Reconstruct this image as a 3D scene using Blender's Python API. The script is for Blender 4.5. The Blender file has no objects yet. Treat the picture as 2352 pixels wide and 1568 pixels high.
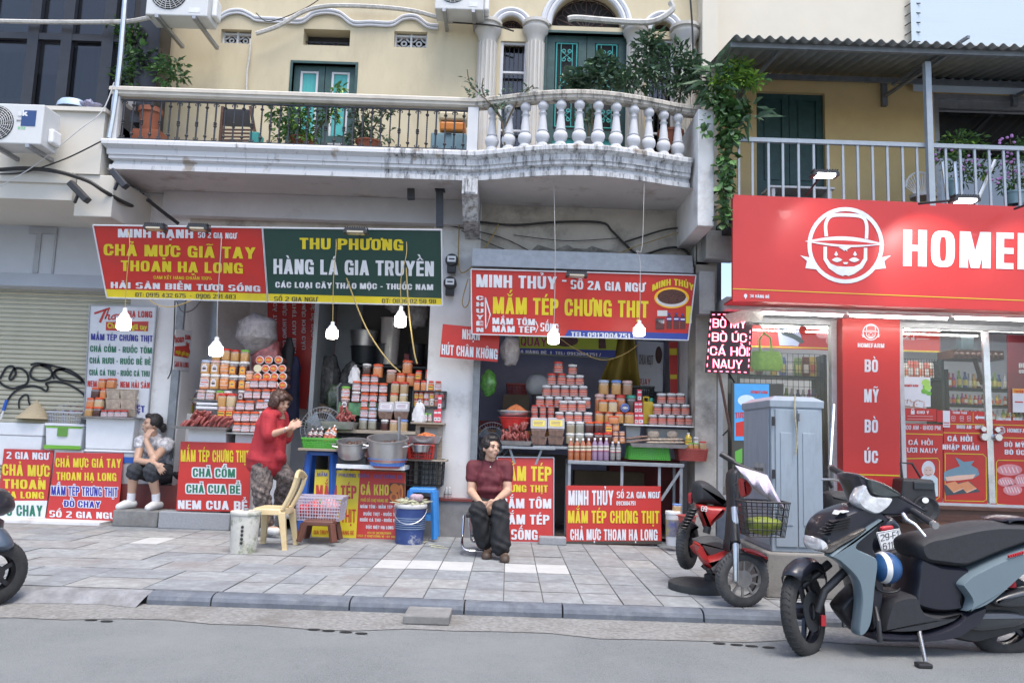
import bpy,bmesh,math,random
from mathutils import Vector as V,Matrix
random.seed(7)
SC=bpy.context.scene
COL=SC.collection
R=math.radians
F=1800.0
cam_d=bpy.data.cameras.new('camera')
cam_d.sensor_width=36.0
cam_d.lens=36.0*F/2352.0
cam_d.clip_start=0.05
cam_d.clip_end=2000
CAM=bpy.data.objects.new('camera',cam_d)
COL.objects.link(CAM)
CAMLOC=V((0,0,1.13))
RM=Matrix.Rotation(R(90+7.0),4,'X')@Matrix.Rotation(R(1.9),4,'Z')
CAM.matrix_world=Matrix.Translation(CAMLOC)@RM
SC.camera=CAM
W=bpy.data.worlds.new('World')
SC.world=W
W.use_nodes=True
_nt=W.node_tree
_sky=_nt.nodes.new('ShaderNodeTexSky')
_sky.sky_type='NISHITA'
_sky.sun_disc=False
_sky.sun_elevation=R(68)
_sky.sun_rotation=R(160)
_sky.dust_density=2.4
_sky.ozone_density=0.7
_sky.air_density=0.9
_nt.links.new(_sky.outputs[0],_nt.nodes['Background'].inputs[0])
_nt.nodes['Background'].inputs[1].default_value=0.13
sun_d=bpy.data.lights.new('sun','SUN')
sun_d.energy=1.2
sun_d.angle=R(32)
sun_d.color=(1.0,0.95,0.87)
sun=bpy.data.objects.new('sun',sun_d)
COL.objects.link(sun)
_az,_el=R(160),R(68)
_dir=V((math.sin(_az)*math.cos(_el),math.cos(_az)*math.cos(_el),math.sin(_el)))
sun.rotation_euler=_dir.to_track_quat('Z','Y').to_euler()
SC.view_settings.view_transform='Standard'
SC.view_settings.look='None'
SC.view_settings.exposure=1.46
SC.view_settings.gamma=1
SC.render.film_transparent=False
SC.cycles.max_bounces=8
SC.cycles.transparent_max_bounces=16
SC.cycles.caustics_reflective=False
SC.cycles.caustics_refractive=False
SC.cycles.sample_clamp_indirect=4.0
R3=RM.to_3x3()
def ray(x,y):
 return R3@V(((x-1176.0)/F,-(y-784.0)/F,-1.0))
def px(x,y,Y):
 d=ray(x,y)
 return CAMLOC+d*(Y/d.y)
def gp(x,y,z=0.0):
 d=ray(x,y)
 return CAMLOC+d*((z-CAMLOC.z)/d.z)
def conv(x0,y0,s):
 return lambda tx,ty:((x0+tx/s)/1.08844,(y0+ty/s)/1.08844)
U=[conv(640*k,0,2.8)for k in range(4)]
Mt=[conv(640*k,540,2.8)for k in range(4)]
L=[conv(640*k,1080,2.5016)for k in range(4)]
ZA=conv(420,840,6.031)
ZB=conv(740,860,6.189)
ZC=conv(1200,860,5.225)
ZD=conv(1460,900,6.031)
ZW=conv(1140,1060,4.356)
ZR=conv(600,940,3.409)
ZL=conv(270,1010,5.405)
ID=lambda x,y:(x,y)
class Plane:
 """a real plane: through A with normal n; at() drops a photo pixel on it"""
 def __init__(s,A,n):
  s.A,s.n=V(A),V(n).normalized()
  if s.n.dot(CAMLOC-s.A)<0:s.n=-s.n
 def at(s,x,y,off=0.0):
  d=ray(x,y)
  A=s.A+s.n*off
  return CAMLOC+d*(s.n.dot(A-CAMLOC)/s.n.dot(d))
def yplane(Y):return Plane((0,Y,0),(0,-1,0))
def lean(A,B):
 return Plane(A,V((1,0,0)).cross(B-A))
def lin(c):
 if isinstance(c,str):
  c=[int(c[i:i+2],16)/255 for i in(0,2,4)]
  c=[(v/12.92 if v<.04045 else((v+.055)/1.055)**2.4)for v in c]
 return(c[0],c[1],c[2],1.0)
MATS={}
def mat(name,col,rough=.6,metal=0.0,var=.18,scale=6.0,bump=0.0,col2=None,dirt=None,dscale=1.3,dlo=.52,dhi=.7,emit=0,alpha=None,trans=0,coat=0,spec=.5,stretch=None,detail=6):
 """colour with noise variation (var), optional stains (dirt colour, between dlo and dhi of a second noise), optional bump"""
 if name in MATS:return MATS[name]
 m=bpy.data.materials.new(name)
 MATS[name]=m
 m.use_nodes=True
 nt=m.node_tree
 N,Lk=nt.nodes,nt.links
 b=N['Principled BSDF']
 c=lin(col)
 b.inputs['Roughness'].default_value=rough
 b.inputs['Metallic'].default_value=metal
 b.inputs['Specular IOR Level'].default_value=spec
 if coat:b.inputs['Coat Weight'].default_value=coat;b.inputs['Coat Roughness'].default_value=.08
 if trans:b.inputs['Transmission Weight'].default_value=trans
 if alpha is not None:b.inputs['Alpha'].default_value=alpha
 b.inputs['Base Color'].default_value=c
 if emit:
  b.inputs['Emission Color'].default_value=c
  b.inputs['Emission Strength'].default_value=emit
  return m
 tc=N.new('ShaderNodeTexCoord')
 src=tc.outputs['Object']
 if stretch:
  mp=N.new('ShaderNodeMapping');mp.inputs['Scale'].default_value=stretch
  Lk.new(src,mp.inputs[0]);src=mp.outputs[0]
 nz=N.new('ShaderNodeTexNoise')
 nz.inputs['Scale'].default_value=scale;nz.inputs['Detail'].default_value=detail;nz.inputs['Roughness'].default_value=.65
 Lk.new(src,nz.inputs['Vector'])
 out=None
 if var or col2:
  cr=N.new('ShaderNodeValToRGB')
  c2=lin(col2)if col2 else tuple(min(1,v*(1+var))for v in c[:3])+(1,)
  c1=c if col2 else tuple(v*(1-var)for v in c[:3])+(1,)
  cr.color_ramp.elements[0].position=.3;cr.color_ramp.elements[1].position=.7
  cr.color_ramp.elements[0].color=c1;cr.color_ramp.elements[1].color=c2
  Lk.new(nz.outputs['Fac'],cr.inputs[0]);out=cr.outputs[0]
 if dirt is not None:
  n2=N.new('ShaderNodeTexNoise');n2.inputs['Scale'].default_value=dscale;n2.inputs['Detail'].default_value=9;n2.inputs['Roughness'].default_value=.72
  Lk.new(src,n2.inputs['Vector'])
  mr=N.new('ShaderNodeMapRange');mr.inputs['From Min'].default_value=dlo;mr.inputs['From Max'].default_value=dhi
  Lk.new(n2.outputs['Fac'],mr.inputs['Value'])
  mx=N.new('ShaderNodeMix');mx.data_type='RGBA'
  Lk.new(mr.outputs[0],mx.inputs['Factor'])
  if out:Lk.new(out,mx.inputs['A'])
  else:mx.inputs['A'].default_value=c
  mx.inputs['B'].default_value=lin(dirt);out=mx.outputs['Result']
 if out:Lk.new(out,b.inputs['Base Color'])
 if bump:
  bp=N.new('ShaderNodeBump');bp.inputs['Strength'].default_value=bump;bp.inputs['Distance'].default_value=.02
  Lk.new(nz.outputs['Fac'],bp.inputs['Height']);Lk.new(bp.outputs[0],b.inputs['Normal'])
 return m
def flat(col,rough=.55):
 c=lin(col);d=[v*.68+.02 for v in c[:3]]
 return mat('print_%s'%(col if isinstance(col,str)else '_'.join('%.2f'%v for v in col)),col,rough,var=.08,scale=3,dirt=d,dscale=2.2,dlo=.5,dhi=.8)
def glass(name,tint=(1,1,1),refl=.5,a=.2):
 m=bpy.data.materials.new(name);m.use_nodes=True
 nt=m.node_tree;N,Lk=nt.nodes,nt.links
 N.remove(N['Principled BSDF'])
 t=N.new('ShaderNodeBsdfTransparent');t.inputs[0].default_value=(*tint,1)
 g=N.new('ShaderNodeBsdfGlossy');g.inputs['Roughness'].default_value=.03
 fr=N.new('ShaderNodeFresnel');fr.inputs[0].default_value=1.45
 mm=N.new('ShaderNodeMath');mm.operation='MULTIPLY_ADD';mm.inputs[1].default_value=refl;mm.inputs[2].default_value=a*.1
 Lk.new(fr.outputs[0],mm.inputs[0])
 mx=N.new('ShaderNodeMixShader')
 Lk.new(mm.outputs[0],mx.inputs[0]);Lk.new(t.outputs[0],mx.inputs[1]);Lk.new(g.outputs[0],mx.inputs[2])
 Lk.new(mx.outputs[0],N['Material Output'].inputs[0])
 return m
class MB:
 def __init__(s):s.v,s.f,s.m,s.mi,s.s=[],[],[],0,[]
 def add(s,vs,fs,smooth=False):
  o=len(s.v);s.v+=[V(p)for p in vs]
  for f in fs:s.f.append([i+o for i in f]);s.m.append(s.mi);s.s.append(smooth)
  return s
 def mat(s,i):s.mi=i;return s
 def poly(s,pts):return s.add(pts,[list(range(len(pts)))])
 def box(s,x0,x1,y0,y1,z0,z1,M=None):
  vs=[V((x,y,z))for z in(z0,z1)for y in(y0,y1)for x in(x0,x1)]
  if M is not None:vs=[M@p for p in vs]
  return s.add(vs,[(0,2,3,1),(4,5,7,6),(0,1,5,4),(2,6,7,3),(0,4,6,2),(1,3,7,5)])
 def bar(s,a,b,w,h=None,up=V((0,0,1))):
  a,b=V(a),V(b);h=h or w
  d=(b-a).normalized();x=d.cross(up)
  if x.length<1e-3:x=d.cross(V((1,0,0)))
  x.normalize();y=x.cross(d).normalized()
  vs=[p+x*(w/2*i)+y*(h/2*j)for p in(a,b)for i,j in((-1,-1),(1,-1),(1,1),(-1,1))]
  return s.add(vs,[(0,3,2,1),(4,5,6,7)]+[(i,(i+1)%4,(i+1)%4+4,i+4)for i in range(4)])
 def tube(s,path,r,n=8,cap=True,closed=False):
  P=[V(p)for p in path];k=len(P)
  rs=r if isinstance(r,(list,tuple))else[r]*k
  vs,fs=[],[]
  prev=None
  for i,p in enumerate(P):
   if closed:d=(P[(i+1)%k]-P[i-1])
   else:d=(P[min(i+1,k-1)]-P[max(i-1,0)])
   if d.length<1e-9:d=V((0,0,1))
   d.normalize()
   x=(prev-d*prev.dot(d))if prev is not None else d.cross(V((0.13,0.21,.97))if abs(d.z)<.9 else V((1,0,0)))
   if x.length<1e-6:x=d.cross(V((1,0.3,0)))
   x.normalize();prev=x;y=d.cross(x)
   vs+=[p+(x*math.cos(2*math.pi*j/n)+y*math.sin(2*math.pi*j/n))*rs[i]for j in range(n)]
  for i in range(k if closed else k-1):
   i2=(i+1)%k
   fs+=[(i*n+j,i*n+(j+1)%n,i2*n+(j+1)%n,i2*n+j)for j in range(n)]
  if cap and not closed:fs+=[tuple(range(n-1,-1,-1)),tuple((k-1)*n+j for j in range(n))]
  return s.add(vs,fs,True)
 def lathe(s,prof,c=(0,0,0),n=16,M=None,cap=True,sq=0,sx=1,sy=1):
  """profile of (radius, height) about z; sq>0 squares the section"""
  c=V(c);vs,fs=[],[]
  for r,z in prof:
   for j in range(n):
    a=2*math.pi*(j+.5)/n;ca,sa=math.cos(a),math.sin(a)
    k=1.0
    if sq:k=(abs(ca)**(2+sq*6)+abs(sa)**(2+sq*6))**(-1/(2+sq*6))
    vs.append(V((r*ca*k*sx,r*sa*k*sy,z)))
  if M is not None:vs=[M@p for p in vs]
  vs=[p+c for p in vs]
  for i in range(len(prof)-1):
   fs+=[(i*n+j,i*n+(j+1)%n,(i+1)*n+(j+1)%n,(i+1)*n+j)for j in range(n)]
  if cap:fs+=[tuple(range(n-1,-1,-1)),tuple((len(prof)-1)*n+j for j in range(n))]
  return s.add(vs,fs,True)
 def ball(s,c,r,n=10,M=None):
  r=(r,r,r)if not isinstance(r,(tuple,list))else r
  pr=[(math.sin(math.pi*i/n),-math.cos(math.pi*i/n))for i in range(n+1)]
  pr[0]=(1e-4,-1);pr[-1]=(1e-4,1)
  m=Matrix.Diagonal((*r,1))if M is None else M@Matrix.Diagonal((*r,1))
  return s.lathe(pr,c,n+2,m,cap=False)
 def prism(s,pts,vec):
  k=len(pts);vec=V(vec);a=[V(p)for p in pts];b=[p+vec for p in a]
  return s.add(a+b,[list(range(k)),list(range(2*k-1,k-1,-1))]+[(i,i+k,(i+1)%k+k,(i+1)%k)for i in range(k)])
 def loft(s,rings,cap=True,closed=True,smooth=True):
  k=len(rings[0]);vs=[p for r in rings for p in r];fs=[]
  for i in range(len(rings)-1):
   for j in range(k if closed else k-1):
    fs.append((i*k+j,i*k+(j+1)%k,(i+1)*k+(j+1)%k,(i+1)*k+j))
  if cap:
   s.add(vs,fs,smooth);o=len(s.v)-len(vs)
   for f in(list(range(k-1,-1,-1)),[(len(rings)-1)*k+j for j in range(k)]):s.f.append([i+o for i in f]);s.m.append(s.mi);s.s.append(False)
   return s
  return s.add(vs,fs,smooth)
 def build(s,name,mats,parent=None,bevel=0,label=None,M=None,local=False):
  me=bpy.data.meshes.new(name)
  off=V((0,0,0))if parent is None or local else root_of(parent)
  vs=[(M@p)if M is not None else p for p in s.v]
  me.from_pydata([tuple(p-off)for p in vs],[],s.f)
  for m in(mats if isinstance(mats,(list,tuple))else[mats]):me.materials.append(m)
  me.polygons.foreach_set('material_index',s.m)
  me.polygons.foreach_set('use_smooth',s.s)
  bm=bmesh.new();bm.from_mesh(me);bmesh.ops.recalc_face_normals(bm,faces=bm.faces);bm.to_mesh(me);bm.free()
  if any(s.s):me.set_sharp_from_angle(angle=R(42))
  me.update()
  o=bpy.data.objects.new(name,me);COL.objects.link(o)
  if parent is not None:o.parent=parent
  if bevel:
   b=o.modifiers.new('bevel','BEVEL');b.width=bevel;b.segments=2;b.limit_method='ANGLE';b.angle_limit=R(40)
  if label:o['label']=label
  return o
def root_of(o):
 t=V((0,0,0))
 while o is not None:t+=o.location;o=o.parent
 return t
def tag(o,label,cat=None,group=None,kind=None):
 if label:o['label']=label
 if cat:o['category']=cat
 if group:o['group']=group
 if kind:o['kind']=kind
 return o
def T(name,label,cat,loc=(0,0,0),group=None):
 o=bpy.data.objects.new(name,None);COL.objects.link(o)
 o.empty_display_size=.1
 o.location=V(loc)
 return tag(o,label,cat,group)
def one(mb,name,mats,label,cat,group=None,base=None,bevel=0,kind=None):
 """a thing that is one mesh: origin at its base"""
 b=V(base)if base is not None else V((sum(p.x for p in mb.v)/len(mb.v),sum(p.y for p in mb.v)/len(mb.v),min(p.z for p in mb.v)))
 mb.v=[p-b for p in mb.v]
 o=mb.build(name,mats,None,bevel);o.location=b
 return tag(o,label,cat,group,kind)
def struct(mb,name,mats,kind='structure',bevel=0):
 o=mb.build(name,mats,None,bevel);o['kind']=kind;return o
def dup(root,loc=None,rot=None,scale=None,label=None,group=None):
 r=root.copy();COL.objects.link(r)
 if loc is not None:r.location=loc
 if rot is not None:r.rotation_euler=rot
 if scale is not None:r.scale=scale
 if label:r['label']=label
 if group:r['group']=group
 for ch in list(root.children):
  c=ch.copy();COL.objects.link(c);c.parent=r
  for g in list(ch.children):
   d=g.copy();COL.objects.link(d);d.parent=c
 return r
_TX={}
def text_mesh(t):
 if t in _TX:return _TX[t]
 cu=bpy.data.curves.new('lettering','FONT');cu.resolution_u=2
 def get(body):
  cu.body=body
  o=bpy.data.objects.new('lettering',cu);COL.objects.link(o)
  bpy.context.view_layer.update()
  me=bpy.data.meshes.new_from_object(o.evaluated_get(bpy.context.evaluated_depsgraph_get()))
  vs=[v.co.copy()for v in me.vertices];fs=[tuple(p.vertices)for p in me.polygons]
  bpy.data.objects.remove(o);bpy.data.meshes.remove(me)
  return vs,fs
 if '_cap'not in _TX:
  hv,_=get('H');_TX['_cap']=max(v.y for v in hv)
 H=_TX['_cap']
 vs,fs=get(t)
 x0,x1=min(v.x for v in vs),max(v.x for v in vs)
 bpy.data.curves.remove(cu)
 _TX[t]=([((v.x-x0)/(x1-x0),v.y/H)for v in vs],fs)
 return _TX[t]
text_mesh('HH')
import unicodedata
def block_glyphs(S,Tt):
 """heavy poster capitals: each glyph is (width, polygons) with stems S wide and bars Tt high"""
 W_=.56;G={}
 def strip(cx,cy,rx,ry,a0,a1,n=14,k=.62):
  f=lambda v:math.copysign(abs(v)**k,v)
  P=[(f(math.cos(R(a0+(a1-a0)*i/n))),f(math.sin(R(a0+(a1-a0)*i/n))))for i in range(n+1)]
  o=[(cx+rx*x,cy+ry*y)for x,y in P];q=[(cx+(rx-S)*x,cy+(ry-Tt)*y)for x,y in P]
  return[[o[i],o[i+1],q[i+1],q[i]]for i in range(n)]
 def rect(x0,x1,y0,y1):return[[(x0,y0),(x1,y0),(x1,y1),(x0,y1)]]
 st=lambda x,y0=0,y1=1:rect(x,x+S,y0,y1)
 def dia(x0,y0,x1,y1,w=None):w=w or S*1.05;return[[(x0,y0),(x0+w,y0),(x1+w,y1),(x1,y1)]]
 h=W_/2
 G['O']=(W_,strip(h,.5,h,.5,0,360,32));G['0']=G['O']
 G['Q']=(W_,G['O'][1]+dia(W_-S*1.3,-.08,W_-S*2,.3))
 G['C']=(W_,strip(h,.5,h,.5,38,322,26)+rect(W_-S,W_,.60,.80)+rect(W_-S,W_,.2,.40))
 G['G']=(W_,strip(h,.5,h,.5,38,300,26)+rect(W_-S,W_,.63,.80)+rect(W_-S,W_,0,.5)+rect(h,W_-S,.5-Tt,.5))
 G['S']=(W_,strip(h,.5+(.5-Tt/2)/2+Tt/4,h,.25+Tt/4,10,262,18)+strip(h,.25+Tt/4,h,.25+Tt/4,-170,82,18))
 G['U']=(W_,st(0,.4)+st(W_-S,.4)+strip(h,.42,h,.42,180,360,16))
 G['D']=(W_,st(0)+strip(h*.6,.5,W_-h*.6,.5,-90,90,18)+rect(S,h*.62,0,Tt)+rect(S,h*.62,1-Tt,1))
 hb=.25+Tt/4
 half=lambda cy,a=-90:strip(h*.7,cy,W_-h*.7,hb,-90,90,12)+rect(S,h*.72,cy-hb,cy-hb+Tt)+rect(S,h*.72,cy+hb-Tt,cy+hb)
 G['B']=(W_,st(0)+half(1-hb)+half(hb));G['P']=(W_,st(0)+half(1-hb-.02))
 G['R']=(W_,st(0)+half(1-hb)+dia(W_-S*1.05,0,W_-S*1.6,.5))
 G['E']=(W_*.82,st(0)+sum([rect(S,W_*.82,y,y+Tt)for y in(0,.5-Tt/2,1-Tt)],[]))
 G['F']=(W_*.8,st(0)+sum([rect(S,W_*.8,y,y+Tt)for y in(.46-Tt/2,1-Tt)],[]))
 G['L']=(W_*.78,st(0)+rect(S,W_*.78,0,Tt));G['T']=(W_*.9,st(W_*.45-S/2,0,1-Tt)+rect(0,W_*.9,1-Tt,1))
 G['H']=(W_,st(0)+st(W_-S)+rect(S,W_-S,.5-Tt/2,.5+Tt/2));G['I']=(S,st(0));G['J']=(W_*.8,st(W_*.8-S,.3)+strip(W_*.4,.3,W_*.4,.3,190,360,10))
 wa=W_*1.08
 G['A']=(wa,dia(0,0,wa/2-S*.55,1)+dia(wa-S*1.05,0,wa/2-S*.5,1)+rect(S*.8,wa-S*.8,.2,.2+Tt))
 G['V']=(wa,dia(wa/2-S*.55,0,0,1)+dia(wa/2-S*.5,0,wa-S*1.05,1))
 wm=W_*1.32
 G['M']=(wm,st(0)+st(wm-S)+dia(wm/2-S*.5,0,S*.25,1,S)+dia(wm/2-S*.5,0,wm-S*1.25,1,S))
 ww=W_*1.5
 G['W']=(ww,dia(ww*.27-S*.5,0,0,1)+dia(ww*.27-S*.5,0,ww/2-S*.5,1)+dia(ww*.73-S*.5,0,ww/2-S*.5,1)+dia(ww*.73-S*.5,0,ww-S,1))
 G['N']=(W_,st(0)+st(W_-S)+dia(W_-S*1.15,0,S*.1,1))
 G['K']=(wa,st(0)+dia(S*.75,.42,wa-S*1.1,1)+dia(wa-S*1.05,0,S*.8,.62));G['X']=(wa,dia(0,0,wa-S*1.05,1)+dia(wa-S*1.05,0,0,1))
 G['Y']=(wa,st(wa/2-S/2,0,.5)+dia(wa/2-S/2,.42,0,1)+dia(wa/2-S/2,.42,wa-S,1));G['Z']=(W_*.9,rect(0,W_*.9,0,Tt)+rect(0,W_*.9,1-Tt,1)+dia(0,Tt,W_*.9-S*1.05,1-Tt))
 G['1']=(W_*.55,st(W_*.55-S)+dia(0,.7,W_*.55-S,1,S*.8));G['7']=(W_*.9,rect(0,W_*.9,1-Tt,1)+dia(W_*.15,0,W_*.9-S*1.05,1-Tt))
 G['2']=(W_,strip(h,.7,h,.3,-20,170,14)+rect(0,W_,0,Tt)+dia(0,Tt,W_-S*1.1,.62));G['3']=(W_,strip(h,1-hb,h,hb,-90,165,16)+strip(h,hb,h,hb,-165,90,16))
 G['4']=(W_,st(W_-S*1.6)+rect(0,W_,.2,.2+Tt)+dia(0,.2+Tt,W_-S*1.7,1,S*.9));G['5']=(W_,strip(h,.32,h,.32,-165,140,18)+rect(0,W_*.95,1-Tt,1)+rect(0,S,.45,1))
 G['6']=(W_,strip(h,.32,h,.32,0,360,24)+strip(h,.5,h,.5,40,180,14));G['9']=(W_,strip(h,.68,h,.32,0,360,24)+strip(h,.5,h,.5,220,360,14))
 G['8']=(W_,strip(h,1-hb,h,hb,0,360,24)+strip(h,hb,h,hb,0,360,24))
 G['-']=(.26,rect(0,.26,.36,.36+Tt));G[':']=(S,rect(0,S,.1,.1+Tt*1.2)+rect(0,S,.55,.55+Tt*1.2));G['.']=(S,rect(0,S,0,Tt));G['/']=(.3,dia(0,0,.2,1,S*.6));G[' ']=(.24,[])
 G['%']=(.8,dia(.2,0,.5,1,S*.7)+[[(0,.6),(.22,.6),(.22,.95),(0,.95)],[(.58,.05),(.8,.05),(.8,.4),(.58,.4)]])
 G['\u0110']=(W_,G['D'][1]+rect(-.1,h,.5-Tt*.4,.5+Tt*.4))
 return G
def marks(ch,w,S,Tt,level):
 """tone and vowel marks over a letter w wide"""
 c,y=w/2,1.06+.2*level;q=.13;e=Tt*.62
 if ch==0x301:return[[(c-.05,y),(c+.04,y),(c+.17,y+.19),(c+.03,y+.19)]]
 if ch==0x300:return[[(c-.04,y),(c+.05,y),(c-.03,y+.19),(c-.17,y+.19)]]
 if ch==0x303:return[[(c-.2,y+.02),(c-.2,y+.1),(c-.08,y+.17),(c-.05,y+.08)],[(c-.08,y+.17),(c+.08,y+.1),(c+.05,y+.02),(c-.05,y+.08)],[(c+.08,y+.1),(c+.05,y+.02),(c+.2,y+.08),(c+.2,y+.16)]]
 if ch==0x309:return[[(c-.1,y+.22),(c+.1,y+.22),(c+.1,y+.14),(c-.1,y+.14)],[(c+.02,y+.15),(c+.1,y+.15),(c+.1,y+.06),(c+.02,y+.06)],[(c-.04,y),(c+.04,y),(c+.04,y+.09),(c-.04,y+.09)]]
 if ch==0x323:return[[(c-.085,-.24),(c+.085,-.24),(c+.085,-.09),(c-.085,-.09)]]
 if ch==0x302:return[[(c-.22,y),(c-.1,y),(c+.05,y+.17),(c-.05,y+.17)],[(c+.22,y),(c+.1,y),(c-.05,y+.17),(c+.05,y+.17)]]
 if ch==0x306:return[[(c-.2,y+.15),(c-.11,y+.15),(c-.04,y+.08),(c-.09,y)],[(c-.09,y),(c+.09,y),(c+.04,y+.08),(c-.04,y+.08)],[(c+.2,y+.15),(c+.11,y+.15),(c+.04,y+.08),(c+.09,y)]]
 if ch==0x31b:return[[(w-.02,.86),(w+.13,.9),(w+.13,1.1),(w-.01,1.1)]]
 return[]
FONTS={}
def block_text(t,weight):
 key=(t,weight)
 if key in _TX:return _TX[key]
 S,Tt={2:(.205,.165),1:(.15,.13),0:(.105,.1)}[weight]
 if weight not in FONTS:FONTS[weight]=block_glyphs(S,Tt)
 G=FONTS[weight];x=0.0;vs,fs=[],[]
 for ch in t:
  d=unicodedata.normalize('NFD',ch)if ch!='\u0110'else ch
  if d[0]not in G:return None
  w,polys=G[d[0]];polys=list(polys);lv=0
  order=sorted(d[1:],key=lambda k:0 if ord(k)in(0x302,0x306,0x31b)else 1)
  for k in order:
   k=ord(k);polys+=marks(k,w,S,Tt,lv)
   if k in(0x302,0x306):lv=1
  for p in polys:
   o=len(vs);vs+=[(x+a,b_)for a,b_ in p];fs.append(tuple(range(o,o+len(p))))
  x+=w+.085
 x-=.085
 _TX[key]=([(a/x,b_)for a,b_ in vs],fs)
 return _TX[key]
def letters(mb,plane,t,a,b,cap,bold=0.0,off=.004,mi=0,cv=ID,arc=0,out=0,weight=None):
 """write t on the plane: baseline from pixel a to pixel b, capitals cap pixels high; out = outline width in pixels"""
 a,b=V((*cv(*a),0)),V((*cv(*b),0));heavy=bold>=cap*.055
 if cv is not ID:k=cv(1,0)[0]-cv(0,0)[0];cap,bold,out=cap*k,bold*k,out*k
 r=block_text(t,weight if weight is not None else(2 if heavy else 1))if weight!=-1 else None
 B=out
 if r is None:r=text_mesh(t);B=bold*.6+out
 vs,fs=r
 d=(b-a);ln=d.length;d=d/ln;up=V((d.y,-d.x,0))
 up=V((0,-1,0))*.65+up*.35
 sh=[(0,0)]
 if B>0:
  sh+=[(B*sx,B*sy)for sx in(-1,0,1)for sy in(-1,0,1)if sx or sy]
 mb.mat(mi)
 for k,(dx,dy)in enumerate(sh):
  P=[]
  for j,(u,w)in enumerate(vs):
   p=a+d*(u*ln+dx)+up*(w*cap+dy)
   if arc:p.y-=arc*(1-(2*u-1)**2)
   P.append(plane.at(p.x,p.y,off+k*.00011))
  for n_,f in enumerate(fs):
   if len(f)==4 or len(f)==3:
    for i in f:P[i]=P[i]+plane.n*((n_%7)*.00001)
  mb.add(P,fs)
def quadpx(mb,plane,pts,off=.002,mi=0,cv=ID):
 mb.mat(mi);mb.poly([plane.at(*cv(*p),off)for p in pts])
def panel(mb,plane,pts,th,mi=0,cv=ID,off=0):
 mb.mat(mi);mb.prism([plane.at(*cv(*p),off)for p in pts],-plane.n*th)
def disc(cx,cy,rx,ry=None,n=28,a0=0,a1=360):
 ry=ry or rx
 return[(cx+rx*math.cos(R(a0+(a1-a0)*i/n)),cy+ry*math.sin(R(a0+(a1-a0)*i/n)))for i in range(n+(a1-a0!=360))]
def ringpx(mb,plane,cx,cy,r0,r1,off=.003,mi=0,n=40,ky=1.0):
 mb.mat(mi)
 o,i=disc(cx,cy,r1,r1*ky,n),disc(cx,cy,r0,r0*ky,n)
 for j in range(n):
  k=(j+1)%n
  mb.poly([plane.at(*p,off)for p in(o[j],o[k],i[k],i[j])])
def strokepx(mb,plane,pts,w,off=.003,mi=0,cv=ID):
 """a painted line of width w pixels through pts"""
 P=[V((*cv(*p),0))for p in pts];k=cv(1,0)[0]-cv(0,0)[0];w=w*k/2
 mb.mat(mi);Lf,Rt=[],[]
 for i,p in enumerate(P):
  d=P[min(i+1,len(P)-1)]-P[max(i-1,0)];d.normalize();n=V((-d.y,d.x,0))*w
  Lf.append(plane.at(p.x+n.x,p.y+n.y,off));Rt.append(plane.at(p.x-n.x,p.y-n.y,off))
 mb.add(Lf+Rt,[(i,i+1,i+1+len(P),i+len(P))for i in range(len(P)-1)])
def smoothpath(pts,n=6):
 """Catmull-Rom through points (tuples of any length)"""
 P=[pts[0]]+list(pts)+[pts[-1]];out=[]
 for i in range(1,len(P)-2):
  for j in range(n):
   t=j/n
   out.append(tuple(.5*(2*b+(c-a)*t+(2*a-5*b+4*c-d)*t*t+(3*b-a-3*c+d)*t**3)for a,b,c,d in zip(P[i-1],P[i],P[i+1],P[i+2])))
 out.append(tuple(pts[-1]))
 return out
ORD=['first','second','third','fourth','fifth','sixth','seventh','eighth','ninth','tenth','eleventh','twelfth']
# ground
RZ=-0.075
m_asph=mat('asphalt',(.20,.212,.214),.92,var=.42,scale=150,bump=.8,dirt=(.265,.275,.272),dscale=.8,dlo=.40,dhi=.72)
m_gut=mat('gutter_concrete',(.21,.208,.20),.95,var=.35,scale=30,bump=.4,dirt=(.13,.12,.11),dscale=2.5,dlo=.5,dhi=.72)
m_kerb=mat('kerb_stone',(.105,.12,.145),.75,var=.25,scale=9,bump=.15,dirt=(.20,.21,.225),dscale=4,dlo=.5,dhi=.75)
m_grout=mat('paving_joint',(.13,.13,.13),.95,var=.3,scale=20)
pav=[mat('paving_grey',(.262,.278,.288),.75,var=.24,scale=12,bump=.2,dirt=(.19,.185,.19),dscale=2.6,dlo=.44,dhi=.7),mat('paving_blue',(.235,.255,.27),.72,var=.24,scale=12,bump=.2,dirt=(.16,.165,.18),dscale=2.6,dlo=.44,dhi=.7),mat('paving_mauve',(.258,.266,.272),.75,var=.24,scale=12,bump=.2,dirt=(.19,.175,.17),dscale=2.6,dlo=.44,dhi=.7),mat('paving_white',(.44,.45,.45),.7,var=.08,scale=7,bump=.06,dirt=(.38,.38,.38),dscale=5,dlo=.55,dhi=.85),mat('paving_dusty',(.272,.28,.28),.8,var=.26,scale=10,bump=.2,dirt=(.2,.19,.18),dscale=2.4,dlo=.5,dhi=.8)]
b=MB();b.poly([(-60,-40,RZ),(60,-40,RZ),(60,5.3,RZ),(-60,5.3,RZ)]);struct(b,'road',m_asph)
b=MB()
ys=[5.04+.05*math.sin(i*.9)+.03*math.sin(i*2.3)for i in range(61)]
for i in range(60):
 x0,x1=-9+i*.3,-9+(i+1)*.3
 b.poly([(x0,ys[i],RZ+.004),(x1,ys[i+1],RZ+.004),(x1,5.52,RZ+.004),(x0,5.52,RZ+.004)])
struct(b,'gutter',m_gut)
b=MB()
for cx,cy,k in((210,1424,2),(720,1446,4),(1655,1478,4)):
 for i in range(k):
  c=gp(cx+i*37+random.uniform(-3,3),cy+i*3-(0 if k<4 else 0),RZ)
  b.lathe([(.001,.0055),(.035,.0055),(.04,.005)],(c.x,c.y,RZ),10,cap=False,sx=1,sy=.55)
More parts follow.
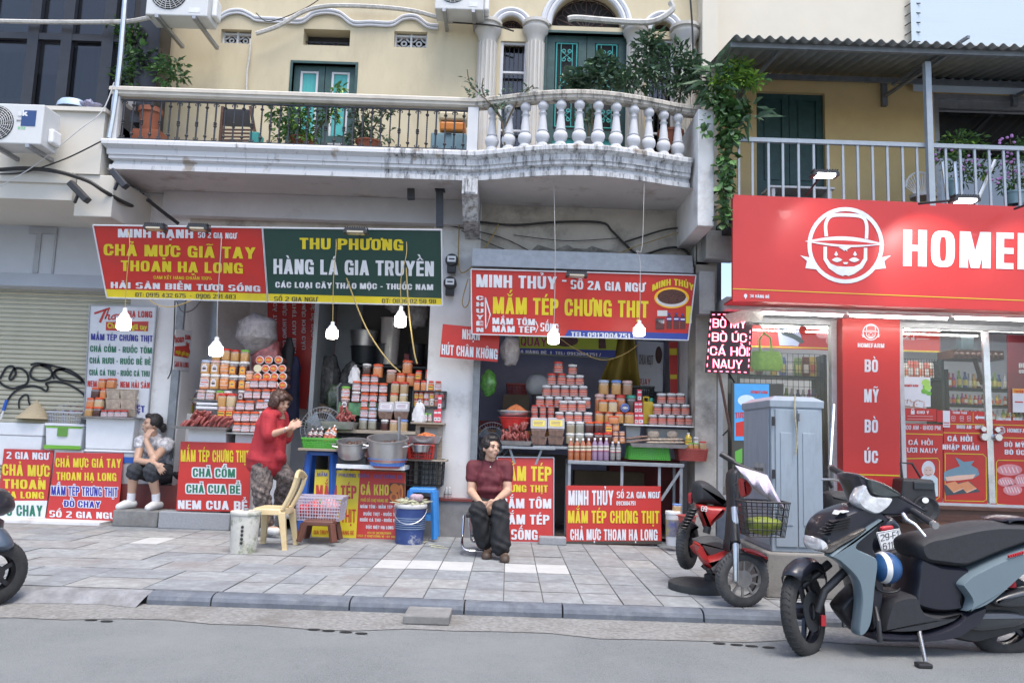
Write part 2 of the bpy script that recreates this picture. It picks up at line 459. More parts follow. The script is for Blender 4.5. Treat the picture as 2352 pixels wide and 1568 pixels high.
one(b,'gutter_drain_holes',mat('drain_dark',(.012,.012,.012),.9),'rows of small dark drain holes in the concrete gutter strip','drain',kind='stuff')
b=MB()
def kerb_stone(x0,x1,drop=0.0):
 pr=[(5.50,RZ-.1),(5.50,-.040),(5.512,-.016),(5.535,-.003),(5.57,.004),(5.635,.004),(5.635,-.2)]
 for i in range(1):
  r0=[V((x0,y,z-drop))for y,z in pr];r1=[V((x1,y,z-drop))for y,z in pr]
  b.loft([r0,r1],cap=True,closed=False,smooth=False)
for x0,x1 in((-2.42,-1.99),(-1.98,-1.05),(-1.04,-.27),(-.26,.40),(.41,1.36),(1.37,2.3),(2.31,3.2),(3.21,4.2),(4.21,5.2),(5.21,9)):kerb_stone(x0,x1)
struct(b,'kerb',m_kerb,bevel=.004)
b=MB()
n=26
for i in range(n):
 x0,x1=-9+i*6.56/n,-9+(i+1)*6.56/n
 j=lambda k:.03*math.sin(k*2.1)+.02*math.sin(k*5.3)
 b.add([(x0,5.42+j(i),RZ+.006),(x1,5.42+j(i+1),RZ+.006),(x1,5.52+j(i+.5)*.5,-.03),(x0,5.52+j(i-.5)*.5,-.03),(x1,5.66,.002),(x0,5.66,.002)],[(0,1,2,3),(3,2,4,5)])
struct(b,'kerb_ramp',mat('ramp_stone',(.21,.215,.225),.85,var=.3,scale=9,bump=.5,dirt=(.12,.115,.11),dscale=3,dlo=.5,dhi=.7))
b=MB();b.box(-12,12,5.63,11.4,-.3,-.006);b.mi=0
rows=[5.64,6.02,6.40,6.83,7.30,7.76,8.22,8.68,9.14,9.6]
for r in range(9):
 c0=-11.9
 k=0
 sh=0 if r%2==0 or True else.14
 X=-9.8
 while X<7.5:
  w=.28 if X>-1.5 else(.28 if random.random()<.35 else.56)
  y0,y1=rows[r],rows[r+1]
  mi=random.choices([1,2,3,5],[4,4,3 if X<-1 else.8,3 if X<-2 else.6])[0]
  if r==3 and(-1.13<X+w/2<-.28 or 0<X+w/2<.56):mi=4
  if r==5 and-4.2<X<-3.1 and k%3==0:mi=4
  if r==4 and.6<X<1.6 and k%2:mi=5
  if r==2 and-.3<X<.3:mi=2
  g=.004;dz=random.uniform(0,.0035)
  b.mi=mi
  s=.03*(random.random()-.5)if X<-1.5 else 0
  b.poly([(X+g,y0+g,dz),(X+w-g,y0+g,dz+random.uniform(-.001,.001)),(X+w-g,y1-g,dz),(X+g,y1-g,dz)])
  X+=w;k+=1
struct(b,'pavement',[m_grout]+pav)
# shop house (middle)
m_cream=mat('cream_plaster',(.53,.465,.325),.9,var=.08,scale=2.2,bump=.1,dirt=(.41,.355,.25),dscale=1.3,dlo=.5,dhi=.78,stretch=(1.3,1.3,.55))
m_white=mat('white_limewash',(.55,.56,.575),.88,var=.08,scale=3,bump=.1,dirt=(.33,.31,.28),dscale=2.2,dlo=.56,dhi=.8)
m_soff=mat('soffit_plaster',(.55,.535,.53),.92,var=.08,scale=2,bump=.1,dirt=(.25,.20,.165),dscale=1.9,dlo=.55,dhi=.75)
m_low=mat('stained_plaster',(.47,.44,.395),.92,var=.15,scale=2.4,bump=.2,dirt=(.19,.175,.155),dscale=1.7,dlo=.48,dhi=.70)
m_pill=mat('painted_pillar',(.68,.68,.68),.85,var=.07,scale=3,bump=.08,dirt=(.38,.36,.34),dscale=1.7,dlo=.53,dhi=.74)
m_trim=mat('white_trim',(.55,.565,.60),.8,var=.06,scale=6,bump=.05,dirt=(.42,.41,.40),dscale=5,dlo=.6,dhi=.85)
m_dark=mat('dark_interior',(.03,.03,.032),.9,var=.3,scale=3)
m_iron=mat('wrought_iron',(.045,.047,.055),.5,metal=.4,var=.25,scale=30)
m_green=mat('dark_green_paint',(.022,.068,.066),.5,var=.25,scale=9,dirt=(.05,.10,.09),dscale=9,dlo=.55,dhi=.8)
m_teal=mat('teal_paint',(.05,.33,.32),.5,var=.15,scale=5,stretch=(6,6,1))
m_grey=mat('grey_metal',(.33,.34,.36),.45,metal=.6,var=.12,scale=14)
m_steel=mat('steel',(.55,.56,.57),.3,metal=.9,var=.1,scale=20)
m_blackpl=mat('black_plastic',(.02,.02,.022),.45,var=.2,scale=20)
m_whitepl=mat('white_plastic',(.72,.73,.73),.4,var=.05,scale=6)
def weathered(name,base=(.56,.57,.585),lo=.5,hi=.62,boost=0.0,sx=1.0,dk=(.035,.035,.035),peel=(.34,.30,.26)):
 m=bpy.data.materials.new(name);MATS[name]=m;m.use_nodes=True
 nt=m.node_tree;N,Lk=nt.nodes,nt.links;bs=N['Principled BSDF'];bs.inputs['Roughness'].default_value=.88
 tc=N.new('ShaderNodeTexCoord')
 mp=N.new('ShaderNodeMapping');mp.inputs['Scale'].default_value=(3.4*sx,3.4,.55);Lk.new(tc.outputs['Object'],mp.inputs[0])
 a=N.new('ShaderNodeTexNoise');a.inputs['Scale'].default_value=4.5;a.inputs['Detail'].default_value=10;a.inputs['Roughness'].default_value=.78;Lk.new(mp.outputs[0],a.inputs['Vector'])
 mr=N.new('ShaderNodeMapRange');mr.inputs['From Min'].default_value=lo-boost;mr.inputs['From Max'].default_value=hi-boost;Lk.new(a.outputs['Fac'],mr.inputs['Value'])
 c=N.new('ShaderNodeTexNoise');c.inputs['Scale'].default_value=2.3;c.inputs['Detail'].default_value=8;Lk.new(tc.outputs['Object'],c.inputs['Vector'])
 mr2=N.new('ShaderNodeMapRange');mr2.inputs['From Min'].default_value=.60;mr2.inputs['From Max'].default_value=.63;Lk.new(c.outputs['Fac'],mr2.inputs['Value'])
 x1=N.new('ShaderNodeMix');x1.data_type='RGBA';x1.inputs['A'].default_value=lin(base);x1.inputs['B'].default_value=lin(peel);Lk.new(mr2.outputs[0],x1.inputs['Factor'])
 x2=N.new('ShaderNodeMix');x2.data_type='RGBA';x2.inputs['B'].default_value=lin(dk);Lk.new(x1.outputs['Result'],x2.inputs['A']);Lk.new(mr.outputs[0],x2.inputs['Factor'])
 Lk.new(x2.outputs['Result'],bs.inputs['Base Color'])
 bp=N.new('ShaderNodeBump');bp.inputs['Strength'].default_value=.3;bp.inputs['Distance'].default_value=.02;Lk.new(c.outputs['Fac'],bp.inputs['Height']);Lk.new(bp.outputs[0],bs.inputs['Normal'])
 return m
m_corn=weathered('weathered_white',lo=.56,hi=.74)
m_black=weathered('blackened_white',lo=.465,hi=.65)
YW=9.2
house=T('shop_house','cream old shop house with white balcony over two open food stalls','building',(-1.2,YW,0))
def hx(x0,y0,x1,y1,Y=YW):
 a,c=px(x0,(y0+y1)/2,Y),px(x1,(y0+y1)/2,Y);t,bt=px((x0+x1)/2,y0,Y),px((x0+x1)/2,y1,Y)
 return[a.x,c.x,bt.z,t.z]
def wall(name,x0,x1,z0,z1,Y,holes,m,parent,th=.22,arches=()):
 b=MB()
 xs=sorted({x0,x1}|{h[0]for h in holes}|{h[1]for h in holes});zs=sorted({z0,z1}|{h[2]for h in holes}|{h[3]for h in holes})
 xs=[x for x in xs if x0<=x<=x1];zs=[z for z in zs if z0<=z<=z1]
 for i in range(len(xs)-1):
  for j in range(len(zs)-1):
   cx,cz=(xs[i]+xs[i+1])/2,(zs[j]+zs[j+1])/2
   if any(h[0]<cx<h[1]and h[2]<cz<h[3]for h in holes):continue
   b.poly([(xs[i],Y,zs[j]),(xs[i+1],Y,zs[j]),(xs[i+1],Y,zs[j+1]),(xs[i],Y,zs[j+1])])
 for h in holes:
  p=[(h[0],h[2]),(h[1],h[2]),(h[1],h[3]),(h[0],h[3])]
  for k in range(4):
   q=p[(k+1)%4]
   b.poly([(p[k][0],Y,p[k][1]),(q[0],Y,q[1]),(q[0],Y+th,q[1]),(p[k][0],Y+th,p[k][1])])
 for cx,cz,r,top in arches:
  n=12;P=[(cx-r*math.cos(math.pi*k/n),cz+r*math.sin(math.pi*k/n))for k in range(n+1)]
  for k in range(n):
   b.poly([(P[k][0],Y,P[k][1]),(P[k+1][0],Y,P[k+1][1]),(P[k+1][0],Y,top),(P[k][0],Y,top)])
   b.poly([(P[k][0],Y,P[k][1]),(P[k+1][0],Y,P[k+1][1]),(P[k+1][0],Y+th,P[k+1][1]),(P[k][0],Y+th,P[k][1])])
 b.poly([(x0,Y,z1),(x1,Y,z1),(x1,Y+.3,z1),(x0,Y+.3,z1)])
 return b.build(name,m,parent)
ZF=4.23
XL,XR=-4.50,2.23
h_win=hx(668,147,813,300);h_win[2]=ZF
h_v1,h_v2,h_v3=hx(507,68,577,100),hx(697,68,804,105),hx(905,73,981,109)
h_wl=hx(1147,95,1209,300);h_wl[2]=ZF+.25
h_dr=hx(1254,78,1440,300);h_dr[2]=ZF
h_wr=hx(1484,90,1548,300);h_wr[2]=ZF+.25
def arch(cxp,y,rp):
 c=px(cxp,y,YW);r=rp*YW/F;return(c.x,c.z,r,c.z+r+.02)
a_l,a_m,a_r=arch(1174,66,31),arch(1347,62,86),arch(1522,72,26)
holes=[h_win,h_v1,h_v2,h_v3,h_wl,h_dr,h_wr]+[[a[0]-a[2],a[0]+a[2],a[1],a[3]]for a in(a_l,a_m,a_r)]
wall('wall',XL,XR,ZF-.1,7.6,YW,holes,m_cream,house,arches=(a_l,a_m,a_r))
b=MB()
for a,wd in((a_l,20),(a_m,24),(a_r,22)):
 for k in(0,1):
  rr=a[2]+(wd*.25+k*wd*.55)*YW/F
  b.tube([(a[0]-rr*math.cos(math.pi*i/24),YW-.02,a[1]+rr*math.sin(math.pi*i/24))for i in range(25)],wd*.32*YW/F,8)
for pts in([(1025,58),(1040,58)],):pass
b.build('arch_moulding',m_trim,house)
b=MB()
wav=[U[0](1480,165),U[0](1530,130),U[0](1600,90),U[0](1680,82),U[0](1750,110),U[1](10,135),U[1](180,145),U[1](320,150),U[1](400,98),U[1](500,82),U[1](590,102),U[1](680,165),U[1](800,165),U[1](950,170),U[1](1030,127),U[1](1120,125),U[1](1200,180),U[1](1275,190)]
wav=smoothpath(wav,4)
for dz,rr in((.02,.022),(-.022,.016)):
 b.tube([px(x,y,YW-.015)+V((0,0,dz))for x,y in wav],rr,8)
b.build('wavy_moulding',m_trim,house)
for cxp,yc,wpx in((1121,62,44),(1231,62,42),(1461,66,40),(1576,73,48)):
 c=px(cxp,yc,YW-.08);r=wpx/2*YW/F
 b=MB()
 b.lathe([(r*1.08,ZF),(r*1.08,ZF+.12),(r,ZF+.16),(r*.96,c.z-.18),(r*1.0,c.z-.17),(r*1.12,c.z-.1),(r*1.45,c.z-.05),(r*1.5,c.z-.01),(r*1.3,c.z),(r*1.3,c.z+.03),(r*1.55,c.z+.035),(r*1.55,c.z+.075)],(c.x,YW-.03,0),20)
 for k in range(7):
  ang=math.pi*(1.08+.84*k/6)
  b.bar((c.x+r*1.0*math.cos(ang),YW-.03+r*1.0*math.sin(ang),ZF+.3),(c.x+r*.98*math.cos(ang),YW-.03+r*.98*math.sin(ang),c.z-.2),.022,.02)
 b.build('column',mat('column_paint',(.52,.50,.46),.85,var=.06,scale=4,dirt=(.5,.5,.52),dscale=8,dlo=.5,dhi=.7),house)
for h,kind in((h_v1,1),(h_v3,1),(h_v2,0)):
 b=MB()
 b.mi=0;b.box(h[0],h[1],YW+.2,YW+.23,h[2],h[3])
 if kind:
  b.mi=1
  w,hh=h[1]-h[0],h[3]-h[2]
  for k in(0,1):
   cx,cz=h[0]+w*(.27+.46*k),(h[2]+h[3])/2-.01
   q=min(w*.23,hh*.45)
   b.tube([(cx+q*.32*math.cos(t*math.pi/8),YW+.1,cz+q*.32*math.sin(t*math.pi/8))for t in range(16)],q*.13,6,closed=True)
   for sx in(-1,1):
    for sz in(-1,1):
     b.tube([(cx+sx*q*(1-.75*math.cos(t*math.pi/12)),YW+.1,cz+sz*q*(1-.75*math.sin(t*math.pi/12)))for t in range(7)],q*.12,6)
  for x in(h[0]+.012,(h[0]+h[1])/2,h[1]-.012):b.box(x-.012,x+.012,YW+.06,YW+.14,h[2],h[3])
  for z in(h[2]+.012,h[3]-.03):b.box(h[0],h[1],YW+.061,YW+.139,z-.012,z+.012)
 else:
  b.mi=2
  for z in(h[2]+.03,h[2]+.1):b.tube([(h[0],YW+.12,z),(h[1],YW+.12,z)],.008,6)
  for k in range(3):
   cx=h[0]+(h[1]-h[0])*(.2+.3*k)
   b.tube([(cx+.07*math.cos(t*math.pi/8),YW+.12,h[2]+.065+.03*math.sin(t*math.pi/8))for t in range(16)],.006,5,closed=True)
 b.build('vent',[m_dark,m_white,m_iron],house)
def leaves(h,name,cols,parent,glazed=False,Y=YW+.06,n=2,solid=False):
 """a pair of panelled leaves in the opening h"""
 w=(h[1]-h[0])/n
 for k in range(n):
  x0,x1=h[0]+w*k+.004,h[0]+w*(k+1)-.004
  b=MB();fw=w*.2
  b.mi=0;b.box(x0,x0+fw,Y,Y+.05,h[2],h[3]);b.box(x1-fw,x1,Y,Y+.05,h[2],h[3])
  zt=h[3]-fw*.9;hh=h[3]-h[2]
  zr=[h[2]+.02,h[2]+hh*.30,h[2]+hh*.36,zt]
  b.box(x0+fw,x1-fw,Y+.002,Y+.048,zt,h[3]);b.box(x0+fw,x1-fw,Y+.002,Y+.048,zr[1],zr[2]);b.box(x0+fw,x1-fw,Y+.002,Y+.048,h[2],h[2]+.1)
  for za,zb in((h[2]+.1,zr[1]),(zr[2],zt)):
   top=za==zr[2]
   b.mi=1 if not(glazed and top)else 3
   b.box(x0+fw,x1-fw,Y+.025,Y+.04,za,zb)
   if cols=='teal':
    b.mi=2
    for xx in(x0+fw,x1-fw-.028):b.box(xx,xx+.028,Y+.006,Y+.03,za,zb)
    for zz in(zb-.025,):b.box(x0+fw,x1-fw,Y+.007,Y+.03,zz,zz+.025)
   elif solid:
    b.mi=0;b.box(x0+fw+.03,x1-fw-.03,Y+.012,Y+.03,za+.04,zb-.04)
  o=b.build(name,[m_green,m_teal if not solid else m_green,m_white,m_dark],parent)
  if glazed:
   g=MB();X0,X1,Z0,Z1=x0+fw+.02,x1-fw-.02,zr[2]+.03,zt-.02
   yy=Y-.005
   tb=lambda p,r=.009:g.tube([(x,yy,z)for x,z in p],r,6)
   tb([(X0,Z0),(X0,Z1)]);tb([(X1,Z0),(X1,Z1)]);tb([(X0,Z0),(X1,Z0)]);tb([(X0,Z1),(X1,Z1)])
   q=(X1-X0)
   for xx in(X0+q*.22,X1-q*.22):tb([(xx,Z0),(xx,Z1)],.006)
   cx=(X0+X1)/2
   for zc in(Z1-q*.62,Z1-q*1.9,Z0+q*.6):
    for sx in(-1,1):
     for sz in(-1,1):
      sp=[(cx+sx*(q*.13+q*.11*(1-t/15)*math.cos(t*.55)),zc+sz*(q*.2+q*.13*(1-t/15)*math.sin(t*.55)))for t in range(13)]
      tb(sp,.007)
     tb([(cx+sx*q*.24,zc-q*.2),(cx,zc),(cx+sx*q*.24,zc+q*.2)],.006)
   g.build('grille',m_teal,o)
leaves(h_win,'shutter','teal',house)
leaves(h_dr,'door','',house,glazed=True)
b=MB()
for x in(h_win[0]-.03,h_win[1]):b.box(x,x+.03,YW-.012,YW+.1,ZF,h_win[3]+.03)
b.box(h_win[0],h_win[1],YW-.011,YW+.1,h_win[3],h_win[3]+.03);b.build('shutter_frame',m_green,house);b=MB()
for x in(h_dr[0]-.03,h_dr[1]):b.box(x,x+.03,YW-.012,YW+.1,ZF,h_dr[3]+.03)
b.box(h_dr[0],h_dr[1],YW-.011,YW+.1,h_dr[3],h_dr[3]+.03)
b.build('door_frame',m_green,house)
b=MB()
for a in(a_l,a_m,a_r):
 b.mi=0;b.box(a[0]-a[2],a[0]+a[2],YW+.16,YW+.2,a[1],a[3])
 b.mi=1
 for k in range(1,8):
  t=math.pi*k/8;b.tube([(a[0]+a[2]*.15*math.cos(t),YW+.1,a[1]+a[2]*.15*math.sin(t)),(a[0]+a[2]*.97*math.cos(t),YW+.1,a[1]+a[2]*.97*math.sin(t))],.006,5)
  cx,cz,q=a[0]+a[2]*.75*math.cos(t),a[1]+a[2]*.75*math.sin(t),a[2]*.15
  b.tube([(cx+q*math.cos(i*.6),YW+.1,cz+q*math.sin(i*.6))for i in range(9)],.005,5)
 for q in(.15,.5,.96):b.tube([(a[0]+a[2]*q*math.cos(math.pi*i/16),YW+.1,a[1]+a[2]*q*math.sin(math.pi*i/16))for i in range(17)],.007,5)
b.build('fanlight',[m_dark,mat('rusty_iron',(.06,.03,.025),.6,var=.3,scale=20)],house)
for h in(h_wl,h_wr):
 b=MB()
 b.mi=0;b.box(h[0],h[1],YW+.14,YW+.18,h[2],h[3])
 b.mi=1
 for x in(h[0],h[1]-.035):b.box(x,x+.035,YW+.02,YW+.07,h[2],h[3])
 for k in range(5):
  z=h[2]+(h[3]-h[2]-.03)*k/4;b.box(h[0]+.035,h[1]-.035,YW+.03,YW+.06,z,z+.025)
 b.mi=2
 for k in range(1,6):
  x=h[0]+(h[1]-h[0])*k/6;b.tube([(x,YW+.1,h[2]),(x,YW+.1,h[3])],.006,5)
 b.build('window',[glass('dim_glass',(.25,.25,.26),.9,.6),m_trim,m_iron],house)
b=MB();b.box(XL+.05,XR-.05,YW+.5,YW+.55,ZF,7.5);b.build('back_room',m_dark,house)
balc=MB()
SZ,CT=3.915,4.245
xe,xc0,xc1=-4.52,-.50,1.90
plan=[(xe,YW-.02),(xe,8.30)]+[(xe+(xc0-xe)*k/8,8.30)for k in range(1,9)]
def bulge(x):
 t=(x-xc0)/(xc1-xc0)
 return 8.30-.30*(math.sin(math.pi*min(1,max(0,t)))**1.25)
plan+=[(xc0+(xc1-xc0)*k/24,bulge(xc0+(xc1-xc0)*k/24))for k in range(1,25)]+[(2.0,8.30)]
cross=[(0,SZ),(-.02,SZ),(-.02,SZ+.05),(.0,SZ+.055),(.015,SZ+.10),(-.03,SZ+.12),(-.03,SZ+.155),(-.045,SZ+.16),(-.05,SZ+.22),(-.085,SZ+.25),(-.10,SZ+.26),(-.10,SZ+.30),(-.085,SZ+.32),(-.02,CT)]
def offs(p,i,d):
 q0,q1=plan[max(0,i-1)],plan[min(len(plan)-1,i+1)]
 if i==1:return(p[0]+d,p[1]+d)
 if i==0:return(p[0]+d,p[1])
 t=V((q1[0]-q0[0],q1[1]-q0[1],0)).normalized();nrm=V((t.y,-t.x,0))
 return(p[0]-nrm.x*d,p[1]-nrm.y*d)
rings=[]
for i,p in enumerate(plan):
 rings.append([V((*offs(p,i,d+.05),z))for d,z in cross])
def split_ring(a,bnd,mats_):
 b=MB();b.loft(rings[a:bnd+1],cap=False,closed=False,smooth=False);return b
bal=split_ring(0,7,0)
o_b=bal.build('balcony',m_corn,house)
b=MB();b.loft(rings[7:34],cap=False,closed=False,smooth=False);b.build('curved_cornice',m_black,o_b)
b=MB()
b.poly([V((p[0],p[1]+(.03 if i>0 else 0),SZ+.001))for i,p in enumerate(plan)]+[V((2.0,YW+.1,SZ+.001))])
b.build('soffit',m_soff,o_b)
b=MB();b.poly([V((p[0]+.0,p[1]+.05,CT-.003))for p in plan]+[V((2.0,YW-.01,CT-.003))]);b.build('balcony_floor',m_low,o_b)
RT,RB=4.855,4.745
b=MB()
rp=[(-.07,RB+.02),(-.045,RB),(.045,RB),(.045,RT-.02),(.03,RT),(-.06,RT),(-.085,RT-.02),(-.085,RT-.055),(-.07,RT-.06)]
ring2=[]
for i,p in enumerate(plan):
 if i==0:continue
 ring2.append([V((*offs(p,i,d+.06),z))for d,z in rp])
b.loft(ring2[:9],cap=True,smooth=False);b.build('stone_handrail',mat('cream_stone_rail',(.52,.49,.43),.9,var=.08,scale=4,bump=.1,dirt=(.36,.33,.29),dscale=3,dlo=.52,dhi=.75),o_b)
b=MB();b.loft(ring2[8:],cap=True,smooth=False);b.build('curved_handrail',weathered('weathered_rail',(.47,.44,.39),.47,.64),o_b)
for q in((xe+.0,xe+.085,8.31,8.395,CT,RB),(-.57,-.455,8.3,8.41,CT,RB)):b=MB();b.box(*q);b.build('rail_post',m_white,o_b)
b=MB();b.box(xe+.01,xe+.07,8.4,YW,RB,RT-.01);b.build('side_rail',m_white,o_b)
b=MB();b.box(1.935,2.11,8.13,YW,SZ-.48,RT-.12)
b.build('end_pillar',m_pill,o_b,bevel=.008)
b=MB()
bx=[px(x,280,8.1).x for x in(1130,1169,1207,1247,1288,1330,1373,1415,1457,1494,1531,1567)]
bprof=[(.066,0),(.066,.02),(.05,.04),(.052,.05),(.07,.075),(.078,.11),(.07,.145),(.048,.165),(.058,.175),(.058,.185),(.05,.19),(.046,.25),(.036,.33),(.034,.36),(.046,.375),(.03,.385),(.03,.415),(.05,.43),(.058,.455),(.058,.475),(.045,.49),(.045,.505)]
m_bal=weathered('baluster_white',(.54,.55,.575),.58,.74,dk=(.16,.15,.15))
b0=MB();b0.lathe(bprof,(0,0,0),16,sq=0)
proto=b0.build('baluster',m_bal,o_b,local=True)
for i,x in enumerate(bx):
 o=proto if i==0 else proto.copy()
 if i:COL.objects.link(o);o.parent=o_b
 o.location=V((x,bulge(x)+.06,CT))-root_of(o_b)
 if i==0:proto.location=o.location
rail=MB();YR=8.345
x0r,x1r=xe+.09,-.575
for z in(CT+.02,RB-.03):rail.box(x0r,x1r,YR-.012,YR+.012,z-.008,z+.008)
o_rail=rail.build('iron_railing',m_iron,house)
def scroll(b,cx,cz,r,sx,sz):
 b.tube([(cx+sx*(r-r*.9*(t/14))*math.cos(math.pi-t*.42)*1+sx*r,0,cz+sz*(r-r*.8*(t/14))*math.sin(t*.42))for t in range(13)],.0055,5)
bp_,bt_=MB(),MB()
H0,H1=CT+.02,RB-.03
bp_.tube([(0,0,H0),(0,0,H1)],.010,6);bp_.lathe([(.012,-.03),(.02,-.02),(.013,-.008),(.022,0),(.013,.008),(.02,.02),(.012,.03)],(0,0,(H0+H1)/2-.03),8)
for sx in(-1,1):scroll(bp_,0,H1-.035,.019,sx,1);scroll(bp_,0,H0+.03,.017,sx,-1)
for k in range(24):
 z0,z1=H0+.07+(H1-H0-.14)*k/24,H0+.07+(H1-H0-.14)*(k+1)/24
 bt_.bar((0,0,z0),(0,0,z1),.016 if k%2 else.0125)
bt_.tube([(0,0,H0),(0,0,H0+.07)],.009,6);bt_.tube([(0,0,H1-.07),(0,0,H1)],.009,6)
for z in(H0+.06,H1-.06):bt_.lathe([(.008,-.02),(.022,0),(.008,.02)],(0,0,z),8)
nb=38;pr2=[]
for i in range(nb):
 x=x0r+.04+(x1r-x0r-.08)*i/(nb-1)
 if i<2:o=(bp_,bt_)[i].build('railing_bar',m_iron,o_rail,local=True);pr2.append(o)
 else:o=pr2[i%2].copy();COL.objects.link(o);o.parent=o_rail
 o.location=V((x,YR,0))-root_of(o_rail)
# ground floor of the shop house
pl=yplane(YW)
def fbox(b,x0,x1,z0,z1,y0=YW,y1=YW+.25):b.box(x0,x1,y0,y1,z0,z1)
b=MB()
fbox(b,XL,-3.92,3.1,SZ);b.build('upper_pillar',m_pill,house)
for q in((XL,-3.98,0,3.1,9.55,9.9),(-.985,-.415,0,SZ),(2.14,2.36,0,SZ)):b=MB();fbox(b,*q);b.build('ground_floor_pillar',m_pill,house)
b=MB();fbox(b,-3.92,-.985,2.95,SZ,YW+.003,YW+.24);fbox(b,-.415,2.14,3.2,SZ,YW+.003,YW+.24)
b.build('lintel',m_low,house)
b=MB();b.box(-4.2,-.60,YW-.14,YW,3.62,SZ-.002);b.build('ceiling_beam',mat('grey_beam',(.50,.49,.50),.92,var=.08,scale=3,dirt=(.36,.33,.32),dscale=1.4,dlo=.55,dhi=.8),house)
b=MB()
c=px(1080,425,8.32)
pr=[(8.26,SZ),(8.26,SZ-.17),(8.36,SZ-.18),(8.60,SZ-.38),(YW,SZ-.44),(YW,SZ)]
r=[[V((x,y,z))for y,z in pr]for x in(c.x-.085,c.x+.085)]
b.loft(r,smooth=False)
b.box(c.x-.06,c.x+.06,8.25,8.262,SZ-.155,SZ-.02)
b.build('bracket',m_black,house)
b=MB()
random.seed(3)
pts=[Mt[2](x,y)for x,y in((-40,300),(-10,270),(60,255),(130,245),(180,200),(230,215),(300,235),(390,200),(430,225),(520,230),(560,210),(640,235),(700,240),(760,265),(830,280),(900,300),(900,345),(-40,320))]
b.poly([pl.at(x,y,.006)for x,y in pts])
b.build('bare_cement_patch',mat('bare_cement',(.17,.165,.15),.95,var=.4,scale=9,bump=.4,dirt=(.36,.34,.31),dscale=3,dlo=.5,dhi=.66),house)
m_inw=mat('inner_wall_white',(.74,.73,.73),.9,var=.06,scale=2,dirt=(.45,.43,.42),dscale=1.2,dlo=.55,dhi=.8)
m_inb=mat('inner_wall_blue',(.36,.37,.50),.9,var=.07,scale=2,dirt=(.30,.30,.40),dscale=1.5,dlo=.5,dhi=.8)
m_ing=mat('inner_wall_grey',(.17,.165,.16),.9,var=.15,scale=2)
m_inf=mat('inner_floor',(.16,.14,.13),.8,var=.2,scale=4)
b=MB()
b.mi=0;b.poly([(-3.974,YW+.25,0),(-3.974,11.2,0),(-3.974,11.2,3.3),(-3.974,YW+.25,3.3)])
b.poly([(-3.6,10.6,0),(-2.2,10.6,0),(-2.2,10.6,3.3),(-3.6,10.6,3.3)])
b.poly([(-3.92,10.3,0),(-3.6,10.6,0),(-3.6,10.6,3.3),(-3.92,10.3,3.3)])
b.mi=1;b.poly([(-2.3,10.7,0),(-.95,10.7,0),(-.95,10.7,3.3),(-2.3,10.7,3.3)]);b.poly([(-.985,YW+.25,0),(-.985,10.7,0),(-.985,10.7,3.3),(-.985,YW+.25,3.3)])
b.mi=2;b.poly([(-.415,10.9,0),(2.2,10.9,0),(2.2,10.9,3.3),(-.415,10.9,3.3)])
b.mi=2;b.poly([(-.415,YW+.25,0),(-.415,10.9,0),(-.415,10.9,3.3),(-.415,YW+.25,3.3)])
b.mi=0;b.poly([(2.14,YW+.25,0),(2.14,10.9,0),(2.14,10.9,3.3),(2.14,YW+.25,3.3)])
b.build('inner_wall',[m_inw,m_ing,m_inb],house)
b=MB();b.poly([(-4,YW,.17),(-.9,YW,.17),(-.9,11.2,.17),(-4,11.2,.17)]);b.poly([(-.5,YW,.04),(2.2,YW,.04),(2.2,11.2,.04),(-.5,11.2,.04)]);b.build('inner_floor',m_inf,house)
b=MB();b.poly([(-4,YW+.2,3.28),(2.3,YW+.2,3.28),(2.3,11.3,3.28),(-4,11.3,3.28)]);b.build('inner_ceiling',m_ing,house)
m_red=mat('dark_red_tile',(.17,.035,.03),.45,var=.15,scale=6,dirt=(.09,.03,.03),dscale=3)
b=MB();b.box(XL-.3,-3.0,9.40,9.75,0,.44);b.build('tiled_step',m_red,house)
b=MB();b.mi=0;b.box(-1.05,-.40,9.02,YW+.01,0,.40);b.mi=1;b.box(-1.06,-.39,9.0,YW+.01,.40,.425);b.build('door_sill',[mat('step_concrete',(.2,.2,.205),.9,var=.2,scale=5,bump=.3),m_red],house)
for q in((-.44,-.36,9.13,YW,.02,3.15),(2.13,2.19,9.12,YW,.02,3.2),(-4.12,-4.03,9.50,9.548,.44,2.95)):b=MB();b.box(*q);b.build('metal_jamb',mat('jamb_metal',(.22,.235,.25),.5,metal=.4,var=.2,scale=10),house)
b=MB()
q=[Mt[2](-620,300),Mt[2](1245,345)]
a_,c_=px(1085,600,8.92),px(1590,622,8.92)
for k,(z,d)in enumerate(((3.30,0),(3.225,.03),(3.15,.06))):b.box(a_.x,c_.x,8.92-d,YW,z-.07,z)
b.build('roller_box',m_grey,house)
# neighbour on the left
m_nb=mat('pale_cream_render',(.56,.535,.48),.88,var=.05,scale=2,bump=.05,dirt=(.47,.44,.39),dscale=1.0,dlo=.55,dhi=.85)
m_nw=mat('window_black',(.022,.022,.026),.35,var=.2,scale=9)
m_panel=mat('white_panel',(.44,.47,.52),.5,var=.05,scale=2,dirt=(.42,.44,.48),dscale=.8)
m_shut=mat('roller_shutter_cream',(.50,.475,.37),.55,var=.06,scale=3,dirt=(.38,.36,.29),dscale=2,dlo=.55,dhi=.8)
nb_=T('neighbour_house','cream neighbour house with dark glazed upper floor and graffiti roller shutter','building',(-6.2,9.6,0))
XN=-4.56
b=MB();b.box(-9.5,XN,8.28,8.5,3.83,4.53);b.box(-9.5,XN+.02,8.24,8.52,4.53,4.575);b.box(XN-.02,XN,8.5,YW,3.83,4.53);b.box(-9.5,XN,8.5,9.6,4.40,4.53)
b.build('upper_wall',m_nb,nb_)
b=MB();b.box(-9.5,-4.82,8.22,8.32,3.70,3.83);b.box(-9.5,-4.81,8.25,9.6,3.52,3.70);b.build('white_band',m_nb,nb_)
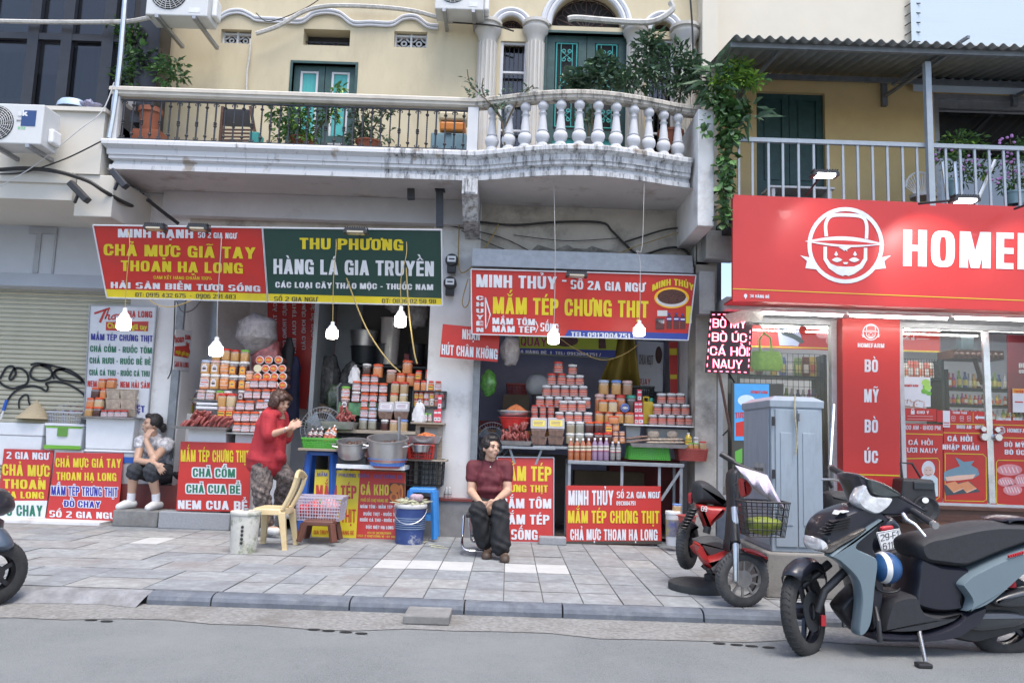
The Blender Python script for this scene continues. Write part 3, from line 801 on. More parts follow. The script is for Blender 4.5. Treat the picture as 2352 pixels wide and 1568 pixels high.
b=MB();b.box(-4.81,-4.40,8.30,YW+.02,3.36,3.83);b.build('beam_end',m_nb,nb_,bevel=.01)
YG=8.75
b=MB();fr=[]
for xp,w in((-40,30),(75,26),(152,26),(247,28),(352,30)):
 c=px(xp,160,YG);b.box(c.x-w*YG/F/2,c.x+w*YG/F/2,YG-.06,YG,4.53,7.6)
for yp in(92,):c=px(150,yp,YG);b.box(-8,px(352,90,YG).x-.07,YG-.055,YG-.003,c.z-.03,c.z+.05)
b.box(px(352,90,YG).x+.07,XL,YG-.05,YG+.3,4.6,7.6)
b.build('window_frame',m_nw,nb_)
b=MB();b.box(-8,XL-.1,YG+.01,YG+.02,4.5,7.6);b.build('window_pane',glass('window_glass',(.45,.47,.5),.5,.4),nb_)
b=MB()
b.mi=0;b.box(-8.5,XL,11,11.1,4.2,8)
b.mi=1
for xa,xb_,ya,yb in((0,60,120,230),(155,240,110,240)):
 p,q=px(xa,ya,YG+.25),px(xb_,yb,YG+.25);b.box(p.x,q.x,YG+.25,YG+.26,q.z,p.z)
b.mi=2
for xa,xb_,ya,yb in((75,140,170,240),(180,240,95,105),(0,45,90,98)):
 p,q=px(xa,ya,YG+.2),px(xb_,yb,YG+.2);b.box(p.x,q.x,YG+.2,YG+.21,q.z,p.z)
b.build('inner_curtain',[m_dark,mat('grey_curtain',(.22,.23,.24),.9,var=.3,scale=6,stretch=(6,1,.2)),mat('grey_panel',(.19,.185,.19),.8,var=.1)],nb_)
b=MB()
b.box(-9.5,-4.40,9.42,9.5,2.93,3.52)
p0=[V((-9.5,9.42,2.93)),V((-4.4,9.42,2.93)),V((-4.4,9.30,2.75)),V((-9.5,9.30,2.75))]
b.prism(p0,(0,.25,0));b.build('fascia_panel',m_panel,nb_)
b=MB()
for xp in(88,127):
 c=px(xp,560,9.41);b.box(c.x-.035 if xp<100 else c.x-.012,c.x+.03 if xp<100 else c.x+.012,9.405,9.42,2.93,3.5)
c=px(102,503,9.41);b.box(c.x-.17,c.x+.17,9.40,9.421,3.42,3.50)
b.build('fascia_strip',mat('grey_tape',(.33,.35,.38),.6,var=.1),nb_)
b=MB();n=46
for i in range(n):
 z0=.44+i*.056
 if z0>2.76:break
 pr=[(9.62,z0),(9.595,z0+.008),(9.59,z0+.03),(9.60,z0+.046),(9.625,z0+.05),(9.625,z0+.056)]
 b.loft([[V((-9.5,y,z))for y,z in pr],[V((-4.62,y,z))for y,z in pr]],cap=False,closed=False,smooth=False)
o_sh=b.build('roller_shutter',m_shut,nb_)
b=MB();SP=yplane(9.585)
for row,y in enumerate((625,643,660)):
 for k in range(7):
  x=12+k*36+(row%2)*14
  c=SP.at(x,y+x*.03-8);b.ball((c.x,9.585,c.z),(.028,.004,.013),6)
b.build('shutter_hole',mat('hole_black',(.008,.008,.008),.9),nb_)
b=MB()
for pts,w in(([(0,870),(14,845),(30,842),(36,858),(26,872),(22,866),(34,846),(52,848),(64,862),(62,880),(44,888),(30,892),(10,886),(-10,868)],5.5),([(118,843),(98,838),(78,842),(70,856),(74,868),(92,874),(112,870),(120,858),(112,846),(92,838)],5.5),([(124,870),(122,858),(132,848),(150,852),(172,862),(186,872),(188,878),(170,876),(140,872),(128,862),(128,852),(150,846)],5),([(70,838),(84,834),(104,836),(130,842),(160,850),(184,866),(196,884),(204,906)],4.5),([(4,950),(20,915),(40,895),(70,886),(92,890),(106,898),(110,888),(106,880),(130,876),(160,884),(186,900),(196,912)],5),([(44,938),(44,920),(54,908),(64,908),(66,922),(72,936)],4.5),([(60,942),(76,946),(90,930)],3.5)):
 strokepx(b,SP,smoothpath(pts,4),w,.006)
b.build('graffiti',mat('black_spray',(.012,.012,.013),.7),nb_)
b=MB();b.box(-4.72,-4.40,9.56,9.9,0,3.52);b.box(-9.5,XN,9.0,9.7,-.02,.03);b.build('side_wall',m_pill,nb_)
# store building on the right
m_yel=mat('yellow_plaster',(.66,.495,.24),.9,var=.07,scale=2.5,bump=.1,dirt=(.55,.43,.26),dscale=1.0,dlo=.52,dhi=.8)
m_upw=mat('ivory_render',(.60,.56,.475),.9,var=.04,scale=2,dirt=(.62,.56,.46),dscale=.8)
m_corr=mat('corrugated_grey',(.20,.22,.22),.5,metal=.1,var=.15,scale=5)
m_rail=mat('blue_grey_rail',(.30,.345,.39),.45,var=.08,scale=12)
st=T('store_building','yellow house with grey corrugated awning, railing and a glass fronted food store below','building',(4.2,9.2,0))
XS=2.25
hd=hx(1738,212,1896,445,9.24);hd[2]=3.7
hw=hx(2148,218,2420,445,9.24);hw[2]=3.9;hw[1]=7.4
wall('yellow_wall',2.36,8,3.6,5.8,9.24,[hd,hw],m_yel,st)
b=MB();b.box(XS-.07,8,9.22,9.5,5.75,8.2);b.box(XS-.07,2.37,8.95,9.24,SZ,8.2)
b.build('upper_render',m_upw,st)
b=MB();b.box(2.125,2.37,9.0,9.4,0,SZ-.003);b.build('lower_pillar',m_low,st)
leaves(hd,'shutter_door','',st,Y=9.30,solid=True)
b=MB()
b.mi=0;b.box(hw[0]+.04,hw[1],9.34,9.35,hw[2],hw[3]-.2)
b.build('window_pane',glass('dark_glass',(.10,.11,.11),1.6,1.5),st)
b=MB()
for x in(hw[0],hw[0]+2.2):b.box(x,x+.07,9.26,9.34,hw[2],hw[3])
b.box(hw[0],hw[1],9.255,9.33,hw[3]-.06,hw[3]);b.box(hw[0],hw[1],9.3,9.42,hw[3]-.16,hw[3]-.06);b.box(hw[0],hw[1],9.35,9.44,hw[3]-.24,hw[3]-.17)
b.build('window_frame',m_grey,st)
b=MB();b.box(2.4,8,9.9,10,3.6,5.8);b.box(2.36,8,8.35,9.23,3.5,3.68);b.build('balcony_slab',m_dark,st)
b=MB()
A0,A1=px(1690,72,7.75),px(2352,116,7.75)
zf,zb=(A0.z+A1.z)/2+.0,5.70
n=150;x0a,x1a=A0.x-.02,A0.x+5.2
top,bot=[],[]
for i in range(n*4+1):
 x=x0a+(x1a-x0a)*i/(n*4);w=.02*math.sin(i*math.pi*2/13.4)
 xb=max(x,x0a)
 top.append((V((x,7.75,zf+w)),V((x+.02,YW+.03,zb+w))))
k=len(top)
b.add([p[0]for p in top]+[p[1]for p in top],[(i,i+1,k+i+1,k+i)for i in range(k-1)],True)
o_aw=b.build('awning',m_corr,st)
sd=o_aw.modifiers.new('thick','SOLIDIFY');sd.thickness=.004
b=MB()
def slope(t):return 7.75+(YW-7.75)*t,zf+(zb-zf)*t-.04
for t,h in((.09,.05),(.93,.06)):
 y,z=slope(t);b.box(x0a,x1a,y-.02,y+.02,z-h,z)
for xp in(2035,2335,1700):
 c=px(xp,215,9.15)
 y,z=slope(.12);b.bar((c.x,9.18,c.z-.02),(c.x+.08,y,z-.03),.035);b.box(c.x-.03,c.x+.03,9.17,9.23,c.z-.14,c.z+.2)
b.bar(px(2050,195,8.9),px(2225,85,7.7),.03)
b.build('awning_frame',mat('frame_steel',(.20,.22,.24),.5,metal=.4,var=.2,scale=10),st)
b=MB()
c0,c1=px(2127,130,8.0),px(2141,470,8.05)
b.bar((c1.x-.02,8.03,3.7),(c1.x-.02,8.03,5.3),.062)
b.build('awning_post',m_rail,st)
b=MB();YRR=8.08;zt=px(1700,318,YRR).z
xr0=px(1695,400,YRR).x
b.box(xr0,8,YRR-.02,YRR+.02,zt-.035,zt+.01);b.box(xr0,8,YRR-.02,YRR+.02,3.68,3.72)
o_r=b.build('balcony_railing',m_rail,st)
bb=MB();bb.box(-.012,.012,-.01,.01,3.72,zt-.036);first=None
xs_=[px(x,380,YRR).x for x in(1697,1728,1765,1798,1834,1869,1902,1936,1970,2004,2038,2073)]
xs_+=[xs_[-1]+.155*k for k in range(1,14)]
for i,x in enumerate(xs_):
 o=first.copy()if first else bb.build('railing_bar',m_rail,o_r,local=True)
 if first:COL.objects.link(o);o.parent=o_r
 first=first or o
 o.location=V((x,YRR,0))-root_of(o_r)
tp=MB();nx_,nz_=26,12
a_,c_=px(2095,0,9.1),px(2560,130,9.1)
vs=[V((a_.x+(c_.x+1-a_.x)*i/nx_,9.14-.004*(i%2),5.5+1.4*j/nz_))for j in range(nz_+1)for i in range(nx_+1)]
tp.add(vs,[(j*(nx_+1)+i,j*(nx_+1)+i+1,(j+1)*(nx_+1)+i+1,(j+1)*(nx_+1)+i)for j in range(nz_)for i in range(nx_)],True)
one(tp,'tarpaulin',mat('pale_blue_tarp',(.52,.60,.67),.9,spec=.1,var=0,dirt=(.44,.52,.60),dscale=.5,stretch=(.25,1,5),scale=3),'pale blue tarpaulin stretched over the ivory wall above the corrugated awning','tarpaulin')
# signs
C_RED,C_YEL,C_WHT,C_GRN,C_NAVY,C_DK=(.46,.026,.02),(.62,.50,.02),(.62,.64,.68),(.012,.14,.075),(.02,.02,.26),(.05,.05,.04)
def P_(c):return flat(c,.42)
SIGNMATS=[P_(c)for c in(C_RED,C_YEL,C_WHT,C_GRN,C_NAVY,C_DK)]
R_,Y_,W_,G_,N_,D_=range(6)
EXTRA={}
def sign(name,label,cat,corners,Yt,Yb,base,texts=(),zones=(),cv=ID,th=.02,extra=(),group=None,frame=None,plane=None,draw=None):
 """corners tl, tr, br, bl as photo pixels on a plane through Yt (top) and Yb (bottom)"""
 cs=[cv(*c)for c in corners]
 if plane is None:
  A,B=px((cs[0][0]+cs[1][0])/2,(cs[0][1]+cs[1][1])/2,Yt),px((cs[2][0]+cs[3][0])/2,(cs[2][1]+cs[3][1])/2,Yb)
  plane=lean(A,B)
 pts=[plane.at(*c)for c in cs]
 base_pt=(pts[2]+pts[3])/2
 t=T(name,label,cat,base_pt,group)
 mats=SIGNMATS+list(extra)
 b=MB();b.mi=base;b.prism(pts,-plane.n*th)
 b.build('board',mats,t)
 if frame is not None:
  b=MB()
  for i in range(4):b.bar(pts[i],pts[(i+1)%4],.012,.024,up=plane.n)
  b.build('frame',frame,t)
 b=MB()
 for z in zones:quadpx(b,plane,z[1],.002,z[0],cv)
 for tx in texts:
  s,a,e,cap,col=tx[:5];o=tx[5]if len(tx)>5 else{}
  if 'out'in o:letters(b,plane,s,a,e,cap,o.get('b',cap*.05),.003,o.get('oc',W_),o.get('cv',cv),o.get('arc',0),out=o['out'],weight=o.get('w'))
  letters(b,plane,s,a,e,cap,o.get('b',cap*.05),.0048,col,o.get('cv',cv),o.get('arc',0),weight=o.get('w'))
 if draw:draw(b,plane)
 if b.f:b.build('lettering',mats,t)
 return t,plane
M0,M1,M2,M3=Mt
L0,L1,L2,L3=L
tl,tr,br,bl=(214,517),(1014,528),(1016,701),(246,683)
PBIG=lean(px(614,522,8.10),px(631,692,8.40))
sign('overhead_sign','red overhead sign with yellow and white lettering, above the stall of red-lidded jars','sign',[tl,(603,523),(615.5,692.5),bl],0,0,R_,plane=PBIG,cv=ID,zones=[(Y_,[(243,664),(614,674.5),(615.4,692),(246,682.5)])],frame=m_trim,texts=[('MINH HẠNH',(825,150),(1352,156),60,W_,dict(cv=M0,b=5)),('SỐ 2 GIA NGƯ',(1385,152),(1655,160),40,W_,dict(cv=M0,b=2.2)),('CHẢ MỰC GIÃ TAY',(725,275),(1788,300),80,Y_,dict(cv=M0,b=6)),('THOAN HẠ LONG',(845,384),(1700,403),74,Y_,dict(cv=M0,b=6)),('CAM KẾT HÀNG CHUẨN 100%',(1075,440),(1482,447),22,Y_,dict(cv=M0,b=1)),('HẢI SẢN BIỂN TƯƠI SỐNG',(775,503),(1822,530),42,W_,dict(cv=M0,b=2.6)),('ĐT: 0915 432 675  -  0906 291 483',(948,565),(1650,580),30,D_,dict(cv=M0,b=1.4))])
sign('overhead_sign','dark green overhead sign with yellow and white lettering and a yellow strip','sign',[(603.5,523),tr,br,(616,692.5)],0,0,6,plane=PBIG,zones=[(Y_,[(614.5,674.5),(1014.8,685),(1015.8,700.5),(616,692)])],extra=[flat((.010,.045,.034),.4)],frame=m_trim,texts=[('THU PHƯƠNG',(305,231),(1030,242),78,Y_,dict(cv=M1,b=6)),('HÀNG LÁ GIA TRUYỀN',(122,405),(1245,422),105,W_,dict(cv=M1,b=8)),('CÁC LOẠI CÂY THẢO MỘC - THUỐC NAM',(135,500),(1240,518),40,W_,dict(cv=M1,b=2.5)),('SỐ 2 GIA NGƯ',(127,594),(428,598),30,D_,dict(cv=M1,b=1.4)),('ĐT: 0836 02 58 98',(882,608),(1260,612),30,D_,dict(cv=M1,b=1.4))])
blue=flat((.03,.06,.30));tanp=flat((.55,.55,.55));brown=mat('printed_meat',(.07,.025,.018),.5,var=.6,scale=60);dkp=flat((.10,.03,.03));gold=flat((.80,.42,.02))
def logo_thuy(b,p):
 cv=M2
 quadpx(b,p,disc(1118,572,122,74,32),.0035,9,cv);quadpx(b,p,disc(1118,583,108,52,28),.0042,7,cv);quadpx(b,p,disc(1118,565,100,52,28),.005,8,cv)
 for x,y,w,h in((1100,735,38,110),(1150,735,38,110),(1195,738,36,105)):
  quadpx(b,p,[(x-w/2,y+h/2),(x-w/2,y-h*.2),(x-w*.2,y-h*.42),(x+w*.2,y-h*.42),(x+w/2,y-h*.2),(x+w/2,y+h/2)],.0038,10,cv)
  quadpx(b,p,[(x-w*.2,y-h*.42),(x-w*.2,y-h*.52),(x+w*.2,y-h*.52),(x+w*.2,y-h*.42)],.0039,6,cv)
  quadpx(b,p,[(x-w/2,y-4),(x-w/2,y-26),(x+w/2,y-26),(x+w/2,y-4)],.0042,4,cv);quadpx(b,p,[(x-w*.4,y-10),(x-w*.4,y-20),(x+w*.4,y-20),(x+w*.4,y-10)],.0046,2,cv)
 for x,y,w,h,c in((1036,755,62,80,10),(1036,738,60,26,2),(1052,680,70,40,7),(1238,690,40,120,1),(1060,792,90,14,0)):
  quadpx(b,p,[(x-w/2,y-h/2),(x+w/2,y-h/2),(x+w/2,y+h/2),(x-w/2,y+h/2)],.0036,c,cv)
 strokepx(b,p,[(165,735),(182,775),(165,815)],6,.005,W_,cv)
 for s in([(1606,570),(1640,690),(1608,790),(1606,570)],):strokepx(b,p,s,9,.005,W_,M1)
chuyen=[(c,(1542,588+44.5*i),(1592,589+44.5*i),30,W_,dict(cv=M1,b=3))for i,c in enumerate('CHUYÊN')]
sign('stall_sign','red sign with a bowl of meat printed at its end, above the white-lidded jar pyramid','sign',[(1082,618),(1598,632),(1580,781),(1084,767)],8.55,8.68,R_,extra=[blue,tanp,brown,gold,dkp],draw=logo_thuy,zones=[(6,[M2(362,846),M2(396,797),M2(1238,822),M2(1230,868)])],frame=m_trim,texts=chuyen+[('MINH THỦY',(1094,659),(1278.5,664.3),29,W_,dict(b=2.6)),('-',(1291,657),(1301,657.3),29,W_,dict(b=1)),('SỐ 2A GIA NGƯ',(410,510),(928,532),62,W_,dict(cv=M2,b=5)),('MẮM TÉP CHƯNG THỊT',(1132,720),(1489,730),38.5,Y_,dict(b=3)),('MẮM TÔM',(1131,744),(1228.5,747),14.5,W_,dict(b=1.5)),('MẮM TÉP',(1131,762),(1230,764.5),14.5,W_,dict(b=1.5)),('SỐNG',(198,806),(326,812),58,W_,dict(cv=M2,b=4)),('TEL: 0913004751 /',(413,844),(862,858),35,W_,dict(cv=M2,b=2.6)),('MINH THỦY',(982,528),(1272,528),46,Y_,dict(cv=M2,b=4,arc=14))])
sign('hanging_sign','small red sign with white lettering hung on the white pillar beside the electric meters','sign',[(1017,744),(1149,756),(1143,831),(1010,819.5)],8.86,8.88,R_,th=.008,texts=[('NHẬN',(1443,860),(1567,869),70,W_,dict(cv=M1,b=4.5)),('HÚT CHÂN KHÔNG',(1298,968),(1690,1003),72,W_,dict(cv=M1,b=4.5))])
def thoan(b,p):
 strokepx(b,p,smoothpath([(660,682),(700,668),(770,645)],4),14,.005,0,M0);strokepx(b,p,[(740,652),(698,745)],16,.005,0,M0)
 strokepx(b,p,smoothpath([(760,655),(735,720),(745,700),(765,690),(758,722),(775,720)],4),9,.0052,0,M0)
 strokepx(b,p,smoothpath([(800,692),(782,705),(786,722),(806,714),(804,692),(830,690),(840,688),(826,712),(842,716),(852,690),(846,718)],4),9,.0054,0,M0)
sign('menu_board','white menu board of blue, green and red lines, hung behind the pale foam boxes','menu board',[(207,701),(360,703.5),(340,962),(193,962)],9.5,9.53,W_,th=.012,draw=thoan,zones=[(R_,[M0(742,740),M0(1040,737),M0(1036,806),M0(740,800)])],frame=m_grey,cv=ID,texts=[(s,a,e,c,k,dict(cv=M0,b=bb))for s,a,e,c,k,bb in(('HẠ LONG',(897,707),(1065,711),45,R_,3),('Chả mực giã tay',(752,783),(1028,795),36,Y_,2.5),('MẮM TÉP CHƯNG THỊT',(636,866),(1068,880),44,N_,3),('CHẢ CỐM - RUỐC TÔM',(630,948),(1063,962),42,G_,3),('CHẢ RƯƠI - RUỐC BỀ BỀ',(626,1030),(1055,1042),42,G_,3),('CHẢ CÁ THU - RUỐC CÁ THU',(624,1113),(1047,1123),40,G_,3),('NEM CÁ THU - NEM HẢI SẢN',(612,1193),(1048,1205),42,R_,3),('ĐẶC BIỆT',(780,1368),(1013,1373),46,N_,3))])
sign('menu_board','small white price board with red lettering on the inner wall of the first stall','menu board',[M0(1228,795),M0(1348,800),M0(1325,1085),M0(1212,1075)],0,0,W_,th=.004,plane=Plane((-3.965,0,0),(1,0,0)),zones=[(R_,[M0(1222,912),M0(1320,905),M0(1332,950),M0(1318,995),M0(1218,975)])],texts=[(s,a,e,c,k,dict(cv=M0,b=2))for s,a,e,c,k in(('hoan',(1224,885),(1288,880),50,R_),('550k',(1296,862),(1336,864),30,R_),('1kg',(1302,905),(1326,905),24,R_),('mực giã tay',(1230,960),(1322,980),28,Y_),('SẢN HẠ LONG',(1222,1052),(1320,1060),36,R_))])
sign('price_board','red price board with a white lower band, standing next to the motorcycle wheel','sign board',[L0(25,103),L0(337,112),L0(280,538),L0(-22,530)],9.5,9.32,R_,th=.012,zones=[(W_,[L0(-12,428),L0(296,427),L0(281,536),L0(-21,528)])],texts=[(s,a,e,c,k,dict(cv=L0,b=c*.08))for s,a,e,c,k in(('2 GIA NGƯ',(40,165),(305,172),44,W_),('CHẢ MỰC',(14,268),(312,278),70,Y_),('THOAN',(20,350),(285,357),58,Y_),('HẠ LONG',(25,410),(275,415),42,Y_),('ĐỒ CHAY',(0,520),(265,525),68,G_))])
sign('price_board','red price board with yellow, navy and white lines, leaning beside the stone block','sign board',[L0(350,125),L0(772,132),L0(735,557),L0(287,540)],9.42,9.26,R_,th=.012,texts=[(s,a,e,c,k,dict(cv=L0,b=c*.08,**o))for s,a,e,c,k,o in(('CHẢ MỰC GIÁ TAY',(347,217),(757,222),56,Y_,{}),('THOAN HẠ LONG',(352,298),(728,305),50,Y_,{}),('MẮM TÉP TRƯNG THỊT',(320,392),(735,402),56,N_,dict(out=4)),('ĐỒ CHAY',(400,465),(628,472),40,N_,dict(out=4)),('SỐ 2 GIA NGƯ',(308,529),(722,542),40,W_,{}))])
sign('price_board','red price board with two green outlined lines, standing on the long stone block','sign board',[L0(1130,57),L0(1572,68),L0(1556,497),L0(1100,488)],8.99,8.955,R_,th=.012,texts=[(s,a,e,c,k,dict(cv=L0,b=c*.08,**o))for s,a,e,c,k,o in(('MẮM TÉP CHƯNG THỊT',(1130,183),(1560,188),74,Y_,{}),('CHẢ CỐM',(1205,278),(1470,283),54,G_,dict(out=7)),('CHẢ CUA BỂ',(1165,378),(1502,384),52,G_,dict(out=7)),('NEM CUA BỂ',(1112,479),(1546,486),55,W_,{}))])
def fishpic(b,p):
 quadpx(b,p,[(835,315),(931,318),(930,440),(833,438)],.003,6,L1)
 for x,y,rx,ry,c in((868,350,30,30,7),(905,375,16,50,7),(862,405,28,30,7),(868,350,16,16,6),(905,380,8,30,8),(862,405,14,16,8),(885,430,30,9,7)):quadpx(b,p,disc(x,y,rx,ry,14),.0035+.0003*c,c,L1)
sign('price_board','half yellow, half red price board standing behind the blue paint bucket','sign board',[L1(370,232),L1(935,250),L1(930,672),L1(347,655)],8.82,8.68,Y_,th=.01,draw=fishpic,extra=[flat((.10,.035,.02)),flat((.55,.17,.03)),flat((.30,.07,.02)),flat((.10,.10,.33))],zones=[(R_,[L1(650,241),L1(934,251),L1(929,671),L1(626,663)])],texts=[(s,a,e,c,k,dict(cv=L1,b=c*bb))for s,a,e,c,k,bb in(('MẮM TÉP PHƯƠNG THẢO - CHỢ HÀNG BÈ',(382,274),(915,292),23,9,.05),('MẮM TÉP',(375,413),(628,416),84,R_,.07),('CHƯNG THỊT',(366,558),(624,565),84,R_,.05),('GIA TRUYỀN CHỢ HÀNG BÈ',(362,636),(613,641),25,R_,.05),('CÁ KHO',(655,390),(830,394),66,Y_,.07),('PHỐ CỔ CHỢ HÀNG BÈ',(655,432),(826,437),19,Y_,.05),('MẮM TÔM - MẮM TÉP SỐNG',(652,473),(912,478),20,W_,.06),('RUỐC THỊT - RUỐC TÔM',(672,519),(898,524),20,W_,.06),('RUỐC CÁ THU - RUỐC BỀ BỀ',(650,556),(912,562),20,W_,.06),('ĐẶC BIỆT HẠ LONG',(688,601),(860,606),20,W_,.06),('CS1: ĐT 0839625888',(697,634),(845,638),13,Y_,.05),('CS2: 2 CHỢ CỐNG VỊ - ĐT 086518',(636,652),(906,661),13,Y_,.05))])
sign('price_board','tall red price board with yellow and white lines behind the woman in maroon','sign board',[(1142,1049),(1272,1050.5),(1271.5,1246),(1140,1243)],8.95,8.8,R_,th=.015,frame=m_grey,texts=[(s,a,e,c,k,dict(cv=L2,b=c*.07))for s,a,e,c,k in(('MẮM TÉP',(-82,302),(246,306),92,Y_),('CHƯNG THỊT',(-82,372),(224,375),44,Y_),('MẮM TÔM',(-82,473),(245,476),60,W_),('MẮM TÉP',(-82,573),(234,576),60,W_),('SỐNG',(-6,670),(160,672),62,W_))])
sign('price_board','wide low red price board with white and yellow lines, standing below the sauce bottles','sign board',[L2(340,332),L2(930,337),L2(935,698),L2(340,700)],8.86,8.8,R_,th=.015,zones=[(D_,[L2(340,681),L2(935,679),L2(935,697),L2(340,699)])],texts=[(s,a,e,c,k,dict(cv=L2,b=c*.07))for s,a,e,c,k in(('MINH THỦY',(353,455),(634,455),92,W_),('SỐ 2A GIA NGƯ',(655,411),(921,412),40,W_),('0913004751',(653,456),(772,456),26,W_),('MẮM TÉP CHƯNG THỊT',(350,567),(921,569),78,Y_),('CHẢ MỰC THOAN HẠ LONG',(364,673),(910,675),68,W_))])
m_led=mat('red_led',(1.0,.10,.16),emit=5)
m_ledp=mat('led_board',(.03,.006,.012),.3)
def leds(b,p):
 for k in range(7):
  for xa,ya,xb_,yb in((1402+k*38,690-k,1420+k*38,689-k),(1372+k*42,1083+k*1.5,1390+k*42,1084+k*1.5)):
   if k<7:strokepx(b,p,[(xa,ya),(xb_,yb)],5,.006,6,M2)
  strokepx(b,p,[(1390-k*3.8,720+k*52),(1389-k*3.8,742+k*52)],5,.006,6,M2);strokepx(b,p,[(1668-k*1.8,800+k*40),(1667-k*1.8,818+k*40)],5,.006,6,M2)
sign('neon_sign','dark panel with glowing pink red letters, hung between the cable bundle and the glass shopfront','lit sign',[M2(1392,665),M2(1690,668),M2(1664,1106),M2(1358,1092)],8.72,8.72,7,th=.04,draw=leds,extra=[m_led,m_ledp],texts=[(s,a,e,60,6,dict(cv=M2,b=2.2,w=0))for s,a,e in(('BÒ MỸ',(1405,778),(1640,785),),('BÒ ÚC',(1400,875),(1643,883)),('CÁ HỒI',(1386,972),(1652,979)),('NAUY',(1406,1060),(1612,1069)))])
def farmer(b,p,cx,cy,s,cv,w=W_,lw=1.0):
 """round emblem: bearded face under a broad hat inside a ring, ribbon tails at both sides"""
 q=lambda x,y:(cx+x*s,cy+y*s)
 def st_(pts,wd,sm=True):strokepx(b,p,[q(*c)for c in(smoothpath(pts,5)if sm else pts)],wd*s*lw,.0046,w,cv)
 def fl(pts,o=.005,c=w):quadpx(b,p,[q(*c_)for c_ in pts],o,c,cv)
 st_([(253*math.cos(R(a)),253*math.sin(R(a)))for a in range(0,361,9)],28,False)
 st_([(-135,-62),(-138,-150),(-100,-205),(0,-212),(110,-200),(146,-150),(146,-45)],24)
 fl([(-285,-28)]+[(-285+56*i,-28+i*2-44*math.sin(math.pi*i/10))for i in range(1,10)]+[(275,-5)]+[(275-56*i,-8-i*2+30*math.sin(math.pi*i/10))for i in range(1,10)])
 fl([(-235,-26)]+[(-235+46*i,-28+i*2-16*math.sin(math.pi*i/10))for i in range(1,10)]+[(232,-9)]+[(232-46*i,-8-i*2+14*math.sin(math.pi*i/10))for i in range(1,10)],.0056,R_)
 fl([(-155,10),(-155,100),(-118,160),(-60,200),(-20,215),(0,207),(20,215),(60,200),(118,160),(152,100),(152,18),(128,18),(126,92),(100,130),(60,148),(0,150),(-60,146),(-104,128),(-130,90),(-130,10)])
 fl([(-50,12),(40,12),(10,30),(14,44),(-4,30),(-6,40)]);
 for sx in(-1,1):
  fl([(sx*66,40),(sx*80,66),(sx*66,76),(sx*52,66)])
  fl([(sx*98,102)]+[(sx*(98-19*i),102-18*math.sin(math.pi*i/4))for i in range(1,4)]+[(sx*22,102)]+[(sx*(22+19*i),102+16*math.sin(math.pi*i/4))for i in range(1,4)])
  fl([(sx*230,90),(sx*318,70),(sx*270,110),(sx*282,160),(sx*190,170)])
 fl([(-20,118),(20,118),(10,132),(-10,132)])
c1=[(1683,447),(2720,490.5),(2720,729),(1683,690)]
def store_face(b,p):
 farmer(b,p,543,205,1.0,M3)
 for ch,xa,xb_ in(('H',945,1110),('O',1140,1307),('M',1340,1558),('E',1597,1718),('F',1746,1862),('A',1885,2080),('R',2110,2270),('M',2300,2518)):
  y=349+(xa-945)*.03
  letters(b,p,ch,(xa,y),(xb_,y+(xb_-xa)*.03),254,21 if ch!='O'else 24,.005,W_,M3)
 strokepx(b,p,[(1683,663),(2720,705)],1.6,.004,Y_)
 letters(b,p,'34 HÀNG BÈ',(1722,683),(1767,685),7,.4,.005,W_)
 quadpx(b,p,[(1712.5,687),(1708.5,680),(1709.5,676),(1712.5,674.5),(1715.5,676),(1716.5,680)],.005,W_)
m_fas=mat('red_fascia_vinyl',(.47,.024,.02),.45,var=.05,scale=2,coat=.08)
sign('store_sign','huge red fascia with a bearded farmer emblem and white capitals above the glass shopfront','sign',c1,8.0,7.98,6,th=.05,extra=[m_fas],draw=store_face)
def pillar_face(b,p):
 farmer(b,p,720,812,.215,M3,lw=1.25)
 for s,a,e,c,bb,cv in(('HOMEFARM',(628,918),(814,922),30,2.4,M3),('BÒ',(676,1090),(770,1092),88,7,M3),('MỸ',(673,1302),(775,1303),92,7,M3),('BÒ',(676,1514),(770,1516),92,7,M3),('ÚC',(602,192),(688,193),78,6,L3)):letters(b,p,s,a,e,c,bb,.004,W_,cv)
 strokepx(b,p,[(1937,1088),(2067,1092)],2.6,.004,Y_);strokepx(b,p,[(1937,1133),(2067,1137)],2.6,.004,Y_)
sign('pillar_sign','tall narrow red panel with stacked white words, between two glass shop windows','sign',[(1935,728),(2067,731),(2067,1175),(1937,1172)],8.9,8.9,6,th=.2,extra=[m_fas],draw=pillar_face)
# glass fronted food store
YS=9.10
SP_=yplane(YS)
m_frame=mat('white_aluminium',(.52,.53,.54),.45,metal=.2,var=.1,scale=10,dirt=(.33,.32,.30),dscale=3,dlo=.55,dhi=.8)
m_tube=mat('tube_light',(1.0,.97,.93),emit=15)
store_glass=glass('shop_glass',(.95,.97,.96),.28,.2)
m_stwall=mat('store_wall',(.55,.56,.60),.8,var=.05,scale=2)
m_wood=mat('dark_wood',(.085,.038,.025),.5,var=.4,scale=5,stretch=(1,8,8))
b=MB()
b.mi=0;b.poly([(2.4,12.2,.4),(9,12.2,.4),(9,12.2,3.4),(2.4,12.2,3.4)]);b.poly([(2.45,YS,.4),(2.45,12.2,.4),(2.45,12.2,3.4),(2.45,YS,3.4)])
b.poly([(2.4,YS-.2,2.78),(9,YS-.2,2.78),(9,12.3,3.0),(2.4,12.3,3.0)])
b.mi=1;b.poly([(2.4,YS-.05,.5),(9,YS-.05,.5),(9,12.3,.5),(2.4,12.3,.5)])
b.build('store_interior',[m_stwall,mat('store_floor',(.35,.33,.31),.35,var=.1)],st)
b=MB();b.box(2.36,9,8.55,YS+.1,2.62,2.76);b.build('shopfront_header',m_frame,st)
b=MB()
c=lambda x,y,Y=YS:px(x,y,Y)
zt,zb0=2.62,.50
def post(b,xp,w):x=c(xp,950).x;b.box(x-w/2,x+w/2,YS-.04,YS+.06,zb0,zt)
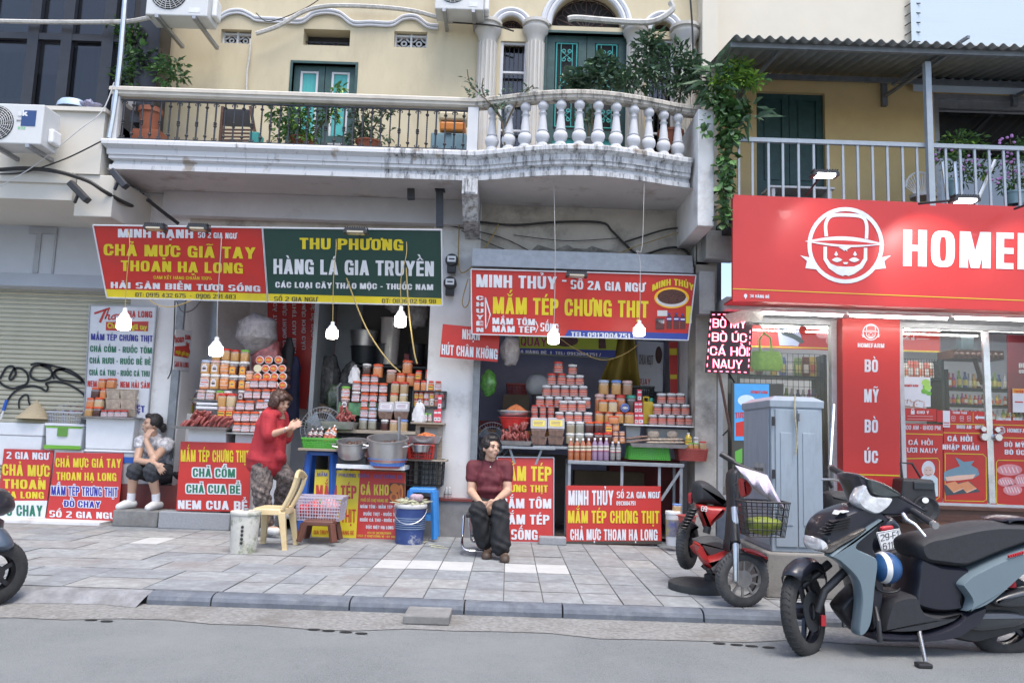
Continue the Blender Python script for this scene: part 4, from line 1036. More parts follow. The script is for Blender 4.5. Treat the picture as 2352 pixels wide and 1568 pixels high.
for xp,w in((1652,.06),(1919,.10),(2070,.05),(2700,.1)):post(b,xp,w)
for z in(zt-.06,zb0):b.box(c(1650,950).x,8,YS-.03,YS+.05,z,z+.06)
b.build('shopfront_frame',m_frame,st)
b=MB();b.box(c(1655,950).x,c(1915,950).x,YS,YS+.008,zb0,zt);b.build('shop_window',store_glass,st)
m_hand=mat('door_steel',(.6,.6,.62),.25,metal=1)
for xa,xb_ in((2072,2266),(2273,2470)):
 b=MB();b.box(c(xa,950).x,c(xb_,950).x,YS-.005,YS+.005,zb0+.07,zt-.07)
 o=b.build('glass_door',store_glass,st)
 b=MB()
 xe_=xb_ if xa<2200 else xa
 x=c(xe_,950).x;b.box(x-.018,x+.018,YS-.02,YS+.02,zb0+.07,zt-.07)
 b.build('door_edge',m_hand,o)
 b=MB();q=c(2255 if xa<2200 else 2287,1003 if xa<2200 else 1004)
 b.lathe([(.001,0),(.05,0),(.05,.03),(.04,.045),(.001,.045)],(q.x,YS-.02,q.z),16,Matrix.Rotation(R(90),4,'X'));b.lathe([(.001,0),(.032,0),(.03,.03),(.001,.03)],(q.x,YS-.02,q.z+.09),12,Matrix.Rotation(R(90),4,'X'))
 b.build('door_lock',m_hand,o)
b=MB();b.box(c(1650,950).x,c(1915,950).x,YS-.02,YS+.04,.05,zb0);b.build('shopfront_base',flat(C_RED),st)
for i,(y0,z1)in enumerate(((8.62,.36),(8.90,.53))):
 b=MB();b.box(3.72,8,y0,YS-.05+(0 if i else 0),0 if i==0 else.36,z1-.03);b.box(3.70,8.02,y0-.03,YS-.045,z1-.03,z1)
 b.build('wooden_step',m_wood,st)
b=MB();b.box(2.36,3.72,9.0,9.3,0,.5);b.build('shopfront_plinth',m_kerb,st)
def film(corners,base,label,texts=(),draw=None,extra=(),cv=ID,off=.014,zones=()):
 t,p=sign('window_sticker',label,'sticker',corners,YS-off,YS-off,base,texts=texts,th=.003,draw=draw,extra=extra,cv=cv,zones=zones)
 return t
salm,salm2,fishb,slate=flat((.62,.26,.12)),flat((.70,.45,.34)),flat((.16,.27,.33)),flat((.05,.07,.08));meat,meat2=flat((.60,.24,.26)),flat((.66,.55,.54))
def yframe(b,p,pts,cv):strokepx(b,p,pts+[pts[0]],5,.0035,Y_,cv)
def chef(b,p):
 strokepx(b,p,[(828,8),(1095,15)],5,.0035,Y_,L3);yframe(b,p,[(838,165),(1060,162),(1072,180),(1072,405),(1055,420),(842,415)],L3)
 quadpx(b,p,[(955,285),(975,268),(1040,268),(1062,290),(1064,400),(950,400)],.0036,6,L3);quadpx(b,p,disc(1003,230,42,52,20),.004,2,L3);quadpx(b,p,disc(1003,245,30,34,16),.0044,7,L3)
 strokepx(b,p,[(985,262),(1003,268),(1022,260)],3,.005,8,L3);strokepx(b,p,[(986,238),(996,238)],3,.005,8,L3);strokepx(b,p,[(1010,238),(1020,237)],3,.005,8,L3)
film([(2074,972),(2166,975),(2165,1169),(2073,1165)],R_,'red film on the glass door with a white haired cook',draw=chef,extra=[flat((.55,.66,.70)),flat((.62,.45,.38)),slate],texts=[(s,a,e,cp,W_,dict(cv=cv,b=bb))for s,a,e,cp,cv,bb in(('8H00 AM - 8H00 PM',(930,1492),(1207,1497),30,M3,1.6),('CÁ HỒI',(878,78),(1030,80),30,L3,1.6),('TƯƠI NAUY',(845,125),(1062,130),30,L3,1.6))])
def salmon(b,p):
 yframe(b,p,[(1108,132),(1345,138),(1364,156),(1366,420),(1348,432),(1108,426)],L3)
 quadpx(b,p,[(1100,250),(1130,235),(1200,212),(1170,155),(1200,170),(1225,185),(1290,178),(1270,205),(1312,230),(1322,265),(1280,290),(1200,300),(1120,305),(1100,300)],.004,6,L3)
 quadpx(b,p,[(1105,280),(1180,270),(1300,262),(1280,290),(1200,300),(1120,305)],.0044,9,L3)
 quadpx(b,p,[(1100,330),(1260,305),(1328,372),(1110,395)],.0038,8,L3)
 for dx in(0,82):quadpx(b,p,[(1108+dx,322),(1170+dx,306),(1222+dx,350),(1160+dx,378)],.0046,7,L3);strokepx(b,p,[(1160+dx,376),(1222+dx,350)],6,.005,9,L3)
film([(2168,962),(2268,966),(2268,1170),(2167,1169)],R_,'red film on the glass door with a blue salmon',draw=salmon,extra=[fishb,salm,slate,salm2],texts=[(s,a,e,cp,W_,dict(cv=cv,b=bb))for s,a,e,cp,cv,bb in(('8H00 AM - 8H00',(1320,1486),(1508,1490),26,M3,1.6),('CÁ HỒI',(1122,55),(1277,58),32,L3,1.8),('NHẬP KHẨU',(1092,107),(1320,113),32,L3,1.8))],zones=[(Y_,[M3(1226,1450),M3(1515,1456),M3(1515,1461),M3(1226,1455)]),(Y_,[M3(1226,1512),M3(1515,1518),M3(1515,1523),M3(1226,1517)])])
def meats(b,p):
 yframe(b,p,[(1428,188),(1440,174),(1700,180),(1700,470),(1440,450),(1430,440)],L3)
 for x,y,rx,ry,c_,in((1510,235,80,36,6),(1490,310,55,30,6),(1530,360,60,34,6),(1590,300,50,40,6)):
  quadpx(b,p,disc(x,y,rx,ry,18),.004,c_,L3)
  for k in range(-2,3):strokepx(b,p,[(x+k*rx*.3-8,y-ry*.5),(x+k*rx*.3+8,y+ry*.5)],6,.0046,7,L3)
 farmer(b,p,1633,1498,.1,M3,lw=1.6)
film([(2276,962),(2480,970),(2480,1178),(2276,1171)],R_,'red film on the glass door with marbled meat',draw=meats,extra=[meat,meat2],texts=[(s,a,e,cp,W_,dict(cv=cv,b=bb))for s,a,e,cp,cv,bb in(('HOMEFARM',(1674,1512),(1850,1518),28,M3,2),('BÒ MỸ',(1478,90),(1606,94),30,L3,1.8),('BÒ ÚC',(1480,138),(1606,142),30,L3,1.8),('8H00 AM - 8H00 PM',(1716,1428),(1960,1434),18,M3,1),('HOMEFARM',(1600,1428),(1700,1431),18,M3,1.2))],zones=[(Y_,[M3(1560,1456),M3(1792,1462),M3(1792,1467),M3(1560,1461)]),(Y_,[M3(1560,1545),M3(1792,1551),M3(1792,1556),M3(1560,1550)])])
def padlock(b,p):
 quadpx(b,p,[(1000,1360),(1026,1360),(1026,1386),(1000,1386)],.004,W_,M3);strokepx(b,p,smoothpath([(1004,1360),(1005,1352),(1013,1349),(1021,1352),(1022,1360)],3),5,.004,W_,M3)
 for y in(1398,1418):strokepx(b,p,[(975,y),(1155,y+4)],4,.004,7,M3)
film([M3(942,1342),M3(1180,1350),M3(1180,1436),M3(940,1430)],R_,'small red notice with a padlock on the glass door',draw=padlock,extra=[flat((.6,.35,.35))]*2,texts=[('CHÚ Ý',(1042,1382),(1127,1384),20,W_,dict(cv=M3,b=1.5))],off=.02)
def pay(b,p):
 quadpx(b,p,[(1447,1408),(1468,1390),(1468,1400),(1515,1402),(1515,1418),(1468,1416),(1468,1426)],.004,W_,M3)
 strokepx(b,p,[(1436,1370),(1436,1445)],3,.004,Y_,M3)
 for x in(1298,1357,1407):
  strokepx(b,p,[(x-12,1400),(x+12,1400),(x+12,1424),(x-12,1424),(x-12,1400)],3,.004,W_,M3);strokepx(b,p,[(x-6,1412),(x+6,1412)],5,.004,W_,M3);strokepx(b,p,[(x-14,1434),(x+14,1434)],3,.004,6,M3)
film([M3(1184,1358),M3(1515,1367),M3(1515,1448),M3(1183,1440)],R_,'red payment notice with a white arrow on the glass door',draw=pay,extra=[flat((.6,.35,.35))],texts=[('THANH TOÁN',(1292,1382),(1392,1385),16,W_,dict(cv=M3,b=1.2))],off=.02)
film([M3(1225,1360),M3(1274,1363),M3(1274,1478),M3(1225,1476)],W_,'narrow white slip stuck between the red door films',off=.026,zones=[(R_,[M3(1230,1442),M3(1270,1443),M3(1270,1450),M3(1230,1449)]),(R_,[M3(1230,1460),M3(1270,1461),M3(1270,1466),M3(1230,1465)])])
def leafy(b,p):
 for x,y,r in((1105,1165,30),(1120,1200,26),(1095,1225,24),(1125,1240,20),(1100,1195,18)):quadpx(b,p,disc(x,y,r,r*.8,12),.003+r*.00002,7 if r>24 else 6,M3)
film([M3(925,1122),M3(1137,1128),M3(1139,1335),M3(925,1330)],W_,'white poster with green leaves on the glass door',draw=leafy,extra=[flat((.15,.4,.06)),flat((.35,.6,.12)),flat((.35,.10,.02))],off=.016,texts=[('HOMEFARM',(953,1193),(1052,1195),16,R_,dict(cv=M3,b=1.2)),('ưu đãi',(962,1322),(1085,1338),36,W_,dict(cv=M3,b=6,out=5,oc=8)),])
film([M3(1712,1206),M3(1900,1212),M3(1900,1376),M3(1714,1372)],W_,'white and orange notice on the glass door beside the marbled meat film',zones=[(7,[M3(1712,1207),M3(1792,1209),M3(1792,1240),M3(1712,1238)]),(R_,[M3(1728,1295),M3(1785,1297),M3(1785,1306),M3(1728,1304)])],extra=[flat((.7,.5,.2)),flat((.75,.36,.05))],texts=[('TUYỂN DỤNG',(1724,1236),(1850,1240),18,R_,dict(cv=M3,b=1))],off=.016)
def tube(a,e,Y,label,r=.014,group=None,dz=0):
 A,E_=px(*a,Y),px(*e,Y);E_.z=A.z
 t=T('tube_light',label,'tube light',(A+E_)/2,group)
 b=MB();b.tube([A,E_],r,8);b.build('tube',m_tube,t)
 b=MB();b.box(A.x-.03,E_.x+.03,Y-.02,Y+.03,A.z+r,A.z+r+.03);b.build('fitting',m_whitepl,t)
tube(M3(-30,678),M3(518,705),8.45,'tube light under the red fascia over the grey cabinet');tube(M3(578,697),M3(1252,712),8.45,'tube light under the red fascia over the narrow red panel');tube(M3(1312,712),M3(1960,728),8.45,'tube light under the red fascia over the glass doors')
tube(M3(-40,770),M3(215,785),9.8,'tube light inside the store by the green bag');tube(M3(272,778),M3(428,782),10.2,'short tube light inside the store beside the white frame');tube(M3(958,790),M3(1205,796),10.2,'tube light inside the store behind the white poster');tube(M3(1220,790),M3(1800,812),9.7,'long tube light inside the store over the carved shelf')
for i,(x,y)in enumerate(((3.2,10.6),(4.9,10.9),(6.4,10.6))):  # unseen glowing strips added to brighten the store interior
 b=MB();b.box(x-.6,x+.6,y-.03,y+.03,2.80,2.815)
 one(b,'store_fill_light',m_tube,'unseen fill light added inside the store, above the window header','ceiling light','fill lights of the store')
b=MB();b.box(2.33,9,8.04,8.55,2.66,2.68);b.build('fascia_soffit',flat((.40,.03,.03)),st)
def banner(pts,Y,base,label,draw=None,extra=(),texts=(),zones=()):
 return sign('banner',label,'banner',pts,Y,Y,base,th=.01,draw=draw,extra=extra,texts=texts,zones=zones)
def bpic(b,p):
 quadpx(b,p,[M3(65,790),M3(120,770),M3(215,790),M3(235,850),M3(210,910),M3(80,905)],.003,6)
 quadpx(b,p,[M3(75,780),M3(140,800),M3(230,850),M3(255,880),M3(235,895),M3(180,860),M3(100,830)],.004,7)
 quadpx(b,p,[M3(*q)for q in disc(385,825,50,32,14)],.003,8);quadpx(b,p,[M3(*q)for q in disc(430,870,26,30,12)],.0035,8)
banner([(1690,745),(1915,752),(1915,805),(1690,796)],10.9,R_,'red banner with a fish over the store shelves',bpic,[flat((.45,.5,.7)),slate,meat],zones=[(Y_,[M3(-200,905),M3(450,922),M3(450,930),M3(-200,913)])])
banner([M3(880,780),M3(1205,790),M3(1205,950),M3(880,940)],11.4,R_,'red banner with white script behind the glass door',zones=[(Y_,[M3(880,935),M3(1205,945),M3(1205,955),M3(880,945)]),(W_,[M3(1040,856),M3(1128,859),M3(1128,862),M3(1040,859)])],texts=[('quốc tế',(935,862),(1025,866),22,W_,dict(cv=M3,b=1)),('Mỹ - Úc',(940,825),(1110,830),40,W_,dict(cv=M3,b=1))])
banner([M3(1672,830),M3(2000,840),M3(2000,1380),M3(1680,1375)],11.0,6,'dark red banner at the back of the store',extra=[flat((.17,.02,.03))],texts=[('BEST',(1756,1062),(1850,1064),34,2,dict(cv=M3,b=2)),('QUALITY',(1756,1098),(1880,1100),24,2,dict(cv=M3,b=1.5))])
m_shelf=mat('dark_shelf',(.03,.035,.04),.5,metal=.3)
def shelf(label,x0,x1,Y,zs,ztop,depth=.4,mesh=False):
 t=T('store_shelf',label,'shelf',((x0+x1)/2,Y,.5))
 b=MB()
 for x in(x0,x1):b.box(x-.02,x+.02,Y-.02,Y+depth,.5,ztop)
 b.build('upright',m_shelf,t)
 for z in zs:b=MB();b.box(x0+.02,x1-.02,Y,Y+depth,z-.025,z);b.build('shelf_board',m_shelf,t)
 if mesh:
  b=MB()
  for k in range(17):x=x0+(x1-x0)*k/16;b.bar((x,Y-.03,zs[1]),(x,Y-.03,ztop),.005)
  for k in range(7):z=zs[1]+(ztop-zs[1])*k/6;b.bar((x0,Y-.031,z),(x1,Y-.031,z),.005)
  b.build('wire_front',m_shelf,t)
 return t
goods_cols=[(.55,.12,.08),(.7,.65,.6),(.45,.28,.1),(.15,.05,.03),(.6,.45,.1),(.1,.14,.3),(.5,.5,.55),(.35,.12,.3),(.2,.3,.1)]
def goods(x0,x1,Y,z,h,n,kind,label,group,seed):
 random.seed(seed);protos={}
 for i in range(n):
  ci=random.randrange(len(goods_cols));w=(x1-x0)/n
  if ci not in protos:
   b=MB()
   if kind=='pack':
    b.loft([[V((sx*k*.5,sy*k2*.18,zz))for sx,sy in((-1,-1),(1,-1),(1,1),(-1,1))]for k,k2,zz in((.85,.9,0),(1,1,.15),(1,1,.7),(.95,.6,.9),(.9,.15,1))],smooth=False)
    lab=MB();lab.box(-.36,.36,-.19,-.181,.2,.62)
   else:
    b.lathe([(.42,0),(.45,.05),(.45,.6),(.22,.78),(.2,.84)],(0,0,0),10);b.lathe([(.24,.84),(.24,.98),(.1,1)],(0,0,0),10)
    lab=MB();lab.lathe([(.465,.15),(.465,.5)],(0,0,0),10,cap=False)
   r_=T('food_packet'if kind=='pack'else 'sauce_bottle',label,'packet'if kind=='pack'else 'bottle',(0,0,0),group)
   b.build('packet'if kind=='pack'else 'glass_body',mat('goods_%d'%ci,goods_cols[ci],.3,var=.3,scale=9),r_,local=True)
   lab.build('paper_label',mat('goods_label_%d'%(ci%3),((.75,.72,.68),(.7,.2,.1),(.6,.55,.2))[ci%3],.5,var=.3,scale=14),r_,local=True)
   protos[ci]=r_;o=r_
  else:o=dup(protos[ci])
  o.location=(x0+w*(i+.5),Y+random.uniform(0,.05),z);o.scale=(w*random.uniform(.85,.98),w*.95 if kind!='pack'else w,h*random.uniform(.85,1.05))
a0,a1=px(1695,900,10.0).x,px(1895,900,10.0).x
zs=[px(1800,y,10.0).z for y in(1010,925,862)]
shelf('black wire shelf of packets behind the grey cabinet window',a0,a1,10.0,zs,px(1800,812,10).z,mesh=True)
goods(a0+.05,a1-.05,10.1,zs[2],.26,10,'pack','clear food packet behind the wire of the black store shelf','packets on the wire shelf',1)
goods(a0+.05,a1-.05,10.1,zs[1],.20,14,'bottle','small jar on the shelf board below the wired packets','jars on the wire shelf',2)
goods(a0+.05,a1-.05,10.1,zs[0],.24,11,'bottle','bottle on the lowest board of the wire shelf','bottles on the wire shelf',5)
a0,a1=px(2175,900,11.2).x,px(2300,900,11.2).x+.4
zs=[px(2230,y,11.2).z for y in(1020,965,928,890)]
shelf('dark store shelf with rows of bottles below the carved shelf',a0,a1,11.2,zs,px(2230,850,11.2).z)
for k,(z,h,n)in enumerate(((zs[3],.24,15),(zs[2],.16,18),(zs[1],.17,16),(zs[0],.2,12))):goods(a0+.04,a1-.04,11.25,z,h,n,'bottle','small bottle in the %s row of the shelf below the carved shelf'%ORD[k],'bottles below the carved shelf',10+k)
a0,a1=px(2066,900,10.9).x,px(2165,900,10.9).x
zs=[px(2110,y,10.9).z for y in(940,868)]
shelf('black wire shelf of green packets behind the white poster',a0,a1,10.9,[zs[0],zs[1]],px(2110,825,10.9).z,mesh=True)
b=MB()
goods_cols_save=goods_cols;goods_cols=[(.35,.5,.3),(.4,.5,.4)]
goods(a0+.04,a1-.04,11.0,zs[1],.24,7,'pack','pale green packet behind the wire of the shelf past the white poster','green packets on the wire shelf',30)
goods_cols=goods_cols_save
t=T('carved_shelf','carved dark wooden altar shelf high on the store wall','shelf',px(2240,830,10.6))
b=MB();p,q=px(2190,822,10.6),px(2305,795,10.6);b.box(p.x,q.x,10.6,11.0,p.z,p.z+.12);b.build('shelf_box',m_wood,t)
b=MB()
for k in range(9):x=p.x+(q.x-p.x)*(k+.5)/9;b.ball((x,10.595,p.z+.05),(.03,.02,.035),6)
b.build('carving',m_wood,t)
b=MB();b.bar((p.x+.35,10.7,p.z),(p.x+.62,11.0,p.z-.3),.05);b.build('strut',m_wood,t)
b=MB();b.box(p.x+.15,p.x+.32,10.65,10.8,p.z+.121,p.z+.3);one(b,'incense_box',slate,'dark box standing on the carved wooden shelf','box',bevel=.01)
t=T('shopping_bag','bright green woven bag hung behind the shop window','bag',px(1760,850,9.6))
b=MB();ct=px(1760,832,9.6);b.loft([[V((ct.x+k*math.cos(a*.5236)*.19,9.6+k*.10*math.sin(a*.5236),ct.z+zz))for a in range(12)]for k,zz in((.85,-.1),(1.1,-.04),(1.05,.06),(.9,.13))]);b.build('bag_body',mat('lime_bag',(.28,.5,.06),.6,var=.2,scale=20),t)
b=MB();b.tube([(ct.x-.08,9.58,ct.z+.12),(ct.x-.09,9.58,ct.z+.28),(ct.x-.03,9.58,ct.z+.36),(ct.x+.05,9.58,ct.z+.3),(ct.x+.06,9.58,ct.z+.12)],.014,6);b.build('handle',MATS['lime_bag'],t)
def stand(b,p):
 quadpx(b,p,[M2(1556,1172),M2(1800,1175),M2(1800,1570),M2(1556,1570)],.003,6)
 quadpx(b,p,[M2(*q)for q in disc(1640,1290,60,40,16)],.0036,7);quadpx(b,p,[M2(1566,1445),M2(1640,1430),M2(1640,1540),M2(1566,1540)],.004,R_);quadpx(b,p,[L2(1395,120),L2(1440,100),L2(1440,190),L2(1395,210)],.004,8)
sign('banner_stand','tall blue advertising banner stand half hidden behind the grey cabinet','banner stand',[M2(1540,1165),(1800,881),(1800,1150),(1683,1150)],8.2,8.2,D_,th=.04,draw=stand,extra=[flat((.06,.30,.62)),flat((.55,.68,.8)),flat((.1,.35,.05))],texts=[('HOMEFARM',(1672,1240),(1790,1243),20,R_,dict(cv=M2,b=1.4)),('TƯƠI',(1562,1415),(1640,1410),40,R_,dict(cv=M2,b=2.5))])
# jars
LIDS=dict(red=(.56,.035,.02),orange=(.68,.10,.025),white=(.72,.72,.71),pink=(.66,.45,.42),blue=(.16,.28,.62),paleblue=(.45,.52,.66),green=(.18,.45,.06),teal=(.05,.38,.26))
FILL=dict(meat=(.16,.045,.035),floss=(.50,.27,.09),nuts=(.33,.17,.09),shrimp=(.58,.22,.08),dark=(.06,.03,.025),spice=(.30,.24,.16),grey=(.26,.25,.20),tan=(.42,.29,.16),beans=(.07,.02,.018),choc=(.09,.032,.022),cream=(.55,.42,.25))
_J={}
m_clear=mat('clear_plastic',(.55,.50,.47),.12,var=.1,scale=12,coat=.6)
def lidmat(k):return mat('lid_'+k,LIDS[k],.35,var=.06,scale=5)
def fillmat(k):return mat('fill_'+k,FILL[k],.25,var=.55,scale=26,coat=.5)
def jar_proto(lid,fill,lab,square):
 """unit jar: 1 wide, 1 high, standing on z=0, front at -y"""
 key=(lid,fill,lab,square)
 if key in _J:return _J[key]
 r=T('food_jar','jar','jar')
 sq=.25 if square else 0;n=20
 b=MB()
 b.mi=0;b.lathe([(.40,0),(.45,.02),(.46,.06),(.46,.60),(.455,.68)],(0,0,0),n,sq=sq)
 b.mi=1;b.lathe([(.457,.675),(.45,.74),(.38,.80),(.38,.83)],(0,0,0),n,sq=sq)
 b.build('jar_body',[fillmat(fill),mat('clear_'+fill,[v*.55+.18 for v in FILL[fill]],.12,var=.3,scale=18,coat=.7)],r,local=True)
 b=MB();b.lathe([(.43,.825),(.455,.835),(.455,.96),(.44,.985),(.40,1.0)],(0,0,0),n)
 for k in range(28):
  a=2*math.pi*k/28;b.bar((.457*math.cos(a),.457*math.sin(a),.84),(.457*math.cos(a),.457*math.sin(a),.955),.02)
 b.build('lid',lidmat(lid),r,local=True)
 if lab:
  b=MB()
  def arc(a0,a1,z0,z1,rr,mi,n=8):
   b.mi=mi;f=(lambda a:(abs(math.cos(a))**3.5+abs(math.sin(a))**3.5)**(-1/3.5))if square else(lambda a:1)
   A=[R(-90+a0+(a1-a0)*i/n)for i in range(n+1)]
   b.add([(rr*f(a)*math.cos(a),rr*f(a)*math.sin(a),z)for z in(z0,z1)for a in A],[(i,i+1,n+2+i,n+1+i)for i in range(n)])
  if lab=='white':
   arc(-62,62,.14,.64,.468,0);arc(-46,46,.54,.585,.472,2);arc(-30,50,.40,.47,.472,1);arc(-44,30,.28,.32,.472,2);arc(-20,44,.20,.23,.472,1);arc(-52,-38,.42,.52,.473,3)
  elif lab=='redwhite':
   arc(-75,75,.08,.64,.468,6);arc(-75,75,.42,.64,.471,1);arc(-58,60,.33,.38,.471,2);arc(-75,75,.38,.42,.472,4);arc(-55,40,.20,.29,.471,1);arc(-40,58,.15,.18,.471,2);arc(-50,50,.51,.56,.474,6)
  elif lab=='arch':
   arc(-34,34,.12,.56,.468,4);arc(-24,24,.56,.64,.468,4);arc(-22,22,.2,.5,.472,5);arc(-16,16,.3,.4,.475,2);arc(-40,40,.06,.11,.472,4)
  elif lab=='archwhite':arc(-30,30,.16,.58,.468,0);arc(-20,20,.58,.66,.468,0);arc(-20,20,.3,.45,.472,3);arc(-14,14,.5,.54,.472,2)
  elif lab=='orange':arc(-66,66,.3,.66,.468,4);arc(-50,40,.52,.56,.472,0);arc(-50,20,.42,.45,.472,0);arc(-66,66,.26,.3,.471,0)
  elif lab=='gold':arc(-60,60,.1,.62,.468,1);arc(-40,40,.16,.52,.472,5);arc(-36,36,.3,.42,.475,3)
  b.build('paper_label',[flat((.70,.67,.68)),flat((.60,.07,.03)),flat((.20,.12,.25)),flat((.09,.06,.05)),flat((.72,.26,.05)),flat((.78,.52,.06)),flat((.52,.42,.36))],r,local=True)
 _J[key]=r
 r['used']=0
 return r
def jar(cv,x,yt,yb_,w,Y,lid,fill,lab,label,group,square=True,rz=0):
 k=cv(1,0)[0]-cv(0,0)[0]
 p=px(*cv(x,yb_),Y);ww,hh=w*k*Y/F,(yb_-yt)*k*Y/F*1.0
 pr=jar_proto(lid,fill,lab,square)
 if pr['used']==0:o=pr;pr['used']=1;o['label']=label;o['group']=group
 else:o=dup(pr,label=label,group=group)
 o.location=p;o.scale=(ww*1.06,ww*1.06,hh);o.rotation_euler=(0,0,R(rz))
 return o
def row(cv,Y,rowname,group,items,desc=None):
 """items: (x, top, bottom, width, lid, fill, label kind)"""
 n=len(items)
 for i,(x,yt,yb_,w,lid,fill,lab)in enumerate(items):
  d=desc or{'white':'white-labelled jar','redwhite':'red-and-white-labelled jar','arch':'jar with arched orange label','archwhite':'jar with arched white label','orange':'orange-labelled jar','gold':'jar with yellow shield label',None:'jar of '+{'floss':'golden floss','nuts':'brown nuts','shrimp':'orange shrimp','dark':'dark paste','spice':'tan spice','grey':'grey spice','tan':'tan powder','beans':'dark beans','choc':'brown floss','meat':'meat','cream':'pale floss'}[fill]}[lab]
  pos='alone in'if n==1 else '%s from left in'%ORD[i]
  jar(cv,x,yt,yb_,w,Y,lid,fill,lab,'%s-lidded %s, %s %s'%(lid if lid!='paleblue'else 'pale-blue',d,pos,rowname),group,rz=random.uniform(-8,8))
G1,G2,G3='jars of the first stall','jars of the middle stall','jars of the second shop'
row(ZA,9.32,'the top row, first stall',G1,[(735,205,368,128,'orange','floss',None),(875,188,366,130,'red','floss',None),(1015,208,380,132,'red','floss',None),(1160,210,388,132,'green','floss',None)])
row(ZA,9.30,'the second row, first stall',G1,[(570,362,572,146,'paleblue','floss','archwhite'),(712,368,577,146,'pink','floss','archwhite'),(857,372,582,136,'white','shrimp','orange'),(992,385,590,146,'white','choc','arch'),(1145,385,598,146,'white','choc','arch')])
row(ZA,9.28,'the third row, first stall',G1,[(557,568,800,146,'white','shrimp','white'),(705,575,800,146,'white','floss','archwhite'),(850,578,805,136,'white','shrimp','orange'),(986,590,805,146,'white','choc','arch'),(1118,590,810,130,'white','choc','arch')])
row(ZA,9.24,'the fourth row, first stall',G1,[(505,815,968,122,'pink','nuts','white'),(640,820,970,136,'white','nuts','white'),(785,825,975,122,'green','shrimp',None),(900,830,980,120,'white','shrimp','orange'),(1105,820,975,110,'white','meat','archwhite')])
row(ZA,9.14,'the front column, first stall',G1,[(815,865,1066,130,'red','floss',None),(952,865,1066,140,'red','cream',None)])
row(ZA,9.13,'the pair under the floss jars',G1,[(815,1068,1222,128,'pink','shrimp','gold'),(940,1070,1224,128,'pink','shrimp','gold')])
row(ZA,9.26,'the tub side, first stall',G1,[(1235,530,675,120,'pink','shrimp','orange'),(1215,690,800,110,'white','shrimp','orange')])
row(ZA,9.18,'the top red row, first stall',G1,[(1302,648,790,132,'orange','meat','white'),(1437,648,790,132,'orange','meat','white'),(1570,650,790,132,'orange','meat','white')])
row(ZA,9.15,'the second red row, first stall',G1,[(1215,800,950,128,'orange','meat','white'),(1342,805,952,118,'orange','meat','white'),(1480,805,955,128,'orange','meat','white'),(1615,805,955,128,'orange','meat','white')])
row(ZA,9.10,'the third red row, first stall',G1,[(1095,972,1125,134,'orange','meat','white'),(1233,975,1128,134,'orange','meat','white'),(1395,965,1110,128,'orange','meat','white'),(1505,958,1110,128,'paleblue','meat','white')])
row(ZA,9.07,'the fourth red row, first stall',G1,[(1040,1138,1300,132,'orange','meat','white'),(1175,1138,1300,132,'orange','meat','white'),(1307,1140,1300,132,'orange','meat','white'),(1425,1135,1300,120,'white','meat','white')])
row(ZA,9.04,'the lowest red row, first stall',G1,[(1038,1308,1448,132,'orange','meat','white'),(1172,1312,1455,134,'orange','meat','white'),(1310,1315,1458,132,'orange','meat','white'),(1440,1318,1458,130,'orange','meat','white')])
def tub(x,y,rad,Y,label,printed=True,cv=ZA,lidc='white',group='tubs lying on their sides'):
 k=cv(1,0)[0]-cv(0,0)[0];c=px(*cv(x,y),Y);r=rad*k*Y/F
 t=T('food_tub',label,'tub',(c.x,c.y,c.z-r),group);Mx=Matrix.Rotation(R(90),4,'X')
 b=MB();b.lathe([(r*.86,-.17),(r*.9,-.16),(r*.92,0)],c,18,Mx@Matrix.Rotation(R(0),4,'Z'));b.build('tub_body',fillmat('meat'),t)
 b=MB();b.lathe([(r,-.005),(r,.016),(r*.9,.022),(r*.001,.022)],c,24,Mx,cap=False);b.build('lid',lidmat(lidc)if printed else mat('cream_lid',(.66,.6,.42),.4),t)
 if printed:
  b=MB()
  b.mi=0;b.lathe([(r*.84,.0245),(r*.001,.0245)],c,20,Mx,cap=False);b.mi=1;b.lathe([(r*.5,.026),(r*.001,.026)],c,12,Mx,cap=False,sy=.6,sx=1.25);b.mi=2
  for i in range(5):a=i*1.3+x;b.ball((c.x+r*.35*math.cos(a),c.y-.027,c.z+r*.3*math.sin(a)),(r*.16,.002,r*.12),6)
  b.build('lid_print',[flat((.62,.10,.04)),flat((.78,.45,.06)),flat((.5,.2,.03))]if lidc=='white'else[flat((.08,.1,.3)),flat((.7,.7,.72)),flat((.3,.3,.2))],t)
for rn,(y,xs)in enumerate(((362,(1390,1522,1672)),(490,(1357,1478,1597,1725)),(612,(1355,1495,1610,1735)),(740,(1610,1735)))):
 for i,x in enumerate(xs):tub(x,y,61,9.2,'%s tub from the left in the %s row of side-lying tubs, %s lid'%(ORD[i],ORD[rn],'plain cream'if(rn,i)==(1,0)else 'orange printed'),(rn,i)!=(1,0))
row(ZB,9.42,'the top rank, middle stall',G2,[(1093,305,468,132,'white','dark',None),(1265,310,520,152,'orange','shrimp',None),(1470,400,608,152,'pink','nuts',None),(1622,450,650,148,'orange','shrimp',None),(1775,460,655,148,'orange','shrimp',None)])
row(ZB,9.43,'the peak of the middle stall',G2,[(1722,252,458,156,'orange','shrimp',None)],desc='tall jar of orange shrimp')
row(ZB,9.36,'the first labelled row, middle stall',G2,[(1080,470,600,126,'orange','meat','white'),(1213,475,602,120,'orange','meat','white')])
row(ZB,9.34,'the second labelled row, middle stall',G2,[(933,573,732,128,'orange','meat','white'),(1072,595,755,130,'orange','meat','white'),(1208,597,757,130,'orange','meat','white'),(1347,606,765,130,'orange','meat','white')])
row(ZB,9.32,'the third labelled row, middle stall',G2,[(925,733,905,128,'white','meat','white'),(1064,758,905,128,'orange','meat','white'),(1198,762,905,128,'orange','meat','white'),(1342,768,905,128,'orange','meat','white')])
